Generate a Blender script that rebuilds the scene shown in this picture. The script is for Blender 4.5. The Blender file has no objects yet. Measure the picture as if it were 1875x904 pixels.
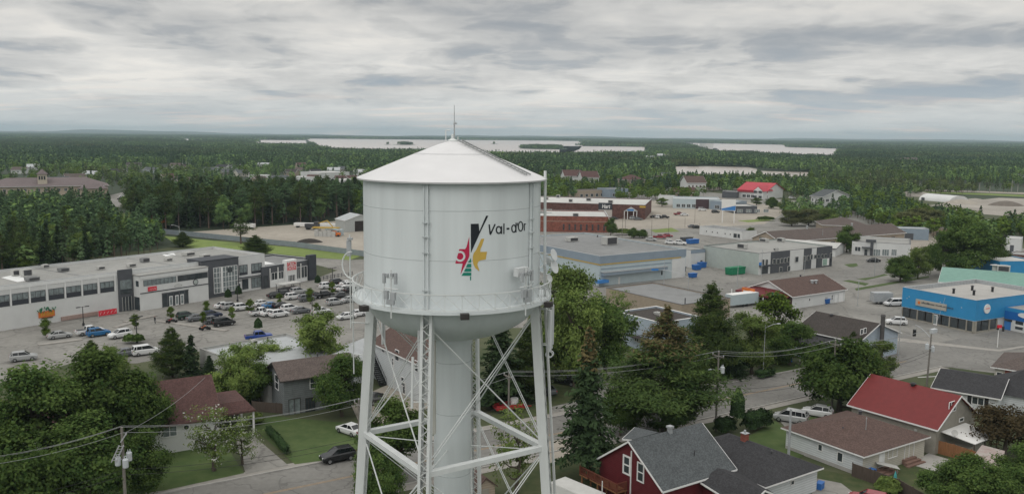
import bpy, math, random
import numpy as np
from mathutils import Vector, Matrix

random.seed(11)
RNG = np.random.default_rng(11)
S = bpy.context.scene
COL = S.collection
PI = math.pi
HGA = math.radians(34)            # bearing of the street grid

# ---------------------------------------------------------------- camera
FPX, CX, CY = 1600.0, 937.5, 452.0          # focal length and centre in photo pixels
CAM_H = 42.0
PITCH = math.atan(205 / 1600.0)
ROLL = math.radians(0.55)
F_ = Vector((0, math.cos(PITCH), -math.sin(PITCH)))
U0 = Vector((0, math.sin(PITCH), math.cos(PITCH)))
R0 = Vector((1, 0, 0))
R_ = math.cos(ROLL) * R0 + math.sin(ROLL) * U0
U_ = -math.sin(ROLL) * R0 + math.cos(ROLL) * U0
C_ = Vector((0, 0, CAM_H))
cam = bpy.data.cameras.new('camera')
cam.sensor_width = 36.0
cam.lens = 36.0 * FPX / 1875.0
cam.clip_start = 0.5
cam.clip_end = 60000
co = bpy.data.objects.new('camera', cam)
COL.objects.link(co)
m = Matrix.Identity(4)
for i in range(3):
    m[i][0] = R_[i]; m[i][1] = U_[i]; m[i][2] = -F_[i]; m[i][3] = C_[i]
co.matrix_world = m
S.camera = co

# ---------------------------------------------------------------- world: overcast sky
SUN_EL, SUN_AZ = math.radians(48), math.radians(215)     # azimuth clockwise from +Y (north)
W = bpy.data.worlds.new('World')
S.world = W
W.use_nodes = True
nt = W.node_tree
nt.nodes.clear()
N = nt.nodes.new
LK = nt.links.new
def wm(op, a, b=None, c=None):
    n = N('ShaderNodeMath'); n.operation = op
    for i, v in enumerate((a, b, c)):
        if v is None: continue
        if isinstance(v, (int, float)): n.inputs[i].default_value = v
        else: LK(v, n.inputs[i])
    return n.outputs[0]
def wmix(f, a, b):
    n = N('ShaderNodeMix'); n.data_type = 'RGBA'
    for k, v in ((0, f), (6, a), (7, b)):
        if isinstance(v, (int, float)): n.inputs[k].default_value = v
        elif isinstance(v, tuple): n.inputs[k].default_value = (*v, 1)
        else: LK(v, n.inputs[k])
    return n.outputs[2]
def wramp(f, *st):
    n = N('ShaderNodeValToRGB'); LK(f, n.inputs[0])
    e = n.color_ramp.elements
    while len(e) < len(st): e.new(0.5)
    for el, (p, c) in zip(e, st):
        el.position = p
        el.color = (*c, 1) if isinstance(c, tuple) else (c, c, c, 1)
    return n.outputs[0]
sky = N('ShaderNodeTexSky'); sky.sky_type = 'NISHITA'; sky.sun_disc = False
sky.sun_elevation = SUN_EL; sky.sun_rotation = SUN_AZ
tc = N('ShaderNodeTexCoord')
sep = N('ShaderNodeSeparateXYZ'); LK(tc.outputs['Generated'], sep.inputs[0])
zz = wm('MAXIMUM', sep.outputs[2], 0.0)
den = wm('ADD', zz, 0.115)
cu, cv = wm('DIVIDE', sep.outputs[0], den), wm('DIVIDE', sep.outputs[1], den)
def cloud(sx, sy, ox, det, rough, dist=0.0, z=0.0):
    cb = N('ShaderNodeCombineXYZ')
    LK(wm('MULTIPLY_ADD', cu, sx, ox), cb.inputs[0]); LK(wm('MULTIPLY', cv, sy), cb.inputs[1]); cb.inputs[2].default_value = z
    n = N('ShaderNodeTexNoise'); n.inputs['Scale'].default_value = 1.0
    n.inputs['Detail'].default_value = det; n.inputs['Roughness'].default_value = rough
    n.inputs['Distortion'].default_value = dist
    LK(cb.outputs[0], n.inputs['Vector'])
    return n.outputs[0]
big = cloud(0.85, 0.80, 5.4, 3, 0.45, 0.3)          # broad sheets
mid = cloud(2.2, 1.9, 8.2, 6, 0.52, 0.5, 4.0)       # heaped puffs: bright tops between dark creases
bil = wm('SUBTRACT', 1.0, wm('MULTIPLY', wm('ABSOLUTE', wm('SUBTRACT', mid, 0.5)), 4.2))
fin = cloud(7.5, 6.0, 1.7, 5, 0.55, 0.6, 9.0)
lay = cloud(0.7, 3.6, 6.7, 4, 0.48, 0.5, 14.0)      # thin layered edges
d = wm('ADD', wm('MULTIPLY', big, 0.56), wm('ADD', wm('ADD', wm('MULTIPLY', mid, 0.20), wm('MULTIPLY', bil, 0.085)), wm('ADD', wm('MULTIPLY', fin, 0.10), wm('MULTIPLY', lay, 0.12))))
d = wm('SUBTRACT', d, 0.030)
# a heavy blue-grey bank low in the north-east
bx = wm('DIVIDE', sep.outputs[0], wm('MAXIMUM', sep.outputs[1], 0.05))
e1 = wm('POWER', wm('DIVIDE', wm('SUBTRACT', bx, 0.47), 0.20), 2.0)
e2 = wm('POWER', wm('DIVIDE', wm('SUBTRACT', zz, 0.048), 0.0105), 2.0)
bank = wm('POWER', 2.718, wm('MULTIPLY', wm('ADD', e1, e2), -1.0))
d = wm('SUBTRACT', d, wm('MULTIPLY', bank, wm('ADD', 0.05, wm('MULTIPLY', mid, 0.18))))
CLOUD_DARK, CLOUD_MID, CLOUD_LIT = (0.405, 0.430, 0.460), (0.635, 0.632, 0.620), (0.90, 0.87, 0.82)
dk = wmix(wramp(zz, (0.03, 1.0), (0.10, 0.0)), CLOUD_DARK, (0.360, 0.430, 0.500))          # bases look bluer farther off
cl = wramp(d, (0.44, (0.525, 0.532, 0.538)), (0.50, CLOUD_MID), (0.55, (0.745, 0.735, 0.712)), (0.63, CLOUD_LIT))
cl = wmix(wramp(d, (0.375, 1.0), (0.475, 0.0)), cl, dk)
# rain-veiled pale band above the horizon with a few warm gaps
low = wramp(zz, (0.0, 1.0), (0.022, 0.80), (0.055, 0.0))
gap = wramp(cloud(1.0, 3.2, 5.0, 5, 0.55, 0.3, 2.0), (0.54, 0.0), (0.66, 1.0))
veil = wmix(gap, (0.575, 0.622, 0.645), (0.84, 0.735, 0.675))
cl = wmix(wm('MULTIPLY', low, 0.72), cl, veil)
# the cloud deck is thinner overhead (CIE overcast sky)
lift = wramp(zz, (0.0, 1.0), (0.07, 1.0), (0.165, 0.80), (0.30, 1.15), (1.0, 1.6))
vm = N('ShaderNodeVectorMath'); vm.operation = 'SCALE'; LK(cl, vm.inputs[0]); LK(lift, vm.inputs['Scale'])
bg1 = N('ShaderNodeBackground'); LK(sky.outputs[0], bg1.inputs[0]); bg1.inputs[1].default_value = 0.06
bg2 = N('ShaderNodeBackground'); LK(vm.outputs[0], bg2.inputs[0]); bg2.inputs[1].default_value = 1.0
mx = N('ShaderNodeMixShader'); mx.inputs[0].default_value = 0.94
LK(bg1.outputs[0], mx.inputs[1]); LK(bg2.outputs[0], mx.inputs[2])
wo = N('ShaderNodeOutputWorld'); LK(mx.outputs[0], wo.inputs[0])

sl = bpy.data.lights.new('sun', 'SUN')
sl.energy = 0.75; sl.angle = math.radians(35); sl.color = (1.0, 0.965, 0.92)
so = bpy.data.objects.new('sun', sl); COL.objects.link(so)
sd = Vector((math.sin(SUN_AZ) * math.cos(SUN_EL), math.cos(SUN_AZ) * math.cos(SUN_EL), math.sin(SUN_EL)))
so.rotation_euler = sd.to_track_quat('Z', 'Y').to_euler()

S.render.engine = 'CYCLES'
S.view_settings.view_transform = 'Standard'
S.view_settings.look = 'None'
S.view_settings.exposure = 0.0
S.view_settings.gamma = 1.0
S.view_settings.use_curve_mapping = False
S.cycles.use_denoising = True
S.cycles.max_bounces = 5
S.cycles.diffuse_bounces = 2
S.cycles.glossy_bounces = 2
S.cycles.transmission_bounces = 2
S.cycles.transparent_max_bounces = 4
S.cycles.volume_bounces = 0

# ---------------------------------------------------------------- helpers
def at(px, py, z=0.0):
    """point of the horizontal plane at height z seen at a photo pixel"""
    d = F_ + (px - CX) / FPX * R_ + (CY - py) / FPX * U_
    return C_ + d * ((z - CAM_H) / d.z)
def height_at(px, py, x, y):
    d = F_ + (px - CX) / FPX * R_ + (CY - py) / FPX * U_
    return CAM_H + d.z * y / d.y
def ray_dir(px, py):
    return F_ + (px - CX) / FPX * R_ + (CY - py) / FPX * U_

MATS = {}
def mat(name, col=None, rough=0.8, var=0.12, scale=1.5, metal=0.0, bump=0.0, col2=None, siding=0.0, spec=0.3,
        cracks=0.0, cells=0.0, big=0.0, stretch=None, objrand=0.0):
    """plain paint / roofing / masonry: a base colour broken up by noise in world space"""
    if name in MATS: return MATS[name]
    M = bpy.data.materials.new(name); M.use_nodes = True
    t = M.node_tree; nn = t.nodes.new; lk = t.links.new
    b = t.nodes['Principled BSDF']
    b.inputs['Roughness'].default_value = rough; b.inputs['Metallic'].default_value = metal
    b.inputs['Specular IOR Level'].default_value = spec
    g = nn('ShaderNodeNewGeometry')
    src = g.outputs['Position']
    if stretch:
        mp = nn('ShaderNodeMapping'); lk(src, mp.inputs[0]); mp.inputs['Scale'].default_value = stretch; src = mp.outputs[0]
    n = nn('ShaderNodeTexNoise'); n.inputs['Scale'].default_value = scale; n.inputs['Detail'].default_value = 8
    n.inputs['Roughness'].default_value = 0.62
    lk(src, n.inputs['Vector'])
    r = nn('ShaderNodeValToRGB'); lk(n.outputs[0], r.inputs[0])
    c2 = col2 or tuple(c * (1 + var) for c in col)
    c1 = tuple(c * (1 - var) for c in col) if col2 is None else col
    r.color_ramp.elements[0].position = 0.32; r.color_ramp.elements[1].position = 0.68
    r.color_ramp.elements[0].color = (*c1, 1); r.color_ramp.elements[1].color = (*c2, 1)
    out = r.outputs[0]
    def mul(o, fac, lo, hi):
        mr = nn('ShaderNodeMapRange'); lk(fac, mr.inputs[0]); mr.inputs[1].default_value = 0.3; mr.inputs[2].default_value = 0.7
        mr.inputs[3].default_value = lo; mr.inputs[4].default_value = hi
        v = nn('ShaderNodeVectorMath'); v.operation = 'SCALE'; lk(o, v.inputs[0]); lk(mr.outputs[0], v.inputs['Scale'])
        return v.outputs[0]
    if big:
        n2 = nn('ShaderNodeTexNoise'); n2.inputs['Scale'].default_value = scale * 0.07; n2.inputs['Detail'].default_value = 5
        lk(g.outputs['Position'], n2.inputs['Vector']); out = mul(out, n2.outputs[0], 1 - big, 1 + big)
    if cells:
        vo = nn('ShaderNodeTexVoronoi'); vo.inputs['Scale'].default_value = cells; lk(g.outputs['Position'], vo.inputs['Vector'])
        out = mul(out, vo.outputs['Color'], 0.82, 1.18)
    if cracks:
        wn = nn('ShaderNodeTexNoise'); wn.inputs['Scale'].default_value = .25; wn.inputs['Detail'].default_value = 4; lk(g.outputs['Position'], wn.inputs['Vector'])
        va = nn('ShaderNodeVectorMath'); va.operation = 'MULTIPLY_ADD'; lk(wn.outputs['Color'], va.inputs[0]); va.inputs[1].default_value = (7, 7, 0); lk(g.outputs['Position'], va.inputs[2])
        vo = nn('ShaderNodeTexVoronoi'); vo.feature = 'DISTANCE_TO_EDGE'; vo.inputs['Scale'].default_value = cracks; lk(va.outputs[0], vo.inputs['Vector'])
        mr = nn('ShaderNodeMapRange'); lk(vo.outputs['Distance'], mr.inputs[0]); mr.inputs[1].default_value = .004; mr.inputs[2].default_value = .022; mr.inputs[3].default_value = .70; mr.inputs[4].default_value = 1.0
        v = nn('ShaderNodeVectorMath'); v.operation = 'SCALE'; lk(out, v.inputs[0]); lk(mr.outputs[0], v.inputs['Scale']); out = v.outputs[0]
        sn = nn('ShaderNodeTexNoise'); sn.inputs['Scale'].default_value = .55; sn.inputs['Detail'].default_value = 3; lk(g.outputs['Position'], sn.inputs['Vector'])
        mr = nn('ShaderNodeMapRange'); lk(sn.outputs[0], mr.inputs[0]); mr.inputs[1].default_value = .60; mr.inputs[2].default_value = .70; mr.inputs[3].default_value = 1.0; mr.inputs[4].default_value = .84
        v = nn('ShaderNodeVectorMath'); v.operation = 'SCALE'; lk(out, v.inputs[0]); lk(mr.outputs[0], v.inputs['Scale']); out = v.outputs[0]
    if siding:
        wv = nn('ShaderNodeTexWave'); wv.wave_type = 'BANDS'; wv.bands_direction = 'Z'; wv.wave_profile = 'SAW'
        wv.inputs['Scale'].default_value = 0.314 / siding; wv.inputs['Distortion'].default_value = 0.0
        lk(g.outputs['Position'], wv.inputs['Vector']); out = mul(out, wv.outputs[0], 0.86, 1.06)
    if objrand:
        oi = nn('ShaderNodeObjectInfo')
        mr = nn('ShaderNodeMapRange'); lk(oi.outputs['Random'], mr.inputs[0])
        mr.inputs[3].default_value = 1 - objrand; mr.inputs[4].default_value = 1 + objrand
        v = nn('ShaderNodeVectorMath'); v.operation = 'SCALE'; lk(out, v.inputs[0]); lk(mr.outputs[0], v.inputs['Scale']); out = v.outputs[0]
    lk(out, b.inputs['Base Color'])
    if bump:
        bp = nn('ShaderNodeBump'); bp.inputs['Strength'].default_value = bump; bp.inputs['Distance'].default_value = 0.05
        lk(n.outputs[0], bp.inputs['Height']); lk(bp.outputs[0], b.inputs['Normal'])
    MATS[name] = M
    return M

def leafmat(name, dark, light, trans=0.25, objvar=0.22, tracts=False):
    """foliage: leaf clumps differ in hue (per-face attribute), trees differ from each other"""
    if name in MATS: return MATS[name]
    M = bpy.data.materials.new(name); M.use_nodes = True
    t = M.node_tree; nn = t.nodes.new; lk = t.links.new
    t.nodes.remove(t.nodes['Principled BSDF'])
    a = nn('ShaderNodeAttribute'); a.attribute_name = 'tint'
    r = nn('ShaderNodeMix'); r.data_type = 'RGBA'; lk(a.outputs['Fac'], r.inputs[0])
    r.inputs[6].default_value = (*dark, 1); r.inputs[7].default_value = (*light, 1)
    src = r.outputs[2]
    if tracts:                                                       # stands of other species and ages
        g = nn('ShaderNodeNewGeometry')
        for sc, c, lo in ((.0045, (.105, .105, .048), .52), (.0021, (.030, .062, .045), .50)):
            n = nn('ShaderNodeTexNoise'); n.inputs['Scale'].default_value = sc; n.inputs['Detail'].default_value = 5; lk(g.outputs['Position'], n.inputs['Vector'])
            mr = nn('ShaderNodeMapRange'); lk(n.outputs[0], mr.inputs[0]); mr.inputs[1].default_value = lo; mr.inputs[2].default_value = lo + .13; mr.inputs[4].default_value = .6
            q = nn('ShaderNodeMix'); q.data_type = 'RGBA'; lk(mr.outputs[0], q.inputs[0]); lk(src, q.inputs[6]); q.inputs[7].default_value = (*c, 1); src = q.outputs[2]
    oi = nn('ShaderNodeObjectInfo')
    mr = nn('ShaderNodeMapRange'); lk(oi.outputs['Random'], mr.inputs[0]); mr.inputs[3].default_value = 1 - objvar; mr.inputs[4].default_value = 1 + objvar
    v = nn('ShaderNodeVectorMath'); v.operation = 'SCALE'; lk(src, v.inputs[0]); lk(mr.outputs[0], v.inputs['Scale'])
    d = nn('ShaderNodeBsdfDiffuse'); lk(v.outputs[0], d.inputs[0])
    tr = nn('ShaderNodeBsdfTranslucent'); lk(v.outputs[0], tr.inputs[0])
    mx = nn('ShaderNodeMixShader'); mx.inputs[0].default_value = trans
    lk(d.outputs[0], mx.inputs[1]); lk(tr.outputs[0], mx.inputs[2])
    lk(mx.outputs[0], t.nodes['Material Output'].inputs[0])
    MATS[name] = M
    return M

class MB:
    """collects shapes for ONE mesh object"""
    def __init__(s): s.v = []; s.f = []
    def add(s, vs, fs):
        o = len(s.v); s.v += [tuple(p) for p in vs]; s.f += [tuple(i + o for i in f) for f in fs]; return s
    def box(s, x0, x1, y0, y1, z0, z1):
        if x0 > x1: x0, x1 = x1, x0
        if y0 > y1: y0, y1 = y1, y0
        return s.add([(x0,y0,z0),(x1,y0,z0),(x1,y1,z0),(x0,y1,z0),(x0,y0,z1),(x1,y0,z1),(x1,y1,z1),(x0,y1,z1)],
                     [(3,2,1,0),(4,5,6,7),(0,1,5,4),(1,2,6,5),(2,3,7,6),(3,0,4,7)])
    def bar(s, p, q, w, h=None, up=(0, 0, 1)):
        """square bar from p to q"""
        p, q = Vector(p), Vector(q); d = (q - p).normalized(); u = Vector(up)
        if abs(d.dot(u)) > 0.98: u = Vector((1, 0, 0))
        a = d.cross(u).normalized() * w / 2; b = a.cross(d).normalized() * (h or w) / 2
        vs = [p - a - b, p + a - b, p + a + b, p - a + b, q - a - b, q + a - b, q + a + b, q - a + b]
        return s.add(vs, [(3,2,1,0),(4,5,6,7),(0,1,5,4),(1,2,6,5),(2,3,7,6),(3,0,4,7)])
    def tube(s, p, q, r0, r1=None, n=8, caps=True):
        p, q = Vector(p), Vector(q); r1 = r0 if r1 is None else r1
        d = (q - p).normalized(); u = Vector((0, 0, 1)) if abs(d.z) < 0.95 else Vector((1, 0, 0))
        a = d.cross(u).normalized(); b = d.cross(a)
        vs = []
        for c, r in ((p, r0), (q, r1)):
            for i in range(n):
                t = 2 * PI * i / n; vs.append(c + a * (math.cos(t) * r) + b * (math.sin(t) * r))
        fs = [(i, i + n, (i + 1) % n + n, (i + 1) % n) for i in range(n)]
        if caps: fs += [tuple(range(n)), tuple(range(2 * n - 1, n - 1, -1))]
        return s.add(vs, fs)
    def path(s, pts, r, n=6):
        for a, b in zip(pts, pts[1:]): s.tube(a, b, r, r, n)
        return s
    def lathe(s, prof, n=24, c=(0, 0)):
        vs = []; fs = []
        for r, z in prof:
            for i in range(n):
                t = 2 * PI * i / n; vs.append((c[0] + r * math.cos(t), c[1] + r * math.sin(t), z))
        for k in range(len(prof) - 1):
            for i in range(n):
                j = (i + 1) % n; fs.append((k*n+i, k*n+j, (k+1)*n+j, (k+1)*n+i))
        return s.add(vs, fs)
    def prism(s, poly, z0, z1):
        n = len(poly); vs = [(x, y, z0) for x, y in poly] + [(x, y, z1) for x, y in poly]
        return s.add(vs, [tuple(range(n - 1, -1, -1)), tuple(range(n, 2 * n))] + [(i, (i + 1) % n, (i + 1) % n + n, i + n) for i in range(n)])
    def poly(s, pts): return s.add(pts, [tuple(range(len(pts)))])
    def ball(s, c, rx, ry=None, rz=None, n=10, m=6):
        ry = rx if ry is None else ry; rz = rx if rz is None else rz
        vs = [(c[0], c[1], c[2] - rz)]; fs = []
        for k in range(1, m):
            p = -PI / 2 + PI * k / m
            for i in range(n):
                t = 2 * PI * i / n
                vs.append((c[0] + rx*math.cos(p)*math.cos(t), c[1] + ry*math.cos(p)*math.sin(t), c[2] + rz*math.sin(p)))
        vs.append((c[0], c[1], c[2] + rz)); L = len(vs) - 1
        for i in range(n):
            j = (i + 1) % n
            fs.append((0, 1 + j, 1 + i)); fs.append((L, L - n + i, L - n + j))
            for k in range(m - 2): fs.append((1+k*n+i, 1+k*n+j, 1+(k+1)*n+j, 1+(k+1)*n+i))
        return s.add(vs, fs)
    def mesh(s, name, m, smooth=False):
        me = bpy.data.meshes.new(name); me.from_pydata(s.v, [], s.f)
        if m: me.materials.append(m)
        if smooth:
            me.polygons.foreach_set('use_smooth', [True] * len(me.polygons))
            try: me.set_sharp_from_angle(angle=math.radians(40))
            except Exception: pass
        me.update()
        return me
    def build(s, name, m, parent=None, smooth=False, loc=None):
        o = bpy.data.objects.new(name, s.mesh(name, m, smooth)); COL.objects.link(o)
        if parent: o.parent = parent
        if loc: o.location = loc
        return o

def tag(o, label, cat, group=None):
    o['label'] = label; o['category'] = cat
    if group: o['group'] = group
    return o
def thing(name, label, cat, loc=(0, 0, 0), ang=0.0, group=None):
    o = bpy.data.objects.new(name, None); COL.objects.link(o); o.empty_display_size = 0.3
    o.location = loc; o.rotation_euler = (0, 0, ang)
    return tag(o, label, cat, group)
def struct(o): o['kind'] = 'structure'; return o
def dup(root, loc=None, ang=None, label=None, group=None, scale=None):
    r = root.copy(); COL.objects.link(r)
    if loc is not None: r.location = loc
    if ang is not None: r.rotation_euler = (0, 0, ang)
    if scale is not None: r.scale = scale
    if label: r['label'] = label
    if group: r['group'] = group
    def rec(a, b):
        for ch in a.children:
            c = ch.copy(); COL.objects.link(c); c.parent = b; rec(ch, c)
    rec(root, r)
    return r

# shared materials
WHITE = mat('white_paint', (0.74, 0.75, 0.74), 0.6, 0.04, 0.8)
TRIM = mat('white_trim', (0.78, 0.78, 0.77), 0.5, 0.03)
BLACK = mat('black_paint', (0.025, 0.026, 0.028), 0.5, 0.2)
DARKM = mat('dark_metal', (0.06, 0.06, 0.065), 0.5, 0.2)
GALV = mat('galvanised_metal', (0.42, 0.44, 0.45), 0.45, 0.12, 3, metal=0.3)
WOODP = mat('grey_pole_wood', (0.20, 0.185, 0.165), 0.9, 0.25, 2.0, stretch=(8, 8, 0.6))
GLASS = mat('window_glass', (0.045, 0.055, 0.062), 0.08, 0.3, 0.8, spec=0.7)
GLASSL = mat('curtained_glass', (0.20, 0.235, 0.24), 0.15, 0.35, 1.4, spec=0.6)
REDP = mat('red_paint', (0.42, 0.035, 0.04), 0.5, 0.08)
ORANGE = mat('orange_paint', (0.62, 0.17, 0.04), 0.6, 0.1)
BLUEP = mat('blue_plastic', (0.03, 0.14, 0.42), 0.45, 0.1)
CONC = mat('concrete', (0.36, 0.35, 0.33), 0.9, 0.12, 0.6, big=0.1)
# ---------------------------------------------------------------- ground, roads, water
LIN = lambda pts: [at(x, y) for x, y in pts]
_zi = [0.004]
def sheet(name, pts, z, m, world=False):
    if z < 0.3: _zi[0] += 0.002; z = _zi[0]
    P = pts if world else [at(x, y) for x, y in pts]
    return struct(MB().poly([(p[0], p[1], z) for p in P]).build(name, m))
GROUND = mat('ground_soil_and_grass', (0.046, 0.064, 0.026), 0.95, 0.3, 0.12, col2=(0.092, 0.098, 0.052), big=0.25)
FOREST_FLOOR = mat('forest_floor', (0.026, 0.040, 0.022), 0.95, 0.3, 0.02, col2=(0.045, 0.062, 0.034), big=0.3)
ASPH = mat('lot_asphalt', (0.228, 0.221, 0.203), 0.9, 0.12, 0.9, big=0.20, bump=0.2, cracks=.10)
ROAD = mat('street_asphalt', (0.195, 0.190, 0.177), 0.88, 0.11, 1.2, big=0.18, cracks=.16)
DUST = mat('dusty_gravel', (0.33, 0.30, 0.255), 0.95, 0.12, 0.35, big=0.16)
YARD = mat('yard_gravel', (0.32, 0.295, 0.26), 0.95, 0.12, 0.5, big=0.18)
LAWN = mat('lawn_grass', (0.050, 0.086, 0.024), 0.95, 0.25, 0.5, col2=(0.085, 0.118, 0.040), big=0.25)
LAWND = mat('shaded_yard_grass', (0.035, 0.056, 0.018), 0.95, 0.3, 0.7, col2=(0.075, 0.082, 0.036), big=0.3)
LAWNB = mat('bright_field_grass', (0.135, 0.195, 0.045), 0.95, 0.2, 0.3, col2=(0.19, 0.24, 0.07), big=0.15)
SIDEW = mat('sidewalk_concrete', (0.30, 0.285, 0.26), 0.9, 0.12, 0.8, big=0.1)
YELLOW = mat('yellow_road_paint', (0.31, 0.225, 0.14), 0.8, 0.2, 1.5)
WPAINT = mat('white_road_paint', (0.45, 0.45, 0.43), 0.8, 0.2, 1.5)

# one big sheet to the horizon: forest floor beyond town, with low hills at the rim of view
def terrain():
    xs = np.concatenate([np.linspace(-14000, -2200, 40), np.linspace(-2000, 2000, 41), np.linspace(2200, 14000, 40)])
    ys = np.concatenate([np.linspace(-300, 2400, 28), np.linspace(2600, 9000, 40), np.linspace(9200, 17000, 60)])
    X, Y = np.meshgrid(xs, ys)
    Z = np.zeros_like(X)
    r = np.clip((Y - 9000) / 3500, 0, 1); r = r * r * (3 - 2 * r)
    Z += r * (14 + 10 * np.sin(X * 0.0011 + 1.3) + 7 * np.sin(X * 0.0027 + Y * 0.0007) + 5 * np.sin(X * 0.0061))
    r2 = np.clip((Y - 13000) / 1500, 0, 1)
    a = X / np.maximum(Y, 1) * 1600 + 937.5                        # bearing of the long flat-topped ridge
    ridge = 1 / (1 + np.exp(-(a - 125) / 9)) * 1 / (1 + np.exp((a - 262) / 14))
    Z += r2 * (52 * ridge + 16 * np.exp(-((a - 40) / 60) ** 2) + 14 * np.exp(-((a - 330) / 60) ** 2) + 20 * np.exp(-((a - 1735) / 22) ** 2) + 8 * np.exp(-((a - 1130) / 70) ** 2))
    nx, ny = len(xs), len(ys)
    V = np.stack([X, Y, Z], -1).reshape(-1, 3)
    Fs = [(j*nx+i, j*nx+i+1, (j+1)*nx+i+1, (j+1)*nx+i) for j in range(ny - 1) for i in range(nx - 1)]
    b = MB(); b.v = [tuple(p) for p in V]; b.f = Fs
    return struct(b.build('ground', FOREST_FLOOR, smooth=True))
terrain()

# water: lakes seen between the trees
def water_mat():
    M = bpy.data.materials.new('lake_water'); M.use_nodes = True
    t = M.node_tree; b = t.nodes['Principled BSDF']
    b.inputs['Base Color'].default_value = (0.50, 0.43, 0.395, 1); b.inputs['Roughness'].default_value = 0.22  # pale pinkish base: bright sky reflection put into the water's colour
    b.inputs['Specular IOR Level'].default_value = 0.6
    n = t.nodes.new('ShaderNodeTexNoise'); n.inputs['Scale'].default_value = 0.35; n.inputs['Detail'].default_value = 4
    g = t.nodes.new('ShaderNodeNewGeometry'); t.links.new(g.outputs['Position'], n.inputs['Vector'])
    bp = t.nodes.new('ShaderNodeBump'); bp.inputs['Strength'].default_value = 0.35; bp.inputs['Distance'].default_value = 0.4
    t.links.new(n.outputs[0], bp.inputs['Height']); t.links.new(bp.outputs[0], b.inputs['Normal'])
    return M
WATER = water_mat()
TREE_TOP = 13.0
# near shore edges are read at tree-top height (the wood in front hides the waterline), far shores at ground level
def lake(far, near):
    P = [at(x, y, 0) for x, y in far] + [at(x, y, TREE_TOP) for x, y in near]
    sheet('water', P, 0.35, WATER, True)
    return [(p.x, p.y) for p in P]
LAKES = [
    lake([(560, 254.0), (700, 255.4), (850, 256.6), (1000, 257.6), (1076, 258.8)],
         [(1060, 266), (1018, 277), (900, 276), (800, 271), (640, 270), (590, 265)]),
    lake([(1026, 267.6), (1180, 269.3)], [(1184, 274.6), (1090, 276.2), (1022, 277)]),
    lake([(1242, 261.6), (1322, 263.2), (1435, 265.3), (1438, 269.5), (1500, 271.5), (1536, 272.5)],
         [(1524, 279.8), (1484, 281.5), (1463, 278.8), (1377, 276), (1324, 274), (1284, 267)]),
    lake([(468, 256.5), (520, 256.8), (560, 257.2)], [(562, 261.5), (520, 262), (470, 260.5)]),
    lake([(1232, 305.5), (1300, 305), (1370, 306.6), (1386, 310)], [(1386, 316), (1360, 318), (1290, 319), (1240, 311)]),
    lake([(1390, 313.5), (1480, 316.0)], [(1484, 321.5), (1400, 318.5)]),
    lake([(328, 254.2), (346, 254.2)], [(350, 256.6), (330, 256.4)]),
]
def inside(poly, x, y):
    c = False; n = len(poly); j = n - 1
    for i in range(n):
        xi, yi = poly[i]; xj, yj = poly[j]
        if (yi > y) != (yj > y) and x < (xj - xi) * (y - yi) / (yj - yi) + xi: c = not c
        j = i
    return c
ISLANDS = [((1022, 272.5), 24, 70), ((740, 265), 34, 30), ((990, 272), 74, 70), ((710, 265), 5, 8), ((905, 264), 8, 8)]

# town floor
Z1, Z2, Z3, Z4, Z5 = 0.010, 0.016, 0.022, 0.028, 0.034
sheet('town_ground', [(-500, 1100), (-500, 500), (-60, 470), (260, 460), (640, 405), (1000, 345), (1500, 352), (1950, 372), (2350, 420), (2350, 1100)], 0.004, GROUND)
# big parking lot of the commercial block
sheet('parking_lot', [(-330, 690), (-40, 612), (300, 556), (580, 509), (662, 478), (760, 470), (760, 600), (650, 640), (560, 625), (470, 640), (380, 640), (250, 665), (130, 665), (0, 700), (-200, 760)], Z1, ASPH)
sheet('service_yard', [(300, 428), (480, 415), (560, 410), (640, 402), (800, 400), (800, 470), (668, 466), (540, 450), (420, 440)], Z2, DUST)
sheet('grass_strip', [(300, 432), (420, 443), (540, 453), (662, 468), (640, 476), (560, 470), (480, 462), (330, 452)], Z3, LAWNB)
sheet('access_road', [(480, 466), (640, 476), (760, 470), (760, 500), (640, 500), (560, 480)], Z3, ASPH)
sheet('hotel_grounds', [(200, 358), (225, 352), (240, 378), (205, 380)], Z2, ASPH)
sheet('park_grass', [(200, 395), (240, 388), (255, 405), (215, 418)], Z2, LAWNB)
# right-hand commercial district
sheet('service_yard', [(755, 400), (975, 384), (965, 600), (755, 600)], Z1, ASPH)
sheet('commercial_lots', [(960, 378), (1100, 352), (1300, 352), (1500, 372), (1640, 395), (1800, 440), (1950, 470), (1990, 640), (1880, 690), (1640, 660), (1560, 640), (1400, 590), (1300, 600), (1090, 560), (960, 530)], Z1, ASPH)
sheet('dusty_lot', [(1130, 372), (1300, 360), (1450, 382), (1400, 410), (1270, 418), (1120, 420), (1110, 400)], Z2, DUST)
sheet('gravel_lot', [(1600, 430), (1800, 420), (1800, 465), (1650, 470)], Z2, DUST)
sheet('quarry_yard', [(1700, 376), (1830, 362), (1990, 368), (1990, 408), (1800, 392)], Z2, YARD)
sheet('median_grass', [(1190, 421), (1230, 417), (1245, 424), (1200, 426)], Z3, LAWNB)
sheet('median_grass', [(1350, 404), (1400, 401), (1420, 404), (1370, 407)], Z3, LAWNB)
sheet('median_grass', [(1560, 510), (1612, 500), (1628, 503), (1585, 513)], Z3, LAWN)
sheet('median_grass', [(1538, 513), (1545, 511), (1592, 519), (1584, 523)], Z3, LAWN)
sheet('median_grass', [(1545, 484), (1568, 482), (1574, 489), (1556, 489)], Z3, LAWN)
sheet('median_grass', [(1565, 528), (1700, 505), (1702, 508), (1568, 532)], Z3, LAWN)

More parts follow.
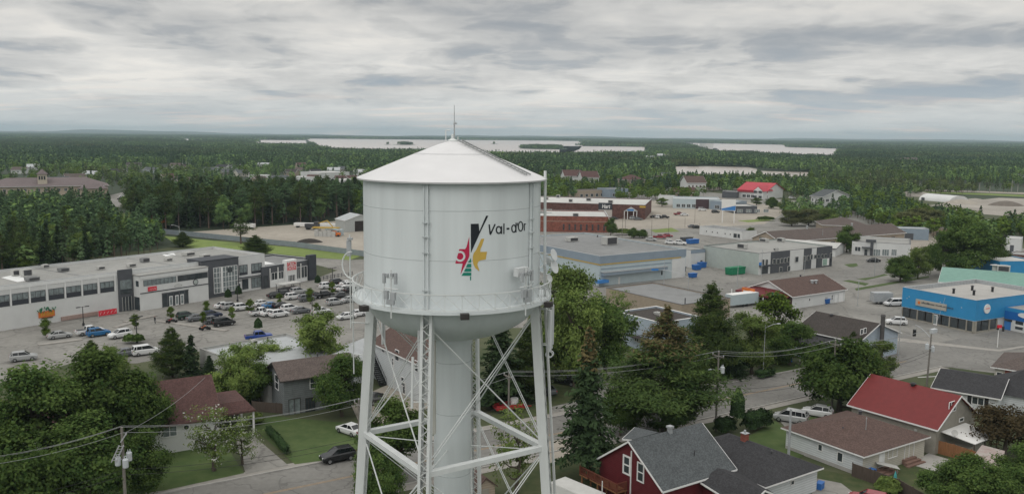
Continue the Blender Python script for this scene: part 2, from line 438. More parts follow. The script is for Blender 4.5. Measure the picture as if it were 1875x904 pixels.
sheet('highway', [(1490, 341.5), (1640, 345.5), (1800, 350), (2150, 362), (2150, 365.5), (1800, 352.8), (1640, 347.8), (1490, 343.4)], Z2, DUST)
sheet('verge_grass', [(1480, 345), (1640, 349), (1800, 354), (2150, 368), (2150, 373), (1800, 357), (1640, 352), (1480, 348)], Z2, LAWNB)
# main street: runs diagonally past the tower
sp, sq = at(560, 890), at(1480, 699)
sdir = Vector((sq.x - sp.x, sq.y - sp.y, 0)).normalized(); snor = Vector((-sdir.y, sdir.x, 0))
def strip(name, a, b, o0, o1, z, m):
    p, q = sp + sdir * a, sp + sdir * b
    return sheet(name, [p + snor * o0, q + snor * o0, q + snor * o1, p + snor * o1], z, m, True)
STL = (sq - sp).length
strip('street', -160, STL + 200, -5.6, 6.2, Z3, ROAD)
strip('sidewalk', -160, STL + 26, 6.2, 8.1, Z2, SIDEW)
strip('sidewalk', -160, STL + 30, -7.3, -5.6, Z2, SIDEW)
def kerb(a, b, o0, o1):
    p, q = sp + sdir * a, sp + sdir * b
    k = MB(); P = [p + snor * o0, q + snor * o0, q + snor * o1, p + snor * o1]
    k.prism([(v.x, v.y) for v in P], 0.0, 0.21); struct(k.build('kerb', CONC))
kerb(-160, STL + 26, 6.2, 6.4); kerb(-160, STL + 30, -5.8, -5.6)
strip('road_marking', -160, STL + 32, 0.22, 0.36, Z4, YELLOW)
strip('road_marking', -160, STL + 32, -0.06, 0.08, Z4, YELLOW)
# cross street and the avenue behind
sheet('avenue', [(1080, 548), (1300, 520), (1390, 512), (1530, 499), (1600, 478), (1640, 470), (1700, 478), (1600, 507), (1440, 527), (1360, 540), (1200, 565)], Z2, ROAD)
sheet('cross_street', [(1560, 640), (1600, 600), (1650, 610), (1770, 645), (1900, 655), (1990, 690), (1700, 670)], Z2, ROAD)
sheet('sidewalk', [(1628, 623), (1640, 618), (1828, 640), (1900, 629), (1900, 631.5), (1830, 643.5)], Z3, SIDEW)
sheet('road_marking', [(1680, 690), (1790, 685), (1791, 686), (1681, 691.5)], Z5, WPAINT)
# gardens and drives
sheet('lawn', [(-60, 940), (300, 898), (447, 866), (400, 795), (330, 800), (100, 860), (-100, 800)], Z4, LAWN)
sheet('lawn', [(455, 775), (500, 762), (640, 775), (660, 820), (600, 842), (540, 850)], Z4, LAWN)
sheet('driveway', [(430, 800), (462, 796), (528, 852), (450, 868)], Z5, ASPH)
sheet('driveway', [(640, 735), (720, 700), (800, 742), (700, 775), (660, 780)], Z4, DUST)
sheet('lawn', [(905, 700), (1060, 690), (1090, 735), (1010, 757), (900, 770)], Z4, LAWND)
sheet('driveway', [(1040, 690), (1130, 680), (1190, 712), (1090, 740)], Z5, ASPH)
sheet('driveway', [(1010, 745), (1060, 733), (1080, 742), (1010, 757)], Z5, ASPH)
sheet('lawn', [(1395, 680), (1440, 660), (1475, 672), (1410, 688)], Z4, LAWN)
sheet('driveway', [(1460, 660), (1490, 640), (1530, 660), (1500, 680)], Z5, ASPH)
sheet('lawn', [(1300, 840), (1420, 770), (1480, 830), (1440, 850), (1360, 880)], Z4, LAWN)
sheet('lawn', [(1440, 765), (1510, 745), (1580, 745), (1480, 775)], Z4, LAWN)
sheet('driveway', [(1425, 768), (1470, 748), (1485, 762), (1445, 790)], Z5, ASPH)
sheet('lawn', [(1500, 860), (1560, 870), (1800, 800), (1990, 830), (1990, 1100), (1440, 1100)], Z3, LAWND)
sheet('patio', [(1700, 830), (1740, 842), (1735, 870), (1665, 850)], Z5, CONC)
sheet('driveway', [(1490, 875), (1540, 885), (1600, 930), (1480, 960)], Z5, ASPH)
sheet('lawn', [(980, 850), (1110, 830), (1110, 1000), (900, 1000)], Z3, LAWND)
sheet('driveway', [(980, 812), (1060, 800), (1110, 820), (1000, 850)], Z4, DUST)
# worn bay lines in the big parking lot
def bay_lines():
    b = MB(); u = Vector((math.cos(math.radians(53)), math.sin(math.radians(53)), 0)); v = Vector((-u.y, u.x, 0)); z = _zi[0] + .002; R = random.Random(3)
    for px, py, n in ((400, 575, 5), (470, 590, 9), (330, 598, 9), (560, 562, 9), (600, 548, 8), (150, 625, 10), (250, 610, 6)):
        o = at(px, py)
        for k in range(n):
            p = o - v * (k - n / 2) * 2.75
            if R.random() < .85: b.poly([(*(p + q)[:2], z) for q in (u * -2.5 - v * .06, u * 2.5 - v * .06, u * 2.5 + v * .06, u * -2.5 + v * .06)])
    struct(b.build('bay_markings', WPAINT))
bay_lines()
for px0, py0, px1, py1 in ((290, 588, 415, 606), (210, 600, 245, 590), (228, 590, 285, 578), (150, 622, 70, 632)):   # raised islands
    p, q = at(px0, py0), at(px1, py1); d_ = (q - p).normalized(); n_ = Vector((-d_.y, d_.x, 0)) * .7
    struct(MB().prism([(w_.x, w_.y) for w_ in (p - n_, q - n_, q + n_, p + n_)], 0, .2).build('traffic_island', SIDEW))
# ---------------------------------------------------------------- the water tower
TWX, TWY, TR = -4.15, 60.4, 6.1
TANKM = mat('tank_white_paint', (0.675, 0.72, 0.725), 0.45, 0.055, 0.7, stretch=(1.6, 1.6, 0.10), big=0.04)
TROOF = mat('tank_roof_paint', (0.655, 0.655, 0.66), 0.45, 0.04, 0.5, big=0.03)
TLEG = mat('tower_leg_paint', (0.67, 0.695, 0.685), 0.5, 0.06, 1.0, stretch=(1, 1, 0.2))
tower = thing('water_tower', 'tall white steel water tower with a conical roof and the town logo on its tank', 'water tower', (TWX, TWY, 0))
ZB, ZE, ZP = 31.0, 39.05, 41.55                     # belly line, eave, peak
def tang(a): return math.sin(a), -math.cos(a)        # azimuth 0 faces the camera, + to the right
pr = [(1.25, 27.9)]
for i in range(1, 15):
    t = math.asin(1.25 / TR) + (PI / 2 - math.asin(1.25 / TR)) * i / 14
    pr.append((TR * math.sin(t), ZB - 3.15 * math.cos(t)))
pr += [(TR, ZB), (TR, ZE)]
MB().lathe(pr, 96).build('tank', TANKM, tower, True)
for z in (31.9, 34.1, 37.24):
    seam = MB().lathe([(TR + .002, z - .02), (TR + .009, z - .012), (TR + .009, z + .012), (TR + .002, z + .02)], 96)
    seam.build('weld_seam', mat('seam_grey', (0.47, 0.505, 0.51), 0.6, 0.1), tower)
rf = MB().lathe([(6.50, ZE - .10), (6.52, ZE), (4.6, ZE + .80), (2.6, ZE + 1.62), (1.0, ZE + 2.26), (0.35, ZP - .05), (0.0, ZP)], 96).build('roof', TROOF, tower, True)
MB().lathe([(6.46, ZE - .11), (TR - .05, ZE - .11)], 96).build('roof_soffit', TANKM, rf)
rr = MB().lathe([(2.60, ZE + 1.662), (2.62, ZE + 1.668), (2.58, ZE + 1.672)], 72).build('roof_seam', mat('seam_grey', None), rf)
# ladder on the roof slope (right), finial and mast
lad = MB(); ra = math.radians(62); rx, ry = tang(ra); tx, ty = math.cos(ra), math.sin(ra)
def rz(r): return ZE + (6.5 - r) * 0.4135 + 0.12
for o in (-.28, .28):
    lad.bar((rx*5.9 + tx*o, ry*5.9 + ty*o, rz(5.9)), (rx*.6 + tx*o, ry*.6 + ty*o, rz(.6)), .07, .09)
for k in range(18):
    r = .8 + k * .29; lad.bar((rx*r - tx*.28, ry*r - ty*.28, rz(r)), (rx*r + tx*.28, ry*r + ty*.28, rz(r)), .04)
lad.build('roof_ladder', mat('ladder_grey', (0.30, 0.31, 0.31), 0.6, 0.1), rf)
fin = MB().lathe([(.34, ZP - .18), (.34, ZP + .04), (.22, ZP + .10), (.10, ZP + .16), (.08, ZP + .42), (.0, ZP + .46)], 20)
fin.tube((-.45, -.15, ZP - .15), (-.45, -.15, ZP + .75), .035); fin.tube((.35, .2, ZP - .2), (.35, .2, ZP + .3), .04)
fin.tube((-.45, -.15, ZP + .72), (-.15, -.1, ZP + .72), .03)
fin.build('roof_vent', TLEG, tower, True)
ms = MB().tube((.12, 0, ZP), (.12, 0, ZP + 1.3), .055, .045).tube((.12, 0, ZP + 1.3), (.12, 0, ZP + 2.45), .032, .018)
ms.tube((.05, 0, ZP + 1.15), (.3, 0, ZP + 1.2), .05).ball((.16, -.02, ZP + 1.22), .09)
ms.build('antenna_mast', GALV, tower)
# riser column
MB().lathe([(1.33, 0), (1.33, 27.3), (1.5, 27.75), (1.5, 28.05)], 40).build('riser_column', TANKM, tower, True)
for z in (6, 12, 18, 22.5, 26.2): MB().lathe([(1.332, z - .03), (1.342, z), (1.332, z + .03)], 40).build('riser_seam', mat('seam_grey', None), tower)

LEGAZ = [math.radians(a) for a in (-11.5, 78.5, 168.5, 258.5)]
def legp(a, z):
    r = 5.9 + (30.5 - z) * 0.074
    s, c = tang(a); return Vector((r * s, r * c, z))
LACE = mat('lacing_paint', (0.60, 0.62, 0.60), 0.5, 0.06)
for a in LEGAZ:
    s, c = tang(a); tv = Vector((math.cos(a), math.sin(a), 0)); rv = Vector((s, c, 0))
    b = MB(); top, bot = legp(a, 31.0), legp(a, 0.3)
    for o in (-.33, .33): b.bar(bot + tv * o, top + tv * o, .10, .62, up=rv)
    for e in (-.29, .29):                                      # channel flanges
        for o in (-.25, .25): b.bar(bot + tv * o + rv * e, top + tv * o + rv * e, .10, .03, up=rv)
    lg = b.build('leg', TLEG, tower)
    n = 70
    for e in (-.315, .315):
        l = MB()
        for k in range(n):
            z0, z1 = .4 + 30.2 * k / n, .4 + 30.2 * (k + 1) / n; q = .26 if k % 2 else -.26
            l.bar(legp(a, z0) + tv * q + rv * e, legp(a, z1) - tv * q + rv * e, .05, .02, up=rv)
        l.build('lacing', LACE, lg)
    p = MB(); p.box(-.5, .5, -.5, .5, 0, .35); po = p.build('leg_footing', CONC, lg); po.location = (legp(a, 0).x, legp(a, 0).y, 0); po.rotation_euler = (0, 0, a)
    # leg continues up the tank as a slim pilaster with bolted brackets
    r0 = TR + .10
    if abs(a - LEGAZ[1]) < .01: a = math.radians(61); s, c = tang(a); tv = Vector((math.cos(a), math.sin(a), 0)); rv = Vector((s, c, 0))
    pb = MB(); cx_, cy_ = s * r0, c * r0
    for o in (-.13, .13): pb.bar((cx_ + tv.x*o, cy_ + tv.y*o, ZB), (cx_ + tv.x*o, cy_ + tv.y*o, ZE - .12), .045, .15, up=rv)
    pb.bar((cx_ - s*.06, cy_ - c*.06, ZB), (cx_ - s*.06, cy_ - c*.06, ZE - .12), .22, .05, up=rv)
    pl = pb.build('tank_pilaster', TANKM, tower)
    for z in (32.2, 34.6, 35.6, 36.5, 38.9): MB().bar((cx_ + s*.05 - tv.x*.24, cy_ + c*.05 - tv.y*.24, z), (cx_ + s*.05 + tv.x*.24, cy_ + c*.05 + tv.y*.24, z), .07, .10, up=rv).build('pilaster_bracket', mat('seam_grey', None), pl)
# horizontal struts and bracing rods
def rodpair(b, p, q, r=.035, gap=.09, up=Vector((0, 0, 1))):
    d = (q - p).normalized(); sd_ = d.cross(Vector((-d.y, d.x, 0)).normalized() if abs(d.z) < .99 else Vector((1, 0, 0))).normalized()
    for o in (-gap, gap): b.tube(p + sd_ * o, q + sd_ * o, r, n=6)
for i in range(4):
    a, c = LEGAZ[i], LEGAZ[(i + 1) % 4]
    for z in (20.3, 10.2):
        p, q = legp(a, z), legp(c, z)
        h = (q - p).normalized(); b = MB()
        for o in (-.19, .19):
            n2 = Vector((-h.y, h.x, 0)); b.bar(p + n2 * o, q + n2 * o, .07, .34)
        b.bar(p + Vector((0,0,.14)), q + Vector((0,0,.14)), .32, .03); b.bar(p - Vector((0,0,.14)), q - Vector((0,0,.14)), .32, .03)
        b.build('strut', TLEG, tower)
    rd = MB()
    rodpair(rd, legp(c, 29.9), legp(a, 20.6)); rd.tube(legp(a, 29.9), legp(c, 20.6), .05, n=6)
    rodpair(rd, legp(c, 20.0), legp(a, 10.5)); rd.tube(legp(a, 20.0), legp(c, 10.5), .05, n=6)
    rd.tube(legp(a, 9.9), legp(c, .8), .05, n=6); rd.tube(legp(c, 9.9), legp(a, .8), .05, n=6)
    rd.build('bracing_rods', TLEG, tower)
sp_ = MB()
for a in LEGAZ:                                                     # thin stays to the riser
    p = legp(a, 20.1); d = Vector((p.x, p.y, 0)).normalized(); sp_.tube(p, Vector((d.x * 1.35, d.y * 1.35, 20.0)), .035, n=6)
sp_.build('riser_stays', TLEG, tower)
# balcony walkway with lattice rail
WR = 6.88
bal = MB().lathe([(TR, 30.80), (WR, 30.80), (WR, 30.98), (TR, 30.98)], 96).lathe([(WR, 30.80), (WR + .05, 30.80), (WR + .05, 31.02), (WR, 31.02)], 96)
bo = bal.build('balcony', TANKM, tower)
rail = MB(); NP = 40
def ring(b, r, z, t): b.lathe([(r - t, z - t), (r + t, z - t), (r + t, z + t), (r - t, z + t), (r - t, z - t)], 96)
ring(rail, WR + .02, 32.08, .032); ring(rail, WR + .02, 31.08, .02)
for k in range(NP):
    a0, a1 = 2*PI*k/NP, 2*PI*(k+1)/NP; p0 = Vector((*[v*(WR+.02) for v in tang(a0)], 0)); p1 = Vector((*[v*(WR+.02) for v in tang(a1)], 0))
    rail.tube(p0 + Vector((0,0,31)), p0 + Vector((0,0,32.08)), .022, n=5)
    rail.tube(p0 + Vector((0,0,31.06)), p1 + Vector((0,0,32.06)), .013, n=4); rail.tube(p1 + Vector((0,0,31.06)), p0 + Vector((0,0,32.06)), .02, n=4)
rail.build('railing', TLEG, bo)
def atr(az, r, z):
    s, c = tang(math.radians(az)); return Vector((s * r, c * r, z))
# floodlights hung on the walkway edge
fl = MB(); fl.box(-.27, .27, -.30, .12, -.20, .16); fl.box(-.22, .22, -.34, -.30, -.15, .11); fl.tube((0, .1, 0), (0, .35, .05), .05)
fm = None
for az in (-48, 10, 66, 140, 220):
    if fm is None:
        fm = fl.build('floodlight', mat('floodlight_housing', (0.05, 0.045, 0.043), .5, .2), bo); o = fm
    else:
        o = fm.copy(); COL.objects.link(o)
    o.location = atr(az, WR + .28, 30.82); o.rotation_euler = (0, 0, math.radians(az))
# antenna gear on the walkway
GREYBOX = mat('antenna_grey', (0.40, 0.42, 0.43), .5, .12)
PALEBOX = mat('antenna_pale', (0.62, 0.64, 0.64), .5, .06)
def gear(az, seed, wide):
    R = random.Random(seed); g = MB(); w = MB()
    def loc(x, d, z):
        x *= .62
        s, c = tang(math.radians(az)); t = (math.cos(math.radians(az)), math.sin(math.radians(az)))
        return Vector((s*(WR - .15 + d) + t[0]*x, c*(WR - .15 + d) + t[1]*x, z))
    w.tube(loc(0, .2, 30.4), loc(0, .2, 33.5), .05); w.tube(loc(-.9*wide, .15, 31), loc(-.9*wide, .15, 32.6), .04)
    w.tube(loc(-.9, .2, 33.0), loc(.9, .2, 33.0), .04); w.tube(loc(-.9, .2, 32.3), loc(.9, .2, 32.3), .04)
    tv = Vector((math.cos(math.radians(az)), math.sin(math.radians(az)), 0))
    for x, z, bw, bh in ((-.75, 32.95, .24, .62), (.72, 33.0, .24, .70), (.28, 33.2, .30, .22), (-.35, 33.15, .2, .2), (-.5, 31.9, .42, .55), (.35, 31.85, .5, .5), (.05, 31.45, .8, .28)):
        p = loc(x, .3, z); g = MB(); g.bar(p - Vector((0,0,bh/2)), p + Vector((0,0,bh/2)), bw * .72, .16, up=tv.cross(Vector((0,0,1)))); g.build('antenna_equipment', GREYBOX, bo)
    w.build('antenna_frame', TLEG, bo)
gear(-30, 3, 1.0)
gear(47, 5, -1.0)
# white equipment cabinet above the right-hand gear
cb = MB(); s, c = tang(math.radians(46)); tv = Vector((math.cos(math.radians(46)), math.sin(math.radians(46)), 0)); p = atr(46, WR - .25, 33.25)
cb.bar(p - tv * .52, p + tv * .52, .4, .55); cb.build('equipment_cabinet', PALEBOX, bo)
# tall side pole, dishes, panel antennas (right), cable loop
pole = MB(); pole.path([atr(82, 6.42, 39.6), atr(82, 6.50, 31), atr(81.5, 7.30, 19), atr(81, 8.15, 6)], .10, 10)
for z in (31.5, 34, 36.8): pole.tube(atr(82, TR, z), atr(82, 6.45, z), .045)
for z in (36.75, 36.95): pole.tube(atr(82, TR, z), atr(84, 6.9, z), .03)
po_ = pole.build('antenna_pole', TLEG, tower)
cbm = MB()
for k, o in enumerate((.0, .12, .24)): cbm.path([atr(81 - o * 6, 6.55 + .02 * k + (30.5 - z) * .068 * (z < 30.5), z) for z in (33, 30, 24, 18, 12, 6, 1)], .04)
cbm.build('feed_cables', mat('cable_pale', (0.55, 0.56, 0.55), .6, .1), tower)
def dish(az, r, z, rad, face):
    d = MB(); prof = [(0.0, 0), (rad * .5, rad * .06), (rad * .85, rad * .2), (rad, rad * .32), (rad, rad * .42), (rad*.97, rad*.42), (0.0, rad * .36)]
    d.lathe(prof, 22); o = d.build('dish_antenna', PALEBOX, po_, True)
    o.location = atr(az, r, z); o.rotation_euler = (math.radians(72), 0, math.radians(face)); return o
dish(84, 6.95, 33.8, .42, 60); dish(84.5, 7.0, 32.95, .46, 58); dish(82, 6.75, 32.2, .28, 50); dish(104, 6.9, 33.0, .35, 140)
dm = MB()
for z in (33.9, 32.75): dm.tube(atr(82, 6.45, z), atr(84.5, 7.0, z), .04)
dm.tube(atr(72, TR + .1, 34.2), atr(81, 6.6, 32.9), .03); dm.tube(atr(76, TR + .1, 33), atr(82, 6.6, 33.3), .035)
dm.build('dish_bracket', TLEG, po_)
pa = MB().box(-.13, .13, -.08, .08, -1.4, 1.4); pa.tube((0, .22, -1.55), (0, .22, 1.55), .035); pa.bar((0,.1,-1.2),(0,.22,-1.2),.08); pa.bar((0,.1,1.2),(0,.22,1.2),.08)
p0 = pa.build('panel_antenna', PALEBOX, tower); p0.location = atr(86, 7.05, 28.9); p0.rotation_euler = (0, 0, math.radians(100))
for az, r, z, ro in ((79, 6.95, 28.7, 60), (-128, 7.0, 27.6, -140), (-20, 5.2, 28.0, -20)):
    o = p0.copy(); COL.objects.link(o); o.location = atr(az, r, z); o.rotation_euler = (0, 0, math.radians(ro))
am = MB()
for z in (27.6, 30.1): am.tube(atr(82, 6.0 + (30.5 - z) * .074, z), atr(86, 7.05, z), .04); am.tube(atr(80, 6.0, z), atr(79, 6.95, z), .04)
am.tube(atr(86, 7.05, 27.2), atr(86, 7.05, 30.8), .04)
lp = [atr(84, 6.75, 26.8) + Vector((.24 * math.cos(t) + .1, 0, .22 * math.sin(t))) for t in np.linspace(0, 2 * PI, 17)]
am.path(lp, .04); am.path([v + Vector((.08, .1, .05)) for v in lp], .04)
am.build('antenna_mount', TLEG, tower)
# left-hand rail hoop and mast
lm = MB(); lm.tube(atr(-97, WR + .5, 28.2), atr(-97, WR + .5, 34.9), .05)
lm.path([atr(-88 - 3 * math.sin(t), WR + .1 + .75 * math.sin(t), 32.9 + .95 * math.cos(t)) for t in np.linspace(0, PI, 9)], .05)
lm.tube(atr(-97, WR, 31.5), atr(-97, WR + .5, 31.5), .04); lm.tube(atr(-97, 6.1, 28.6), atr(-97, WR + .5, 28.6), .04)
lm.tube(atr(-106, WR + .8, 24.5), atr(-106, WR + .8, 31.2), .05); lm.tube(atr(-104, 6.2, 26), atr(-106, WR + .8, 26), .04)
lm.build('antenna_mount', TLEG, tower)
lb = MB(); q = atr(-97, WR + .55, 34.2); lb.box(q.x - .16, q.x + .14, q.y - .15, q.y + .15, 33.4, 34.5); lb.box(q.x - .1, q.x + .25, q.y - .2, q.y + .1, 34.55, 34.7)
lb.build('antenna_equipment', GREYBOX, tower)
# pale panel and short antenna post beside the front leg
cd = MB(); cd.bar((-.95, -4.6, 22.4), (-.95, -4.6, 28.6), .55, .35); cd.build('riser_panel', mat('beige_panel', (0.50, 0.50, 0.45), .6, .05), tower)
cd2 = MB(); cd2.tube(legp(LEGAZ[0], 27.9) + Vector((-.9, 0, 0)), legp(LEGAZ[0], 24.6) + Vector((-.9, 0, 0)), .09)
for z in (27.2, 25.0): cd2.tube(legp(LEGAZ[0], z) + Vector((-.9, 0, 0)), legp(LEGAZ[0], z), .04)
cd2.tube(legp(LEGAZ[0], 27.0) + Vector((-.9, 0, 0)), legp(LEGAZ[0], 24.9), .03); cd2.tube(legp(LEGAZ[0], 25.0) + Vector((-1.5, 0, 0)), legp(LEGAZ[0], 27.0), .03)
cd2.build('antenna_mount', TLEG, tower)

# painted emblem and town name: flat shapes wrapped on to the tank wall
import bmesh
def wrap(name, polys, m, par, off=.012):
    bm = bmesh.new()
    for P in polys:
        vs = [bm.verts.new((x, y, 0)) for x, y in P]
        try: bm.faces.new(vs).normal_update()
        except ValueError: pass
    bmesh.ops.triangulate(bm, faces=bm.faces[:])
    for _ in range(5):
        es = [e for e in bm.edges if e.calc_length() > 9]
        if not es: break
        bmesh.ops.subdivide_edges(bm, edges=es, cuts=1); bmesh.ops.triangulate(bm, faces=bm.faces[:])
    for v in bm.verts:
        d = ray_dir(v.co.x, v.co.y); r = TR + off
        ox, oy = -TWX, -TWY
        A = d.x*d.x + d.y*d.y; B = 2*(d.x*ox + d.y*oy); C = ox*ox + oy*oy - r*r; D = max(B*B - 4*A*C, 0)
        t = (-B - math.sqrt(D)) / (2*A); v.co = (ox + d.x*t, oy + d.y*t, CAM_H + d.z*t)
    bmesh.ops.recalc_face_normals(bm, faces=bm.faces[:])
    me = bpy.data.meshes.new(name); bm.to_mesh(me); bm.free(); me.materials.append(m)
    o = bpy.data.objects.new(name, me); COL.objects.link(o); o.parent = par; return o
Z8 = lambda pts: [(780 + x / 5.65, 380 + y / 5.65) for x, y in pts]      # from an enlarged view of the emblem
EB = mat('emblem_black', (0.017, 0.021, 0.027), .5, .1); ER = mat('emblem_red', (0.50, 0.022, 0.075), .5, .06)
EG = mat('emblem_green', (0.012, 0.235, 0.165), .5, .08); EY = mat('emblem_yellow', (0.60, 0.405, 0.085), .5, .06)
wrap('emblem_black_shape', [Z8([(463, 168), (545, 166), (552, 245), (622, 84), (646, 84), (560, 258), (468, 462), (465, 462)])], EB, tower)
red = [(447, 300), (449, 512), (356, 694), (378, 578), (302, 578), (318, 548)]
redo = [(447, 300), (450, 495), (442, 520), (356, 694), (379, 578), (303, 577), (345, 428), (405, 428), (418, 410)]
ec = (352, 503)
wrap('emblem_red_shape', [Z8(redo)], ER, tower)
gear_p = []
NT = 26
gp = []
for k in range(NT * 2):
    t = 2 * PI * k / (NT * 2); r = 62 if k % 2 else 50
    gp.append((ec[0] + r * .98 * math.cos(t), ec[1] + r * math.sin(t)))
gq = [(ec[0] + 35 * math.cos(2*PI*k/(NT*2)), ec[1] + 36 * math.sin(2*PI*k/(NT*2))) for k in range(NT * 2)]
quads = []
for k in range(NT * 2):
    mx_ = (gp[k][0] + gq[k][0]) / 2; my_ = gp[k][1]
    ok = (-(my_ - 440) * 0 + 1)
    q4 = [gp[k], gp[(k+1) % (NT*2)], gq[(k+1) % (NT*2)], gq[k]]
    # keep the teeth inside the red field
    cx_, cy_ = sum(p[0] for p in q4) / 4, sum(p[1] for p in q4) / 4
    if cx_ > 312 and not (cx_ < 330 and cy_ < 520): quads.append(Z8(q4))
wrap('emblem_gear', quads, TANKM, tower, .02)
wrap('emblem_yellow_shape', [Z8([(572, 322), (604, 320), (580, 392), (564, 428), (562, 457), (632, 456), (618, 536), (562, 545), (540, 560), (532, 590), (553, 650), (548, 656), (510, 624), (490, 584), (483, 540), (485, 500), (494, 470), (518, 438), (543, 388)])], EY, tower)
wrap('emblem_green_shape', [Z8(p) for p in ([(466, 518), (469, 568), (434, 568)], [(431, 580), (469, 580), (469, 618), (412, 618)], [(409, 627), (469, 627), (469, 662), (392, 662)], [(388, 671), (469, 671), (469, 704), (366, 704)], [(455, 710), (468, 710), (466, 752), (456, 752)])], EG, tower)
def stroke(p, q, w):
    p, q = Vector((*p, 0)), Vector((*q, 0)); d = (q - p).normalized(); n = Vector((-d.y, d.x, 0)) * w / 2
    return [tuple((p + n)[:2]), tuple((q + n)[:2]), tuple((q - n)[:2]), tuple((p - n)[:2])]
def arc(cx, cy, rx, ry, w, a0=0, a1=360, n=22):
    out = []
    for k in range(n):
        t0, t1 = math.radians(a0 + (a1 - a0) * k / n), math.radians(a0 + (a1 - a0) * (k + 1) / n)
        P = lambda t, e: (cx + (rx + e) * math.cos(t), cy + (ry + e) * math.sin(t))
        out.append([P(t0, w/2), P(t1, w/2), P(t1, -w/2), P(t0, -w/2)])
    return out
lt = [stroke((654, 174), (665, 278), 15), stroke((665, 280), (716, 170), 15)]                      # V
lt += arc(753, 231, 25, 35, 14) + [stroke((782, 192), (781, 272), 13)]                               # a
lt += [stroke((807, 164), (806, 272), 12), stroke((834, 220), (863, 217), 19)]                       # l -
lt += arc(909, 217, 21, 37, 13) + [stroke((932, 156), (932, 256), 11), stroke((946, 156), (944, 188), 8)]  # d '
lt += arc(979, 194, 23, 48, 12) + [stroke((1018, 164), (1018, 238), 10)] + arc(1032, 186, 13, 17, 9, 190, 285, 8)  # O r
wrap('town_name_lettering', [Z8(p) for p in lt], EB, tower)
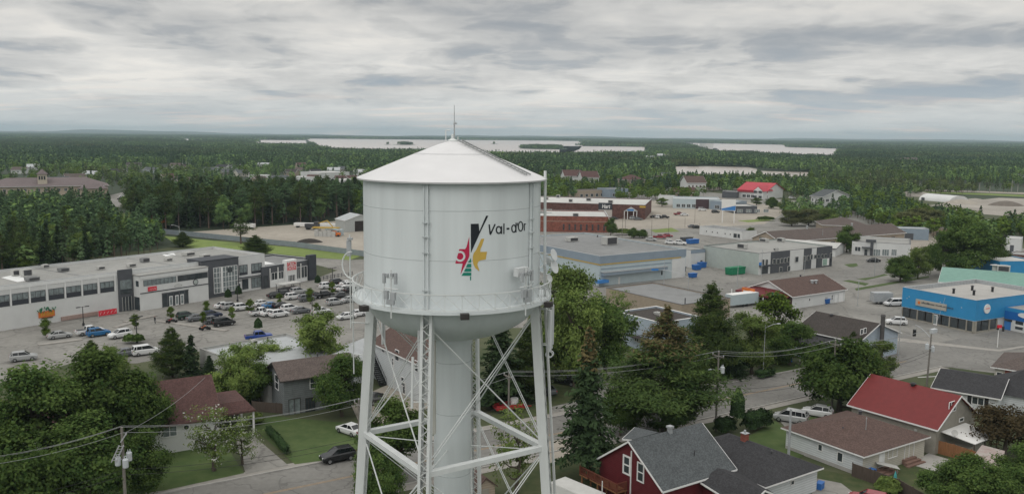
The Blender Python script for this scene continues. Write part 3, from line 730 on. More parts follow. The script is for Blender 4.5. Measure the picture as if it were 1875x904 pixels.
# ---------------------------------------------------------------- building kit
FOOT = []
class B:
    """a building in its own frame: x along the front wall, y away from the viewer, z up"""
    def __init__(s, name, label, cat, x, y, ang, L, D, group=None, foot=True):
        s.x, s.y, s.ang, s.L, s.D = x, y, ang, L, D
        s.ux = Vector((math.cos(ang), math.sin(ang), 0)); s.uy = Vector((-math.sin(ang), math.cos(ang), 0))
        s.root = thing(name, label, cat, (x, y, 0), ang, group)
        if foot:
            st = max(3.0, min(L, D) * .6); nx_, ny_ = max(1, int(L / st)), max(1, int(D / st))
            for i in range(nx_ + 1):
                for j in range(ny_ + 1):
                    p = s.w(L * i / nx_, D * j / ny_); FOOT.append((p.x, p.y, st * .8 + 1.2))
    @classmethod
    def fit(cls, name, label, cat, A, Bp, z, D, deg=None, L=None, x0=0.0, group=None):
        """front wall from photo pixel A to Bp, both at height z; x0 shifts the start along the wall"""
        a, b = at(*A, z), at(*Bp, z); d = b - a
        ang = math.atan2(d.y, d.x) if deg is None else math.radians(deg)
        if L is None: L = d.x * math.cos(ang) + d.y * math.sin(ang) - x0
        return cls(name, label, cat, a.x + x0 * math.cos(ang), a.y + x0 * math.sin(ang), ang, L, D, group)
    def w(s, x, y, z=0.0): return Vector((s.x, s.y, z)) + s.ux * x + s.uy * y
    def loc(s, side, px, py):
        d = ray_dir(px, py); P = C_ - Vector((s.x, s.y, 0)); Px, Py = P.dot(s.ux), P.dot(s.uy); dx, dy = d.dot(s.ux), d.dot(s.uy)
        if side == 'f': t = -Py / dy
        elif side == 'b': t = (s.D - Py) / dy
        elif side == 'l': t = -Px / dx
        else: t = (s.L - Px) / dx
        return ((Px + dx * t) if side in 'fb' else (Py + dy * t)), CAM_H + d.z * t
    def hz(s, px, py, z):
        p = at(px, py, z) - Vector((s.x, s.y, 0)); return p.dot(s.ux), p.dot(s.uy)
    def sb(s, mb, side, t0, t1, z0, z1, d0, d1):
        if side == 'f': mb.box(t0, t1, -d1, -d0, z0, z1)
        elif side == 'b': mb.box(t0, t1, s.D + d0, s.D + d1, z0, z1)
        elif side == 'r': mb.box(s.L + d0, s.L + d1, t0, t1, z0, z1)
        else: mb.box(-d1, -d0, t0, t1, z0, z1)
        return mb
    def slab(s, name, side, t0, t1, z0, z1, d, m, parent=None, d0=0.004):
        return s.sb(MB(), side, t0, t1, z0, z1, d0, d).build(name, m, parent or s.root)
    def win(s, side, t0, t1, z0, z1, nx=1, ny=1, glass=None, frame=None, fw=.08, name='window', d=.09, parent=None):
        if t0 > t1: t0, t1 = t1, t0
        if z0 > z1: z0, z1 = z1, z0
        fr = MB(); s.sb(fr, side, t0, t1, z0, z0 + fw, .002, d); s.sb(fr, side, t0, t1, z1 - fw, z1, .002, d)
        s.sb(fr, side, t0, t0 + fw, z0 + fw, z1 - fw, .002, d); s.sb(fr, side, t1 - fw, t1, z0 + fw, z1 - fw, .002, d)
        for i in range(1, nx): x = t0 + (t1 - t0) * i / nx; s.sb(fr, side, x - fw/2, x + fw/2, z0 + fw, z1 - fw, .002, d * .9)
        for j in range(1, ny): z = z0 + (z1 - z0) * j / ny; s.sb(fr, side, t0 + fw, t1 - fw, z - fw * .4, z + fw * .4, .002, d * .8)
        o = fr.build(name, frame or TRIM, parent or s.root)
        s.sb(MB(), side, t0 + fw, t1 - fw, z0 + fw, z1 - fw, .003, .035).build('pane', glass or GLASS, o)
        return o
    def pwin(s, side, x0, y0, x1, y1, **k):
        ym, xm = (y0 + y1) / 2, (x0 + x1) / 2
        return s.win(side, s.loc(side, x0, ym)[0], s.loc(side, x1, ym)[0], s.loc(side, xm, y1)[1], s.loc(side, xm, y0)[1], **k)
    def pslab(s, name, side, x0, y0, x1, y1, d, m, parent=None, d0=.004):
        ym, xm = (y0 + y1) / 2, (x0 + x1) / 2
        a, b = sorted((s.loc(side, x0, ym)[0], s.loc(side, x1, ym)[0])); z0, z1 = sorted((s.loc(side, xm, y1)[1], s.loc(side, xm, y0)[1]))
        return s.slab(name, side, a, b, z0, z1, d, m, parent, d0)
    def door(s, side, t0, t1, z1=2.1, m=None, glass=False, z0=0.02):
        o = s.slab('door', side, t0, t1, z0, z1, .06, m or TRIM)
        if glass: s.slab('door_pane', side, t0 + .12, t1 - .12, z0 + .3, z1 - .15, .075, GLASS, o, .03)
        h = MB(); s.sb(h, side, t1 - .18, t1 - .10, z0 + .95, z0 + 1.1, .055, .11); h.build('handle', GALV, o)
        return o
    def flat(s, h, par=.45, wm=None, rm=None, th=.3, cap=None):
        """flat-roofed block: walls with a parapet, roof sheet inside, metal cap on the edge"""
        wl = MB(); zt = h + par
        wl.box(0, s.L, 0, th, 0, zt); wl.box(0, s.L, s.D - th, s.D, 0, zt); wl.box(0, th, th, s.D - th, 0, zt); wl.box(s.L - th, s.L, th, s.D - th, 0, zt)
        wl.build('wall', wm, s.root); MB().box(th, s.L - th, th, s.D - th, h - .3, h).build('roof', rm, s.root)
        c = MB(); o = .05
        c.box(-o, s.L + o, -o, th + o, zt, zt + .06); c.box(-o, s.L + o, s.D - th - o, s.D + o, zt, zt + .06)
        c.box(-o, th + o, th + o, s.D - th - o, zt, zt + .06); c.box(s.L - th - o, s.L + o, th + o, s.D - th - o, zt, zt + .06)
        c.build('parapet_cap', cap or GALV, s.root); s.roofz = h; return s
    def gable(s, ze, zr, wm, rm, axis='x', ovg=.35, ove=.45, th=.16, fas=None, ry=None, z0=0.0, x0=0, x1=None):
        L, D = s.L, s.D; x1 = L if x1 is None else x1
        N_ = D if axis == 'x' else L; ry = N_ / 2 if ry is None else ry
        zf = zb = ze
        wl = MB(); prof = [(0, z0), (N_, z0), (N_, ze - .02), (ry, zr - .03), (0, ze - .02)]
        e0, e1 = (x0, x1) if axis == 'x' else (0, D)
        P = (lambda e, n, z: (e, n, z)) if axis == 'x' else (lambda e, n, z: (n, e, z))
        vs = [P(e0, n, z) for n, z in prof] + [P(e1, n, z) for n, z in prof]
        wl.add(vs, [(0,1,2,3,4), (9,8,7,6,5)] + [(i, i+5, (i+1)%5+5, (i+1)%5) for i in range(5)]); wl.build('wall', wm, s.root)
        r = MB(); f = MB()
        for n0, ov in ((0, -ove), (N_, ove)):
            sl_ = (zr - ze) / abs(ry - n0); zo = ze - abs(ov) * sl_; a = n0 + ov
            q = [P(e0 - ovg, a, zo), P(e1 + ovg, a, zo), P(e1 + ovg, ry, zr), P(e0 - ovg, ry, zr)]
            vs = [(x, y, z + .005) for x, y, z in q] + [(x, y, z + th) for x, y, z in q]
            r.add(vs, [(3,2,1,0), (4,5,6,7), (0,1,5,4), (1,2,6,5), (2,3,7,6), (3,0,4,7)])
            so_ = -.03 if ov < 0 else .03
            f.bar(P(e0 - ovg - .03, a + so_, zo + .04), P(e1 + ovg + .03, a + so_, zo + .04), .05, .20)
            for e, eo in ((e0 - ovg, -.03), (e1 + ovg, .03)):
                f.bar(P(e + eo, a, zo + .05), P(e + eo, ry, zr + .05), .05, .20)
        ro = r.build('roof', rm, s.root)
        if fas is not False: f.build('fascia', fas or TRIM, s.root)
        s.ze, s.zr, s.ry, s.axis = ze, zr, ry, axis
        return ro
    def hip(s, ze, zr, wm, rm, ov=.45, inset=None, fas=None, z0=0.0):
        L, D = s.L, s.D; MB().box(0, L, 0, D, z0, ze - .02).build('wall', wm, s.root)
        if L >= D: i = D / 2 if inset is None else inset; rd = [(i, D / 2), (L - i, D / 2)]
        else: i = L / 2 if inset is None else inset; rd = [(L / 2, i), (L / 2, D - i)]
        q = [(-ov, -ov), (L + ov, -ov), (L + ov, D + ov), (-ov, D + ov)]; r = MB()
        vs = [(x, y, ze) for x, y in q] + [(x, y, ze + .16) for x, y in q] + [(*rd[0], zr), (*rd[1], zr)]
        fs = [(3,2,1,0), (0,1,5,4), (1,2,6,5), (2,3,7,6), (3,0,4,7)]
        if L >= D: fs += [(4,5,9,8), (5,6,9), (6,7,8,9), (7,4,8)]
        else: fs += [(4,5,8), (5,6,9,8), (6,7,9), (7,4,8,9)]
        ro = r.add(vs, fs).build('roof', rm, s.root)
        f = MB(); a = ov + .025
        f.box(-a, L + a, -a, -ov - .003, ze - .06, ze + .13); f.box(-a, L + a, D + ov + .003, D + a, ze - .06, ze + .13)
        f.box(-a, -ov - .003, -ov, D + ov, ze - .06, ze + .13); f.box(L + ov + .003, L + a, -ov, D + ov, ze - .06, ze + .13)
        if fas is not False: f.build('fascia', fas or TRIM, s.root)
        return ro
    def unit(s, x, y, w=1.8, d=1.4, h=1.1, z=None, m=None, name='rooftop_unit'):
        z = s.roofz if z is None else z
        b = MB().box(x - w/2, x + w/2, y - d/2, y + d/2, z + .2, z + .2 + h).box(x - w*.42, x + w*.42, y - d*.42, y + d*.42, z, z + .2)
        b.box(x - w*.30, x + w*.30, y - d*.3, y + d*.3, z + .2 + h, z + .32 + h)
        o = b.build(name, m or UNITM, s.root)
        g = MB(); g.box(x - w*.40, x + w*.40, y - d/2 - .03, y - d/2, z + .35, z + .05 + h); g.build('grille', DARKM, o); return o
    def vent(s, x, y, z, r=.14, h=.5, m=None, name='roof_vent'):
        MB().tube((x, y, z - .2), (x, y, z + h), r, r, 10).tube((x, y, z + h + .06), (x, y, z + h + .2), r * 1.7, r * .7, 10).build(name, m or DARKM, s.root)
    def text(s, side, txt, t0, t1, z0, z1, m, off=.14, shear=0.0, name='lettering', parent=None, bold=.0):
        cu_ = bpy.data.curves.new(name, 'FONT'); cu_.body = txt; cu_.extrude = .02; cu_.shear = shear; cu_.offset = bold; cu_.align_x = 'CENTER'; cu_.align_y = 'CENTER'; cu_.space_line = .82
        to = bpy.data.objects.new(name, cu_); COL.objects.link(to); bpy.context.view_layer.update()
        me = bpy.data.meshes.new_from_object(to.evaluated_get(bpy.context.evaluated_depsgraph_get())); bpy.data.objects.remove(to)
        co_ = np.array([v.co for v in me.vertices]); mn, mx_ = co_.min(0), co_.max(0)
        sx_, sz_ = (t1 - t0) / (mx_[0] - mn[0]), (z1 - z0) / (mx_[1] - mn[1])
        for v in me.vertices:
            u_ = t0 + (v.co.x - mn[0]) * sx_; z_ = z0 + (v.co.y - mn[1]) * sz_; dd = off + v.co.z
            v.co = {'f': (u_, -dd, z_), 'r': (s.L + dd, u_, z_), 'l': (-dd, s.D - u_, z_) if False else (-dd, t1 + t0 - u_, z_), 'b': (u_, s.D + dd, z_)}[side]
        me.materials.clear(); me.materials.append(m); o = bpy.data.objects.new(name, me); COL.objects.link(o); o.parent = parent or s.root; return o

# claddings and roofs
def shingle(n, c, v=.16): return mat(n, c, .92, v, 9.0, bump=.3, cells=6.5, big=.08)
R_BROWN = shingle('brown_shingles', (0.100, 0.066, 0.057)); R_BROWN2 = shingle('dusty_brown_shingles', (0.105, 0.084, 0.076))
R_REDBR = shingle('reddish_brown_shingles', (0.092, 0.050, 0.046)); R_GREY = shingle('grey_shingles', (0.085, 0.094, 0.098), .22)
R_DARK = shingle('charcoal_shingles', (0.040, 0.040, 0.043), .2); R_DKBR = shingle('dark_brown_shingles', (0.055, 0.047, 0.043), .2)
R_FLAT = mat('flat_roof_gravel', (0.30, 0.30, 0.285), .95, .10, .5, big=.14); R_FLATG = mat('flat_roof_grey', (0.215, 0.22, 0.22), .95, .10, .4, big=.16)
R_WHITE = mat('white_membrane_roof', (0.50, 0.50, 0.48), .9, .10, .4, big=.12); R_METAL = mat('pale_metal_roof', (0.42, 0.44, 0.45), .5, .08, .6, metal=.2)
R_RED = mat('red_metal_roof', (0.160, 0.020, 0.020), .45, .10, 1.5); R_TEAL = mat('green_metal_roof', (0.165, 0.305, 0.255), .55, .08, .8)
W_WHITE = mat('white_cladding', (0.62, 0.63, 0.62), .6, .05, .4, big=.06); W_SIDING = mat('white_siding', (0.58, 0.61, 0.62), .6, .05, 1, siding=.30)
W_CREAM = mat('cream_siding', (0.52, 0.50, 0.43), .7, .06, 1, siding=.25); W_BEIGE = mat('beige_stucco', (0.30, 0.285, 0.245), .9, .10, 1.5)
W_BLUE = mat('pale_blue_siding', (0.40, 0.47, 0.54), .6, .05, 1, siding=.28); W_GREYS = mat('grey_clapboard', (0.165, 0.18, 0.185), .75, .12, 1.4, siding=.30)
W_DGREY = mat('charcoal_cladding', (0.085, 0.09, 0.10), .6, .10, .8); W_NAVY = mat('dark_slate_cladding', (0.045, 0.05, 0.06), .6, .10, .8)
W_MINT = mat('pale_green_block', (0.40, 0.445, 0.42), .85, .06, .8, big=.08); W_RED = mat('red_clapboard', (0.115, 0.016, 0.021), .7, .10, 1.5, siding=.22)
W_SKY = mat('pale_blue_cladding', (0.42, 0.495, 0.52), .6, .05, .5, big=.06); W_SKYD = mat('grey_blue_band', (0.235, 0.29, 0.345), .6, .06, .5)
W_BRICK = mat('orange_brick', (0.215, 0.080, 0.058), .9, .12, 1.2, cells=1.6); W_BRICKD = mat('dark_brown_brick', (0.115, 0.058, 0.050), .9, .12, 1.0, cells=1.4)
W_STORE = mat('bright_blue_cladding', (0.032, 0.245, 0.49), .45, .05, .6); W_STORED = mat('deep_blue_cladding', (0.016, 0.13, 0.40), .45, .05, .6)
W_TAN = mat('tan_siding', (0.36, 0.30, 0.235), .8, .08, 1, siding=.3); UNITM = mat('rooftop_unit_paint', (0.44, 0.44, 0.42), .6, .10, 1.2)
BRICKC = mat('chimney_brick', (0.22, 0.075, 0.055), .9, .15, 4, cells=6); FENCEW = mat('cedar_fence', (0.26, 0.125, 0.058), .85, .2, 2, stretch=(5, 5, .5)); FENCED = mat('weathered_fence', (0.085, 0.066, 0.054), .9, .2, 2, stretch=(5, 5, .5))
SIGNW = mat('sign_white', (0.72, 0.72, 0.70), .5, .03); SIGNR = mat('sign_red', (0.62, 0.03, 0.05), .5, .04); SIGNB = mat('sign_blue', (0.05, 0.20, 0.50), .5, .05)
MAROON = mat('maroon_metal', (0.13, 0.020, 0.023), .55, .10, 1); SIGNBG = mat('sign_beige', (0.40, 0.38, 0.33), .6, .05); FENCEB = mat('blue_grey_fence', (0.235, 0.27, 0.295), .7, .1, .6)
YELL = mat('yellow_trim', (0.50, 0.34, 0.07), .6, .06)

# ================================================================ LEFT SIDE
# --- the long commercial block
mall = B.fit('commercial_block', 'long white two-storey commercial block with dark glass towers along the parking lot', 'building', (0, 606), (371, 546), 0, 23.3, x0=-12, L=79.6)
X0 = 12.0                                                           # facade offset of photo column 0
M_ = mall; M_.L = 79.8
M_.flat(8.9, .55, W_WHITE, R_FLAT, .35)
for i in range(7):                                                  # upper windows with dark spandrels
    xa, xb = [(-12, 17), (20.6, 51.8), (55, 83), (88.6, 117), (120.5, 148), (151, 177.6), (183, 208.5)][i]
    a, b = M_.loc('f', xa, 545 - (xa + xb) * .065)[0], M_.loc('f', xb, 545 - (xa + xb) * .065)[0]
    M_.win('f', a, b, 6.1, 7.55, nx=3, glass=GLASSL, frame=DARKM, fw=.06); M_.slab('spandrel', 'f', a, b, 5.05, 6.08, .05, W_NAVY)
    M_.slab('pilaster', 'f', b + .12, b + .42, 5.0, 8.6, .12, WHITE)
M_.slab('wall_band', 'f', .2, X0 + 26, 8.62, 9.40, .10, WHITE)
M_.slab('stair_tower', 'f', X0 + 26.2, X0 + 29.7, .02, 9.9, .35, W_DGREY)
M_.slab('glass_band', 'f', X0 + 26.6, X0 + 29.4, 5.25, 7.4, .40, GLASSL, d0=.354); M_.slab('glass_band', 'f', X0 + 26.6, X0 + 29.4, 4.1, 5.2, .40, GLASS, d0=.354); M_.slab('glass_band', 'f', X0 + 26.9, X0 + 29.2, .1, 3.4, .38, GLASS, d0=.354)
for k in range(4): M_.slab('mullion', 'f', X0 + 26.9 + k * .74, X0 + 27.0 + k * .74, .1, 3.4, .42, UNITM, d0=.382)
# projecting entrance block
eb = MB(); e0, e1 = X0 + 29.9, X0 + 48.2
eb.box(e0, e1, -3.0, -.02, 0, 8.35); ebo = eb.build('entrance_block', W_WHITE, M_.root)
def efront(o0, o1, z0, z1, d, m, nm='panel', par=None): return MB().box(o0, o1, -3.0 - d, -3.004, z0, z1).build(nm, m, par or ebo)
efront(e0, e1, 4.05, 4.25, .10, W_NAVY, 'soffit_line'); efront(e0 + .2, e1, 7.55, 8.3, .12, WHITE, 'cornice')
rf_ = MB().box(e0 - .25, e1 + .1, -3.3, -.03, 8.36, 8.52).build('canopy_roof', R_FLAT, ebo)
efront(e0 + 1.0, e0 + 9.4, 5.75, 7.2, .05, GLASSL, 'window_band'); efront(e0 + 9.9, e1 - .1, 5.75, 7.2, .05, GLASS, 'window_band')
for k in range(9): efront(e0 + 1.0 + k * 1.05 - .04, e0 + 1.0 + k * 1.05 + .04, 5.75, 7.2, .08, DARKM, 'mullion')
for k in range(8): efront(e0 + 9.9 + k * 1.15 - .04, e0 + 9.9 + k * 1.15 + .04, 5.75, 7.2, .08, DARKM, 'mullion')
efront(e0 + 5.6, e0 + 12.6, .05, 3.3, .04, GLASS, 'shop_window')
for a in (7.4, 9.0, 10.4): efront(e0 + a, e0 + a + .9, .05, 2.5, .07, TRIM, 'door'); efront(e0 + a + .15, e0 + a + .75, .3, 2.3, .085, GLASSL, 'door_pane')
for a in (5.6, 6.9, 8.6, 10.1, 11.5, 12.5): efront(e0 + a - .08, e0 + a + .08, .05, 3.3, .10, W_DGREY, 'mullion')
efront(e0 + 5.5, e0 + 12.7, 3.3, 3.5, .10, W_DGREY, 'door_head')
sg = efront(e0 + 2.0, e0 + 4.2, 4.45, 5.45, .18, SIGNR, 'red_sign', M_.root)
for k in range(7): MB().bar((e0 + 2.35 + k * .24, -3.2, 4.75 + .1 * (k % 2)), (e0 + 2.5 + k * .24, -3.2, 5.12 - .1 * ((k + 1) % 3)), .07, .04).build('lettering', SIGNW, sg)
lg_ = MB().tube((e0 + 14.7, -3.005, 5.05), (e0 + 14.7, -3.12, 5.05), .72, .72, 24).build('round_logo', W_DGREY, M_.root)
MB().tube((e0 + 14.7, -3.12, 5.05), (e0 + 14.7, -3.15, 5.05), .55, .55, 24).tube((e0 + 14.7, -3.15, 5.05), (e0 + 14.7, -3.18, 5.05), .30, .30, 6).build('logo_ring', W_MINT, lg_)
ar = MB()
for (x0_, z0_, x1_, z1_) in ((9.0, 4.6, 9.0, 4.95), (9.0, 4.95, 9.9, 5.25), (9.9, 5.25, 10.8, 4.95), (10.8, 4.95, 10.8, 4.6), (9.0, 4.6, 10.8, 4.6)): ar.bar((e0 + x0_, -3.05, z0_), (e0 + x1_, -3.05, z1_), .10, .06)
ar.build('roof_outline_logo', UNITM, M_.root)
MB().box(e0 - .06, e0 - .003, -2.6, -1.4, 5.75, 7.1).build('side_window', GLASS, ebo); MB().box(e0 - .05, e0 - .003, -2.7, -.5, .1, 3.2).build('side_glazing', GLASS, ebo)
# tall dark glass tower, white end section
tw0, tw1 = X0 + 47.6, X0 + 58.6
tb = MB().box(tw0, tw1, -1.2, 5.0, 0, 9.55).build('glass_tower', W_DGREY, M_.root)
MB().box(tw0 - .1, tw1 + .1, -1.3, 5.1, 9.55, 9.75).build('tower_cap', W_NAVY, tb)
gx0, gx1 = tw0 + 3.4, tw1 - .5
MB().box(gx0, gx1, -1.24, -1.203, 1.0, 7.6).build('curtain_wall', GLASSL, tb)
mm = MB()
for k in range(9): x = gx0 + (gx1 - gx0) * k / 8; mm.box(x - .05, x + .05, -1.32, -1.205, 1.0, 7.6)
for k in range(6): z = 1.0 + 6.6 * k / 5; mm.box(gx0, gx1, -1.30, -1.206, z - .05, z + .05)
mm.build('mullion', TRIM, tb)
MB().box(gx0 + 2.1, gx0 + 2.7, -1.36, -1.325, 1.0, 7.6).build('white_fin', TRIM, tb); MB().box(gx1 - 3.0, gx1 - 1.5, -1.36, -1.325, 6.0, 7.2).build('glass_logo', GLASS, tb)
M_.win('f', X0 + 59.6, X0 + 62.2, 5.1, 7.2, nx=2, glass=GLASSL, frame=DARKM); M_.slab('spandrel', 'f', X0 + 59.6, X0 + 62.2, 4.5, 5.08, .05, W_NAVY)
M_.win('f', X0 + 63.4, X0 + 66.8, 5.1, 7.2, nx=3, glass=GLASSL, frame=DARKM); M_.slab('spandrel', 'f', X0 + 63.4, X0 + 66.8, 4.5, 5.08, .05, W_NAVY)
M_.win('f', X0 + 60.4, X0 + 62.3, .6, 3.4, nx=2, frame=DARKM); M_.win('f', X0 + 63.3, X0 + 67.0, .6, 3.4, nx=4, glass=GLASSL, frame=DARKM); M_.door('f', X0 + 58.9, X0 + 59.9, 2.5, WHITE, True)
M_.slab('awning_line', 'f', X0 + 59.2, X0 + 67.4, 3.7, 3.95, .5, W_DGREY)
# leafy painted sign on the blank wall
q0 = M_.loc('f', 70, 572)[0]; q1 = M_.loc('f', 99.6, 568)[0]; qz0, qz1 = M_.loc('f', 85, 581)[1], M_.loc('f', 85, 559)[1]
sgn = M_.slab('leafy_sign', 'f', q0, q1, qz0 + .15, qz0 + (qz1 - qz0) * .55, .18, ORANGE)
lf = MB()
for k in range(26):
    x = q0 + (q1 - q0) * random.random(); z = qz0 + (qz1 - qz0) * (.5 + .45 * random.random() * (1 - abs((x - q0) / (q1 - q0) - .5)))
    lf.bar((x, -.2, z - .25), (x + random.uniform(-.4, .4), -.24, z + .25), .3, .06)
lf.build('sign_leaves', mat('sign_green', (0.04, 0.22, 0.11), .6, .3), sgn)
lf = MB(); lf.box(q0 + .5, q1 - .5, -.24, -.19, qz0 - .15, qz0 + .14); lf.build('sign_foot', mat('sign_brown', (0.10, 0.06, 0.03), .7, .2), sgn)
lf = MB()
for k in range(9): x = q0 + .5 + k * (q1 - q0 - 1.0) / 8; lf.bar((x, -.24, qz0 + .5), (x + .15, -.24, qz0 + 1.25 - .2 * (k % 2)), .14, .06)
lf.build('sign_lettering', mat('sign_yellow', (0.62, 0.45, 0.06), .6, .1), sgn)
# roof plant
for (px, py, w_, h_) in [(104, 478, 2.2, 2.4), (142, 480, 1.0, 2.0), (160, 479, 2.0, 1.4), (184, 494, 1.6, .7), (212, 474, 1.2, .7), (240, 489, 1.8, .7), (270, 467, 1.2, .7), (265, 480, 1.8, .9), (308, 478, 1.6, .6), (306, 459, 1.5, 1.0), (382, 453, 2.4, 1.6), (116, 497, 2.0, .7), (345, 468, 2.6, .8), (375, 472, 2.2, .7), (83, 491, 1.4, .7), (418, 459, 1.4, .9), (59, 514, 2.4, .7), (28, 505, 1.4, 1.2), (48, 506, 2.0, 1.5), (320, 463, 1.4, .8)]:
    x, y = M_.hz(px, py, 8.9)
    if 1 < x < M_.L - 1 and 1 < y < M_.D - 1: M_.unit(x, y, w_ * 1.05, w_ * .9, h_, m=random.choice((UNITM, R_FLATG, UNITM)))
for P in ([(2, 508), (25, 503), (76, 510), (32, 516)], [(297, 466), (318, 463), (322, 467), (303, 469)]):
    Q = [M_.hz(x, y, 8.9) for x, y in P]; MB().poly([(x, y, 8.906) for x, y in Q]).build('roof_patch', WHITE, M_.root)
sm_ = MB()
for a, b in (([65, 491], [167, 508]), ([215, 470], [330, 487]), ([290, 462], [372, 478])):
    p, q = M_.hz(*a, 8.9), M_.hz(*b, 8.9); sm_.bar((*p, 8.92), (*q, 8.92), .5, .03)
sm_.build('roof_seam', R_FLATG, M_.root)
# --- restaurant at the end of the block
rs = B.fit('restaurant', 'low grey restaurant front with a red-lettered white sign and dark corner pillar', 'building', (481, 529), (577, 511), 0, 17, L=None)
rs.flat(5.6, .35, W_DGREY, R_FLATG, .3); RL = rs.L
rs.slab('white_panel', 'f', RL * .13, RL * .40, .02, 2.0, .10, WHITE); rs.slab('white_panel', 'f', RL * .60, RL * .84, .02, 1.0, .10, WHITE)
for a, b in ((.16, .27), (.29, .38)): rs.win('f', RL * a, RL * b, 1.0, 4.0, nx=2, frame=TRIM, d=.14)
for a, b in ((.62, .70), (.72, .84)): rs.win('f', RL * a, RL * b, 1.1, 4.4, nx=2, frame=TRIM, d=.14)
for a in (.13, .275, .39, .60, .71): rs.slab('pilaster', 'f', RL * a, RL * a + .3, .02, 5.3, .12, SIGNW)
st = rs.slab('sign_tower', 'f', RL * .40, RL * .60, .02, 6.9, .8, WHITE, d0=-.6)
rs.sb(MB(), 'f', RL * .44, RL * .56, .1, 2.6, .81, .86).build('entrance_glazing', GLASS, st)
for k in range(4): rs.sb(MB(), 'f', RL * (.45 + .03 * k), RL * (.45 + .03 * k) + .12, .1, 2.6, .861, .9).build('mullion', TRIM, st)
sb_ = rs.slab('sign_board', 'f', RL * .405, RL * .595, 3.75, 6.6, .92, SIGNW, st, d0=.81)
rs.text('f', 'BATON\nROUGE', RL * .415, RL * .585, 4.0, 6.35, SIGNR, .93, name='lettering', parent=sb_, bold=.03)
rs.slab('dark_pillar', 'f', RL * .855, RL, .02, 7.3, .6, W_NAVY, d0=-.8)
rs.win('f', RL * .02, RL * .1, .4, 3.5, frame=DARKM)
pt = MB().poly([(1, 6, 5.606), (RL * .42, 4, 5.606), (RL * .5, 10, 5.606), (1, 15, 5.606)]).build('roof_patch', WHITE, rs.root)
# terrace with planters beside the restaurant
tp = at(592, 512); pk_ = thing('terrace_fence', 'low dark terrace fence with shrubs beside the dark restaurant pillar', 'fence', (tp.x, tp.y, 0), mall.ang)
f = MB()
for k in range(9): f.box(k * 1.4, k * 1.4 + .12, -.06, .06, 0, 1.1)
f.box(0, 11.3, -.03, .03, .9, 1.0); f.box(0, 11.3, -.03, .03, .4, .5); f.build('rail', W_NAVY, pk_)
# --- metal shed and fence of the storage lot
sh = B.fit('storage_shed', 'pale grey metal shed with a big open door at the edge of the storage lot', 'shed', (601, 420), (632, 427), 0, 9, deg=-56)
sh.L = 10.5; sh.D = 14.0
p = at(632, 425); sh.x, sh.y = p.x - sh.ux.x * sh.L, p.y - sh.ux.y * sh.L; sh.root.location = (sh.x, sh.y, 0)
sh.gable(4.9, 7.2, mat('pale_shed_cladding', (0.40, 0.42, 0.41), .6, .06), R_METAL, axis='x', ovg=.2, ove=.2)
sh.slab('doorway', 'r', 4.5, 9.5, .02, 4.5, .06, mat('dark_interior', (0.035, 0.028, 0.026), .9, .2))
def fence_line(name, label, pts, h, m, step=3.0, top=None, cat='fence', boards=True, th=.08):
    P = [at(*p) for p in pts]; o = thing(name, label, cat, P[0]); b = MB(); ps = MB()
    for p, q in zip(P, P[1:]):
        p, q = p - P[0], q - P[0]; p.z = q.z = 0; L_ = (q - p).length; u = (q - p) / L_
        if boards: b.bar(p + Vector((0,0,h/2)), q + Vector((0,0,h/2)), th, h * .96)
        else:
            for z in (.15, h * .5, h - .08): b.bar(p + Vector((0,0,z)), q + Vector((0,0,z)), .05, .08)
            for k in range(int(L_ / .16)): c = p + u * (k * .16 + .08); b.bar(c + Vector((0,0,.1)), c + Vector((0,0,h-.05)), .05)
        for k in range(int(L_ / step) + 1): c = p + u * min(k * step, L_); ps.tube(c, c + Vector((0,0,h + .08)), .07, n=6)
    b.build('panel', m, o); ps.build('post', top or m, o); return o
fence_line('lot_fence', 'long blue-grey fence along the grass strip of the storage lot', [(292, 427), (420, 440), (540, 452), (700, 474)], 2.0, FENCEB, 4)
for px, py, nm, lab, dims, m in [(540, 416, 'white_trailer', 'long white flatbed trailer along the pine row', (22, 2.4, 1.3), SIGNW), (431, 418, 'white_trailer', 'short white trailer left of the long one by the pine row', (9, 2.4, 1.5), SIGNW), (560, 420, 'yellow_machine', 'dark and yellow machine beside the stacked pallets', (7, 3, 3), None)]:
    g = at(px, py); t = thing(nm, lab, 'trailer' if 'trailer' in nm else 'machine', (g.x, g.y, 0), math.radians(-10))
    if m: MB().box(0, dims[0], -dims[1]/2, dims[1]/2, .8, .8 + dims[2]).build('bed', m, t); MB().tube((1.5, -1.25, .45), (1.5, 1.25, .45), .45).tube((dims[0]-1.5, -1.25, .45), (dims[0]-1.5, 1.25, .45), .45).build('wheel', BLACK, t)
    else:
        MB().box(0, 6, -1.3, 1.3, .9, 2.6).box(4.2, 6, -1.2, 1.2, 2.6, 3.6).build('body', DARKM, t); MB().bar((5, 0, 2.6), (10, 0, 4.2), .4).bar((10, 0, 4.2), (12.5, 0, 1.5), .35).build('arm', YELL, t); MB().tube((1.2, -1.5, .7), (1.2, 1.5, .7), .7).tube((4.8, -1.5, .7), (4.8, 1.5, .7), .7).build('wheel', BLACK, t)
for px, py, lab, sx, m, yl in [(578, 432, 'stack of grey crates with yellow beams on the storage lot', 9, UNITM, True), (598, 430, 'pale block stack beside the grey crates', 7, W_SKY, False)]:
    g = at(px, py); t = thing('material_stack', lab, 'stack', (g.x, g.y, 0), math.radians(-8)); b = MB()
    for k in range(5): b.box(k * sx / 5, k * sx / 5 + sx / 5.4, -1.5, 1.5, 0, random.uniform(2.2, 3.4))
    b.build('crate', m, t)
    if yl:
        b = MB()
        for k in range(6): b.bar((-1, -1.2 + k * .5, 3.5 + .15 * (k % 2)), (sx + 1, -1.0 + k * .5, 3.6), .3)
        b.build('beam', YELL, t)
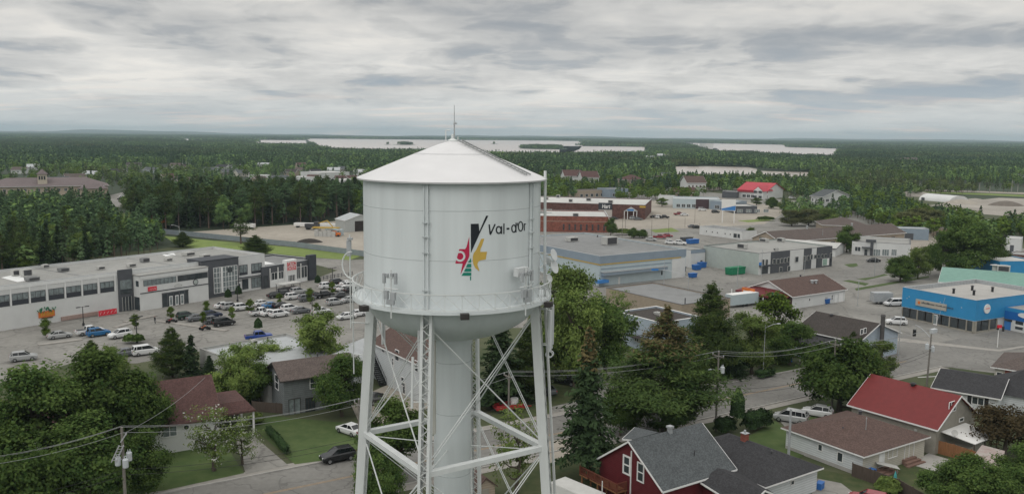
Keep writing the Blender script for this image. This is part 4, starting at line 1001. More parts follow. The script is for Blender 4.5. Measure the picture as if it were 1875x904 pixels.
g = at(616, 433); t = thing('orange_machine', 'small orange machine near the open shed door', 'machine', (g.x, g.y, 0)); MB().box(-1.6, 1.6, -1, 1, .5, 1.6).box(-1.4, 0, -.9, .9, 1.6, 2.3).build('body', ORANGE, t); MB().tube((-1, -1.1, .5), (-1, 1.1, .5), .5).tube((1, -1.1, .5), (1, 1.1, .5), .5).build('wheel', BLACK, t)
g = at(567, 443); MBp = MB().lathe([(3.6, -.1), (2.7, .55), (1.4, 1.15), (.0, 1.4)], 18); o = MBp.build('soil_pile', mat('dark_soil', (0.035, 0.03, 0.026), .95, .3, 1.5), None, True); o.location = (g.x, g.y, 0); o.scale = (1.5, 1.1, 1.0); tag(o, 'dark heap of soil on the storage lot', 'soil heap')
g = at(671, 418); t = thing('orange_container', 'orange-red container half hidden behind the tower tank, right of the shed', 'container', (g.x, g.y, 0), math.radians(20)); MB().box(-3, 3, -1.2, 1.2, .1, 2.7).build('body', ORANGE, t); MB().box(-1.0, .8, -1.23, -1.2, .3, 1.4).build('door', BLACK, t)
g = at(294, 418); t = thing('park_shelter', 'orange-roofed shelter at the end of the blue-grey fence', 'shelter', (g.x, g.y, 0), math.radians(20)); MB().lathe([(5.2, 3.0), (0, 4.6)], 8).build('roof', ORANGE, t); p_ = MB()
for k in range(6): p_.tube((4 * math.cos(k), 4 * math.sin(k), 0), (4 * math.cos(k), 4 * math.sin(k), 3.2), .12)
p_.build('post', WOODP, t)

# --- hotel beyond the wood
ht = B.fit('hotel', 'wide pale hotel with brown hip roof and roof tower beyond the pines', 'hotel', (-30, 366), (198, 361), 0, 22, deg=None)
ht.hip(7.5, 12.5, mat('hotel_wall', (0.46, 0.385, 0.30), .8, .06), mat('hotel_roof', (0.165, 0.135, 0.135), .9, .10, .6, big=.1), 1.0, 12)
for k in range(17): ht.win('f', 3 + k * 3.7, 4.6 + k * 3.7, 4.4, 6.2, nx=2, d=.12); 
for k in range(17): ht.win('f', 3 + k * 3.7, 4.6 + k * 3.7, 1.0, 2.8, nx=2, d=.12)
tx = ht.hz(77, 345, 8)[0]; tb = MB().box(tx - 2.6, tx + 2.6, 2, 7, 8, 15.0).build('roof_tower', mat('hotel_tower', (0.50, 0.44, 0.36), .8, .05), ht.root)
MB().add([(tx-3.2, 1.4, 15), (tx+3.2, 1.4, 15), (tx+3.2, 7.6, 15), (tx-3.2, 7.6, 15), (tx, 4.5, 18.2)], [(3,2,1,0),(0,1,4),(1,2,4),(2,3,4),(3,0,4)]).build('tower_roof', mat('hotel_roof', None), tb)
for k in range(3): MB().box(tx - 2 + k * 1.4, tx - 1.1 + k * 1.4, 1.95, 1.99, 11.6, 13.8).build('tower_window', GLASS, tb)
hw = MB().box(ht.L - 16, ht.L - 1, -9, -.02, 0, 6.2).build('side_wing', mat('hotel_wall', None), ht.root)
MB().add([(ht.L-17, -10, 6.2), (ht.L, -10, 6.2), (ht.L, 0, 6.2), (ht.L-17, 0, 6.2), (ht.L-11, -5, 9.4), (ht.L-6, -5, 9.4)], [(3,2,1,0),(0,1,5,4),(1,2,5),(2,3,4,5),(3,0,4)]).build('wing_roof', mat('hotel_roof', None), hw)

# --- foreground left houses
fl_ = B.fit('flat_roofed_building', 'low building with a flat pale grey roof and white parapet beside the parking lot', 'building', (365, 636), (446, 622), 5.0, 23, deg=45.4, L=17)
fl_.x += fl_.uy.x * -23; fl_.y += fl_.uy.y * -23; fl_.root.location = (fl_.x, fl_.y, 0)
fl_.flat(4.5, .35, UNITM, R_METAL, .25, R_FLAT); fl_.unit(5, 18, 1.2, 1, .6); fl_.unit(9, 20.5, .9, .9, .6); fl_.vent(12, 21, 4.6, .12, .5)
for k in range(3): fl_.win('f', 2 + k * 4.5, 4 + k * 4.5, 1.2, 2.8, nx=2)
ms_ = B.fit('metal_roofed_garage', 'garage with a bare pale metal roof beside the white apartment house', 'garage', (584, 658), (650, 662), 4.2, 11, deg=-13.8)
ms_.gable(4.0, 5.4, W_SIDING, R_METAL, axis='y', ovg=.3, ove=.3); ms_.door('f', 1, 3.6, 2.6)
ap = B.fit('apartment_house', 'white two-storey apartment house with a brown roof, behind the left tower legs', 'house', (682, 624), (775, 650), 6.5, 8.4, deg=-56, L=17.5)
ap.gable(6.4, 8.6, W_SIDING, R_BROWN, ovg=.4, ove=.4)
for x0, y0, x1, y1 in [(699, 633, 705, 645), (724, 640, 731, 660), (760, 660, 767, 680), (735, 690, 741, 706), (718, 655, 722, 668)]: ap.pwin('f', x0, y0, x1, y1, ny=2)
for k in range(2): ap.win('l', 2 + k * 3.2, 3.2 + k * 3.2, 4.2, 5.5)
ap.door('f', 11.5, 12.4, 2.1, SIGNW, True); ap.slab('downpipe', 'f', 8.2, 8.3, .1, 6.2, .1, TRIM)
sr = MB()                                                           # outside stair
for k in range(15):
    t_ = k / 14; sr.box(1.0 + 4.4 * t_, 1.4 + 4.4 * t_, -1.3, -.15, 3.9 - 3.7 * t_, 4.0 - 3.7 * t_)
for yy in (-1.35, -.12):
    sr.bar((.8, yy, 4.0), (5.6, yy, .2), .08, .25)
    sr.bar((.8, yy, 5.0), (5.6, yy, 1.2), .05, .06)
    for k in range(9): sr.bar((.8 + .6 * k, yy, 4.0 - .475 * k), (.8 + .6 * k, yy, 5.0 - .475 * k), .04)
sr.box(-.6, 1.0, -1.4, -.1, 3.92, 4.02); so2 = sr.build('outside_stair', BLACK, ap.root); MB().box(-.5, -.4, -1.3, -1.2, 0, 5).box(.8, .9, -1.3, -1.2, 0, 5).box(-.5, .9, -1.33, -1.27, 4.9, 5.0).build('landing_rail', BLACK, so2)
gh = B.fit('grey_house', 'grey clapboard two-storey house with a brown gable roof', 'house', (520, 695), (598, 684), 5.5, 7.3, deg=32, L=11.0)
gh.gable(5.5, 7.3, W_GREYS, R_BROWN2, ovg=.7, ove=.45, fas=mat('dark_fascia', (0.05, 0.045, 0.042), .7, .1))
gh.pwin('f', 567, 690, 579, 711, ny=2); gh.pwin('f', 528.5, 729, 550.5, 763, nx=2, glass=GLASSL, frame=mat('dark_fascia', None)); gh.pwin('f', 559, 727, 577, 757, nx=3, frame=mat('dark_fascia', None))
gh.pwin('l', 504, 686, 510.5, 712, ny=2); gh.win('f', 7.6, 8.8, 3.6, 4.9); gh.slab('corner_board', 'f', 1.3, 1.45, .1, 5.4, .05, W_GREYS); gh.vent(6.5, 3.6, 7.4, .1, .5)
bc = at(545, 660, 2.6); t = thing('garden_canopy', 'bright blue canopy behind the grey house roof', 'canopy', (bc.x, bc.y, 0), math.radians(32))
MB().add([(-2, -2, 2.3), (2, -2, 2.3), (2, 2, 2.3), (-2, 2, 2.3), (0, 0, 3.4)], [(0,1,4),(1,2,4),(2,3,4),(3,0,4)]).build('cover', mat('blue_tarpaulin', (0.03, 0.16, 0.55), .6, .08), t)
pb_ = MB()
for a in (-1.9, 1.9):
    for b in (-1.9, 1.9): pb_.tube((a, b, 0), (a, b, 2.35), .05)
pb_.build('pole', GALV, t)
rb_ = B.fit('reddish_roofed_bungalow', 'white-walled bungalow under a big reddish-brown roof, beside the driveway', 'house', (276, 777), (400, 757), 4.3, 11, deg=32, L=None, x0=-4.0)
rb_.gable(4.2, 8.3, W_WHITE, R_REDBR, ovg=.4, ove=.5, fas=mat('brown_fascia', (0.12, 0.075, 0.065), .8, .1))
rb_.pwin('f', 297, 777, 324, 799, nx=2, glass=GLASSL); p = rb_.loc('f', 341, 781)
MB().tube((p[0], -.003, p[1]), (p[0], -.1, p[1]), .42, .42, 18).build('round_window', TRIM, rb_.root); MB().tube((p[0], -.1, p[1]), (p[0], -.12, p[1]), .32, .32, 18).build('pane', GLASS, rb_.root)
cpx = rb_.L
rb_.root  # carport: maroon flat-topped roof on white posts at the right end
cr = MB(); zc = 3.35
cr.add([(cpx + .1, 2.2, zc), (cpx + 5.6, 2.2, zc), (cpx + 5.6, 9.5, zc), (cpx + .1, 9.5, zc), (cpx + .5, 3.6, zc + 1.25), (cpx + 4.6, 3.6, zc + 1.25), (cpx + 4.6, 9.2, zc + 1.25), (cpx + .5, 9.2, zc + 1.25)], [(3,2,1,0),(4,5,6,7),(0,1,5,4),(1,2,6,5),(2,3,7,6),(3,0,4,7)])
cpr = cr.build('carport_roof', R_REDBR, rb_.root); MB().box(cpx + .1, cpx + 5.6, 2.1, 2.19, zc - .15, zc + .1).build('carport_fascia', R_REDBR, cpr)
[MB().box(cpx + 5.2, cpx + 5.45, y, y + .22, 0, zc - .16).build('carport_post', TRIM, rb_.root) for y in (2.5, 8.9)]
MB().box(cpx + .4, cpx + 4.9, 8.9, 9.0, 0, 2.6).build('carport_back', mat('dark_fascia', None), rb_.root)
hb = B.fit('hidden_house', 'reddish-brown roof glimpsed through the dark maples at the left edge', 'house', (-30, 800), (150, 775), 3.6, 10, deg=32)
hb.gable(3.4, 6.6, W_WHITE, R_REDBR); hb.pwin('f', 20, 815, 45, 835, nx=2)
fence_line('board_fence', 'dark board fence between the carport and the grey house', [(462, 752), (520, 757)], 1.6, FENCED, 2)
g = at(453, 752); t = thing('wheelie_bin', 'blue wheelie bin under the carport roof', 'bin', (g.x, g.y, 0)); MB().add([(-.28,-.3,.05),(.28,-.3,.05),(.28,.3,.05),(-.28,.3,.05),(-.33,-.38,1.0),(.33,-.38,1.0),(.33,.38,1.0),(-.33,.38,1.0)], [(3,2,1,0),(4,5,6,7),(0,1,5,4),(1,2,6,5),(2,3,7,6),(3,0,4,7)]).build('body', BLUEP, t); MB().box(-.35, .35, -.42, .4, 1.0, 1.07).build('lid', BLUEP, t)
# ================================================================ RIGHT SIDE, middle distance
# --- large pale blue flat-roofed building
bf = B.fit('warehouse_store', 'large pale blue flat-roofed store with a yellow stripe, right of the tank', 'building', (1097, 524), (1250, 508), 0, 50, deg=33, L=33)
bf.flat(8.2, .35, W_SKY, R_FLATG, .35)
bf.slab('upper_band', 'f', -.1, 33.1, 6.3, 8.5, .12, W_SKYD); bf.slab('upper_band', 'l', -.1, 50, 6.3, 8.5, .12, W_SKYD)
bf.slab('yellow_stripe', 'f', -.16, 31, 6.0, 6.28, .18, YELL); bf.slab('yellow_stripe', 'l', 0, 50, 6.0, 6.28, .18, YELL)
bf.slab('canopy', 'f', .6, 24.5, 3.1, 3.95, 1.5, W_SKYD); bf.slab('wall_band', 'f', .5, 27, 4.7, 4.95, .10, W_SKYD)
bf.slab('canopy_top', 'f', .4, 24.7, 3.955, 4.1, 1.6, GALV)
bf.slab('corner_panel', 'f', 27.5, 32.8, .02, 5.9, .08, W_WHITE)
bf.slab('blue_awning', 'f', -1.5, 2.2, 1.1, 1.9, 1.6, SIGNB); bf.door('f', 6.9, 7.6, 2.1, W_WHITE)
for px, py, w_, h_ in [(1116, 442, 4.6, 2.3), (1047, 436, 3.6, 1.2)]:
    x, y = bf.hz(px, py + 6, 8.2); bf.unit(x, y, w_, 2.6, h_)
for px, py in [(1011, 456), (1034, 461), (1057, 466), (1118, 436), (1094, 434)]:
    x, y = bf.hz(px, py, 8.2)
    if 0 < x < 33 and 0 < y < 50: bf.vent(x, y, 8.25, .18, .5)
# --- two-tone block
tt = B.fit('two_tone_block', 'two-storey block of alternating white and charcoal panels with a plain pale green side', 'building', (1287, 486), (1391, 503), 0, 36, deg=-55.4)
tt.flat(6.3, .35, W_MINT, R_FLAT, .3, DARKM)
TD = tt.D
for a, b, m in [(0, .155, W_WHITE), (.155, .42, W_DGREY), (.42, .62, W_WHITE), (.62, .735, W_DGREY), (.735, .81, W_WHITE)]:
    tt.slab('facade_panel', 'r', TD * a * .78 / .81 + .01, TD * b * .78 / .81 - .01, .02, 6.62, .10 if m is W_WHITE else .16, m)
tt.slab('facade_panel', 'r', TD * .785, TD * 1.0, .02, 6.75, .3, W_DGREY)
def ttw(x0, y0, x1, y1, d=.24, **k):                                # windows on the panelled front, by photo position
    ym, xm = (y0 + y1) / 2, (x0 + x1) / 2
    return tt.win('r', tt.loc('r', x0, ym)[0], tt.loc('r', x1, ym)[0], tt.loc('r', xm, y1)[1], tt.loc('r', xm, y0)[1], d=d, fw=.12, **k)
def tpane(o, side='r'): return o
for x0, y0, x1, y1 in [(1394.5, 475, 1397.5, 485), (1401, 475, 1404, 485), (1414, 474, 1418, 482), (1421, 474, 1425, 482), (1428, 473, 1431.5, 481), (1434.5, 472, 1438, 480), (1440.5, 471, 1444, 479), (1426, 489, 1430.5, 497), (1441, 487, 1445, 495), (1455, 470, 1460, 479), (1470, 469, 1473.5, 477), (1476.5, 468, 1480, 476), (1483, 466, 1486, 474), (1489.5, 466.5, 1493, 472.5), (1495.5, 466, 1499, 472), (1502, 465.5, 1505.5, 471.5), (1508.5, 465, 1512, 471), (1518.5, 463, 1522, 471)]:
    ym, xm = (y0 + y1) / 2, (x0 + x1) / 2
    a, b = tt.loc('r', x0, ym)[0], tt.loc('r', x1, ym)[0]; z0, z1 = tt.loc('r', xm, y1)[1], tt.loc('r', xm, y0)[1]
    f = tt.slab('window', 'r', a - .1, b + .1, z0 - .1, z1 + .1, .35, UNITM, d0=.305 if x0 > 1487 else .17); tt.slab('pane', 'r', a, b, z0, z1, .38, GLASS, f, d0=.362)
f = tt.slab('shop_window', 'r', TD * .86, TD * .96, .5, 2.8, .36, TRIM, d0=.305); tt.slab('pane', 'r', TD * .865, TD * .93, .6, 2.7, .38, mat('pale_green_glass', (0.30, 0.42, 0.36), .2, .1), f, d0=.362)
tt.slab('shop_window', 'r', TD * .03, TD * .12, .2, 2.4, .16, GLASS, d0=.105); tt.slab('awning', 'r', TD * .0, TD * .14, 2.5, 2.9, .9, W_NAVY, d0=.105); tt.slab('blue_sign', 'r', TD * .0, TD * .05, 3.0, 3.9, .3, SIGNB, d0=.105)
tt.slab('dark_pillar', 'r', TD - .8, TD, .02, 3.0, .4, W_NAVY, d0=.305)
for px, py, w_, h_ in [(1359, 455, 3.2, 1.4), (1367, 444, 2.8, 1.2), (1399, 443, 3.0, 1.0), (1430, 443, 2.4, 1.2), (1421, 459, .8, .7), (1326, 447, .9, .8), (1440, 462, 1, .5)]:
    x, y = tt.hz(px, py, 6.3)
    if 1 < x < tt.L - 1 and 1 < y < TD - 1: tt.unit(x, y, w_, 1.6, h_)
lk_ = B.fit('link_building', 'low white link with a dark edge between the pale blue store and the two-tone block', 'building', (1264, 490), (1287, 485), 0, 12, deg=33, L=6.5)
lk_.flat(5.4, .3, W_WHITE, R_FLAT, .25, W_DGREY); lk_.slab('dark_band', 'f', 0, 6.5, 4.6, 5.68, .06, W_SKYD); lk_.door('f', 4.4, 5.3, 2.1, W_DGREY)
# --- long white building and its neighbours
lw = B.fit('long_white_building', 'long low white building with small round-looking windows at the edge of the dusty lot', 'building', (1280.6, 429), (1367, 438.6), 0, 9, deg=-55.4)
lw.flat(3.3, .25, W_WHITE, R_FLATG, .25)
for t_ in (.16, .30, .42, .60, .72): lw.win('f', lw.L * t_, lw.L * t_ + .7, 1.4, 2.1, fw=.06)
lw.win('f', lw.L * .81, lw.L * .88, .7, 2.3, nx=2, frame=DARKM); lw.win('f', lw.L * .90, lw.L * .95, .7, 2.3, nx=2, frame=DARKM)
mo = B.fit('motel', 'tan motel with a long brown gable roof and a front gable wall', 'motel', (1377, 452), (1408, 462), 0, 72, deg=-60, L=14)
mo.gable(3.6, 6.6, W_TAN, R_BROWN2, axis='y', ovg=.5, ove=.5)
for z in (1.0, 3.2): mo.win('f', 3.6, 6.4, z, z + 1.1, nx=2, frame=DARKM); mo.win('f', 8.4, 9.6, z if z < 2 else 1.0, (z if z < 2 else 1.0) + 1.1, frame=DARKM) if z < 2 else None
for k in range(9): mo.win('r', 6 + k * 7.2, 8.2 + k * 7.2, .9, 2.2, nx=2, frame=DARKM)
for y in (22, 48): mo.vent(7, y, 6.7, .3, 1.0, GALV)
m2 = B.fit('white_roofed_annex', 'low annex with a pale shallow roof between the motel and the two-tone block', 'building', (1412, 446), (1530, 455), 3.0, 14, deg=None, L=None)
m2.gable(3.0, 4.2, W_WHITE, R_WHITE, axis='x', ovg=.4, ove=.5, fas=DARKM)
m3 = B.fit('brown_roofed_wing', 'cream building with a broad brown hip roof behind the motel', 'building', (1508, 414), (1590, 416), 2.8, 18)
m3.hip(3.2, 6.2, W_TAN, R_BROWN2, .6, 9)
for k in range(5): m3.win('f', 2 + k * 7, 4 + k * 7, .9, 2.4, nx=2, frame=DARKM)
# --- white flat shop on the right
wf = B.fit('white_flat_shop', 'white flat-roofed shop with wide windows and a grey porch', 'building', (1597, 468), (1666, 472), 0, 20, deg=-24, x0=-7)
wf.flat(4.5, .35, W_WHITE, R_FLAT, .3, W_DGREY)
for x0, x1 in ((1599, 1612), (1615, 1628), (1632, 1642)): wf.pwin('f', x0, 456, x1, 468, nx=3, glass=GLASSL)
wf.win('f', 1.0, 3.0, 1.3, 3.0, nx=2); wf.slab('porch', 'f', 3.4, 6.6, 2.8, 3.1, 1.6, W_DGREY); wf.slab('porch_wall', 'f', 6.2, 7.2, .02, 5.4, .5, W_DGREY); wf.slab('roof_box', 'f', 4.6, 8.0, 4.9, 5.8, .4, W_DGREY, d0=-1.0)
wf.door('f', 4.3, 5.3, 2.2, W_DGREY, True)
# --- dark brick store with the white sign
ha = B.fit('brick_store', 'wide dark brown brick store with white lettering over a pale entrance', 'store', (985, 396), (1184, 398), 0, 46, deg=-13, x0=-8)
ha.flat(7.0, .4, W_BRICKD, R_WHITE, .35)
e0_, e1_ = ha.loc('f', 1096, 385)[0], ha.loc('f', 1121, 385)[0]
sgh = ha.slab('sign_panel', 'f', e0_, e1_, 4.6, 8.0, .5, W_NAVY); ha.slab('entrance', 'f', e0_, e1_, .02, 4.55, .35, mat('pale_entrance', (0.46, 0.43, 0.40), .8, .1), sgh)
ha.text('f', 'Hart', ha.loc('f', 1102.5, 385)[0], ha.loc('f', 1117.5, 385)[0], 5.2, 7.3, SIGNW, .53, shear=.15, name='lettering', parent=sgh, bold=.02)
gp_ = MB(); g0, g1 = ha.loc('f', 1143, 385)[0], ha.loc('f', 1168, 385)[0]; gm = (g0 + g1) / 2
gp_.add([(g0, -2.4, 4.2), (g1, -2.4, 4.2), (gm, -2.4, 6.3), (g0, 0, 4.2), (g1, 0, 4.2), (gm, 0, 6.3)], [(0,1,2), (3,5,4), (0,2,5,3), (2,1,4,5), (1,0,3,4)]); gpo = gp_.build('gable_porch', R_METAL, ha.root)
MB().box(gm - 1.6, gm + 1.6, -2.46, -2.42, 4.5, 5.3).build('porch_sign', SIGNB, gpo); 
for x in (g0 + .3, gm - 1.5, gm + 1.5, g1 - .3): MB().box(x - .15, x + .15, -2.3, -2.0, 0, 4.18).build('porch_post', TRIM, gpo)
ha.slab('yellow_sign', 'f', ha.loc('f', 1171, 385)[0], ha.loc('f', 1182, 385)[0], 6.0, 6.9, .12, YELL)
for px, py, w_ in [(1118, 372, 2.6), (1078, 368, 2.6), (1045, 370, 2), (1022, 362, 2), (1000, 366, 2.4), (1086, 375, 1.6), (1035, 359, 3), (1012, 358, 2), (990, 360, 2.4)]:
    x, y = ha.hz(px, py, 7.0)
    if 1 < x < ha.L - 1 and 1 < y < ha.D - 1: ha.unit(x, y, w_, 1.8, 1.4)
ob = B.fit('orange_brick_building', 'orange brick building with tall dark windows before the dark brick store', 'building', (985, 424), (1110, 419), 0, 30, deg=-3, x0=-10)
ob.flat(6.6, .4, W_BRICK, R_WHITE, .35)
for k in range(8): x = ob.loc('f', 1032 + k * 10.6, 414)[0]; ob.win('f', x - .45, x + .45, .8, 3.6, frame=BRICKC, ny=2)
ob.slab('stone_band', 'f', 0, ob.L, 4.6, 4.8, .06, W_TAN)
for px, py, w_ in [(1012, 399, 2.6), (1054, 397, 2.6), (1065, 399, 1.8)]:
    x, y = ob.hz(px, py, 6.6)
    if 1 < x < ob.L - 1 and 1 < y < ob.D - 1: ob.unit(x, y, w_, 1.8, 1.4)
fence_line('white_fence', 'pale fence in front of the orange brick building', [(1020, 424), (1098, 424)], 2.4, W_SKY, 2.2, cat='fence', boards=False)
# --- far shops
def shop(name, lab, A, Bp, D, h, wm, rm, deg=None, **k):
    b = B.fit(name, lab, 'building', A, Bp, 0, D, deg=deg); b.flat(h, .35, wm, rm, .3); return b
s1 = shop('pale_shop', 'pale blue-grey shop with a dark storefront at the far side of the dusty lot', (1232, 381), (1318, 383), 22, 5.2, W_SKY, R_METAL)
s1.slab('dark_front', 'f', s1.loc('f', 1274, 376)[0], s1.loc('f', 1298, 376)[0], .02, 5.6, .3, mat('dark_maroon_front', (0.06, 0.035, 0.04), .6, .2))
for k in range(4): s1.win('f', 2 + k * 3, 4.2 + k * 3, .6, 2.6, nx=2)
s2 = shop('pale_shop', 'low pale shop with a flat grey roof right of the shop with the dark storefront', (1300, 383), (1345, 386), 16, 4.6, W_SKYD, R_METAL)
for k in range(3): s2.win('f', 3 + k * 5, 6 + k * 5, .6, 2.6, nx=3)
s3 = shop('dark_shop', 'low dark-walled shop with a pale roof, left of the blue and white pole sign', (1345, 391), (1386, 391), 16, 3.8, W_DGREY, R_WHITE)
for k in range(4): s3.win('f', 1.5 + k * 5, 4.5 + k * 5, .6, 2.4, nx=3, glass=GLASSL)
s4 = shop('white_truck_shed', 'long white shed beyond the bright yellow-green trees', (1205, 374), (1232, 375), 8, 5, W_WHITE, R_WHITE)
s5 = shop('grey_shop', 'grey-roofed shop behind the dark brick store', (1117, 362), (1150, 361), 16, 5.5, W_SKYD, R_FLATG); s5.win('f', 2, 8, .8, 2.8, nx=4)
s6 = shop('row_building', 'brown row of doors behind the white roof of the brick store', (1058, 362), (1108, 360), 10, 4.5, W_TAN, R_BROWN2)
for k in range(6): s6.win('f', 2 + k * 4.5, 4.4 + k * 4.5, .4, 2.4, frame=TRIM)
for A, Bp, D, ze, zr, wm, rm, lab, nw, hip in [
    ((1034, 342), (1066, 342), 16, 9, 13.5, W_WHITE, R_REDBR, 'white inn with a reddish roof left of its twin among trees', 4, False),
    ((1066, 345), (1096, 345), 16, 9, 13.5, W_WHITE, R_REDBR, 'white inn with a reddish roof right of its twin among trees', 4, False),
    ((1152, 346), (1180, 345), 14, 7, 11, W_TAN, R_REDBR, 'house with a reddish-brown hip roof among bright trees', 3, True),
    ((1258, 354), (1292, 354), 16, 8, 12.5, W_WHITE, R_BROWN, 'white half-timbered house with a brown roof left of the red-roofed building', 5, False),
    ((1236, 362), (1280, 361), 12, 3.5, 6.5, W_TAN, R_REDBR, 'low house with a reddish roof in front of the half-timbered one', 3, False)]:
    b = B.fit('distant_house', lab, 'house', A, Bp, 0, D)
    b.hip(ze, zr, wm, rm, .6) if hip else b.gable(ze, zr, wm, rm, ovg=.6, ove=.6)
    for k in range(nw):
        for z in ((1.0, 4.4) if ze > 6 else (1.0,)): b.win('f', (k + .3) * b.L / nw, (k + .7) * b.L / nw, z, z + 1.6, nx=2, frame=BRICKC if 'timbered' in lab else TRIM)
rw = B.fit('red_roofed_building', 'white building under a broad bright red metal roof', 'building', (1352, 362), (1404, 365), 0, 26, deg=None)
rw.gable(6.0, 10.5, W_WHITE, mat('bright_red_metal', (0.42, 0.03, 0.05), .5, .1, .4), ovg=.8, ove=1.2, fas=mat('bright_red_metal', None))
rw.slab('red_band', 'f', -.5, rw.L + .5, 4.4, 5.9, .9, mat('bright_red_metal', None))
for k in range(6): rw.win('f', 3 + k * rw.L / 6.6, 5.6 + k * rw.L / 6.6, .6, 2.6, nx=2)
fx = MB(); fx.box(rw.L * .70, rw.L + .2, -7, -.02, 0, 6); fo = fx.build('front_wing', W_WHITE, rw.root)
x0, x1 = rw.L * .68, rw.L + .4; xm = (x0 + x1) / 2
MB().add([(x0-.6,-7.6,5.6),(x1+.6,-7.6,5.6),(xm,-7.6,9.2),(x0-.6,8,5.6),(x1+.6,8,5.6),(xm,8,9.2)], [(0,1,2),(3,5,4),(0,2,5,3),(2,1,4,5),(1,0,3,4)]).build('wing_roof', mat('bright_red_metal', None), fo)
MB().add([(x0,-7.63,5.65),(x1,-7.63,5.65),(xm,-7.63,8.7)], [(0,1,2)]).build('gable_wall', W_WHITE, fo)
for k in range(2):
    for z in (1.2, 4.6): MB().box(xm - 3 + k * 3.6, xm - 1 + k * 3.6, -7.66, -7.05 if z < 4 else -7.04, z, z + 1.5).build('window', GLASS, fo)
rx_ = B.fit('dark_annex', 'low dark annex with a pale roof left of the bright red roof', 'building', (1322, 362), (1350, 363), 0, 14); rx_.flat(4.0, .5, W_DGREY, R_WHITE, .3)
gw = B.fit('grey_roofed_lodge', 'white two-storey lodge with a grey roof, right of the bright red roof', 'building', (1484, 383), (1505, 385), 0, 24, deg=None)
gw = gw; gw.gable(8.0, 11.5, W_WHITE, R_GREY, axis='x', ovg=.8, ove=.8)
gw.slab('dark_corner', 'f', gw.L * .86, gw.L, 4.4, 7.6, .15, W_DGREY)
for k in range(3):
    for z in (1.0, 4.8): gw.win('f', (k + .25) * gw.L / 3.2, (k + .7) * gw.L / 3.2, z, z + 1.7, nx=2)
for k in range(4):
    for z in (1.0, 4.8): gw.win('r', 3 + k * 5.2, 5.6 + k * 5.2, z, z + 1.7, nx=2)
# --- blue store on the corner
bs = B.fit('blue_store', 'bright blue flat-roofed store on the corner with a glazed ground floor', 'store', (1652, 582), (1767, 613), 0, 27, deg=-62, x0=-.4)
BL = bs.L
wl = MB(); th = .35
for a in ((0, BL, 0, th), (0, BL, 26.65, 27), (0, th, th, 26.65), (BL - th, BL, th, 26.65)): wl.box(*a, 2.75, 7.35)
wl.build('blue_fascia', W_STORE, bs.root)
MB().box(.9, BL - .9, .9, 26.4, .02, 2.74).build('shop_interior', mat('shop_interior_dark', (0.06, 0.055, 0.05), .9, .3, 1.2), bs.root)
MB().box(th, BL - th, th, 26.65, 6.2, 6.5).build('roof', mat('blue_store_roof', (0.40, 0.39, 0.37), .95, .08, .4, big=.1), bs.root)
MB().box(0, BL, 0, 27, 2.70, 2.74).build('soffit', TRIM, bs.root)
c_ = MB()
for a in ((-.05, BL + .05, -.05, .4), (-.05, BL + .05, 26.6, 27.05), (-.05, .4, .4, 26.6), (BL - .4, BL + .05, .4, 26.6)): c_.box(*a, 7.35, 7.41)
c_.build('parapet_cap', GALV, bs.root)
st_ = MB()
for k in range(22): st_.box(.36, .42, 1.0 + k * 1.15, 1.12 + k * 1.15, 6.55, 7.3)
st_.build('parapet_studs', GALV, bs.root); MB().box(.352, .358, .4, 26.6, 6.52, 7.34).box(.36, BL - .36, 26.60, 26.645, 6.52, 7.34).build('parapet_lining', GALV, bs.root)
for side, n in (('f', 9), ('r', 3)):
    wd = BL if side == 'f' else 8.0
    for k in range(n):
        a, b = wd * k / n + .25, wd * (k + 1) / n - .05
        fr_ = bs.slab('shop_window', side, a, b, .35, 2.65, -.25, DARKM, d0=-.32); bs.slab('pane', side, a + .1, b - .1, .45, 2.6, -.22, GLASS, fr_, d0=-.248)
    for k in range(n + 1):
        if k % 2 == 0 or k == n: bs.slab('pillar', side, wd * k / n - .0 if k else .02, wd * k / n + .25, .02, 2.69, -.05, W_BEIGE, d0=-.5)
    bs.slab('sill_wall', side, .02, wd, .02, .34, -.2, W_BEIGE, d0=-.45)
fr_ = bs.slab('door', 'f', BL * .445, BL * .51, .05, 2.45, -.12, TRIM, d0=-.24); bs.slab('door_pane', 'f', BL * .455, BL * .50, .3, 2.3, -.10, GLASSL, fr_, d0=-.119)
bs.slab('corner_wall', 'r', 8.1, 11.2, .02, 2.69, -.2, W_WHITE, d0=-.5)
sx0, sx1 = bs.loc('f', 1677, 562)[0], bs.loc('f', 1733, 572)[0]
bd = bs.slab('sign_board', 'f', sx0, sx1, 3.75, 5.25, .22, SIGNBG)
b_ = MB(); R_ng = random.Random(4)
for k in range(10): x = sx0 + 1.6 + k * .34; b_.box(x, x + .22, -.26, -.221, 4.45, 4.45 + R_ng.choice((.3, .42, .3)))
for k in range(16): x = sx0 + 5.2 + k * .28; b_.box(x, x + .18, -.26, -.221, 4.5, 4.5 + R_ng.choice((.2, .28)))
b_.build('lettering', W_NAVY, bd)
b_ = MB().tube((sx0 + .9, -.221, 4.5), (sx0 + .9, -.27, 4.5), .36, .36, 18).build('round_logo', ORANGE, bd)
cs_ = bs.w(BL + .02, 3.4, 5.0); rs_ = MB().lathe([(0, .0), (1.05, .0), (1.05, .18), (0, .18)], 28).build('round_sign', SIGNW, bs.root); rs_.location = (BL, 3.9, 5.2); rs_.rotation_euler = (0, PI/2, 0)
b_ = MB()
for k in range(5): b_.bar((BL + .2, 3.3 + k * .28, 5.2), (BL + .2, 3.45 + k * .28, 5.4), .10, .04)
b_.build('sign_squiggle', SIGNR, bs.root)
for px, py in [(1746, 537), (1780, 531.5), (1783, 540), (1817, 534)]:
    x, y = bs.hz(px, py, 6.5)
    bs.vent(x, y, 6.6, .28, .9, BLACK)
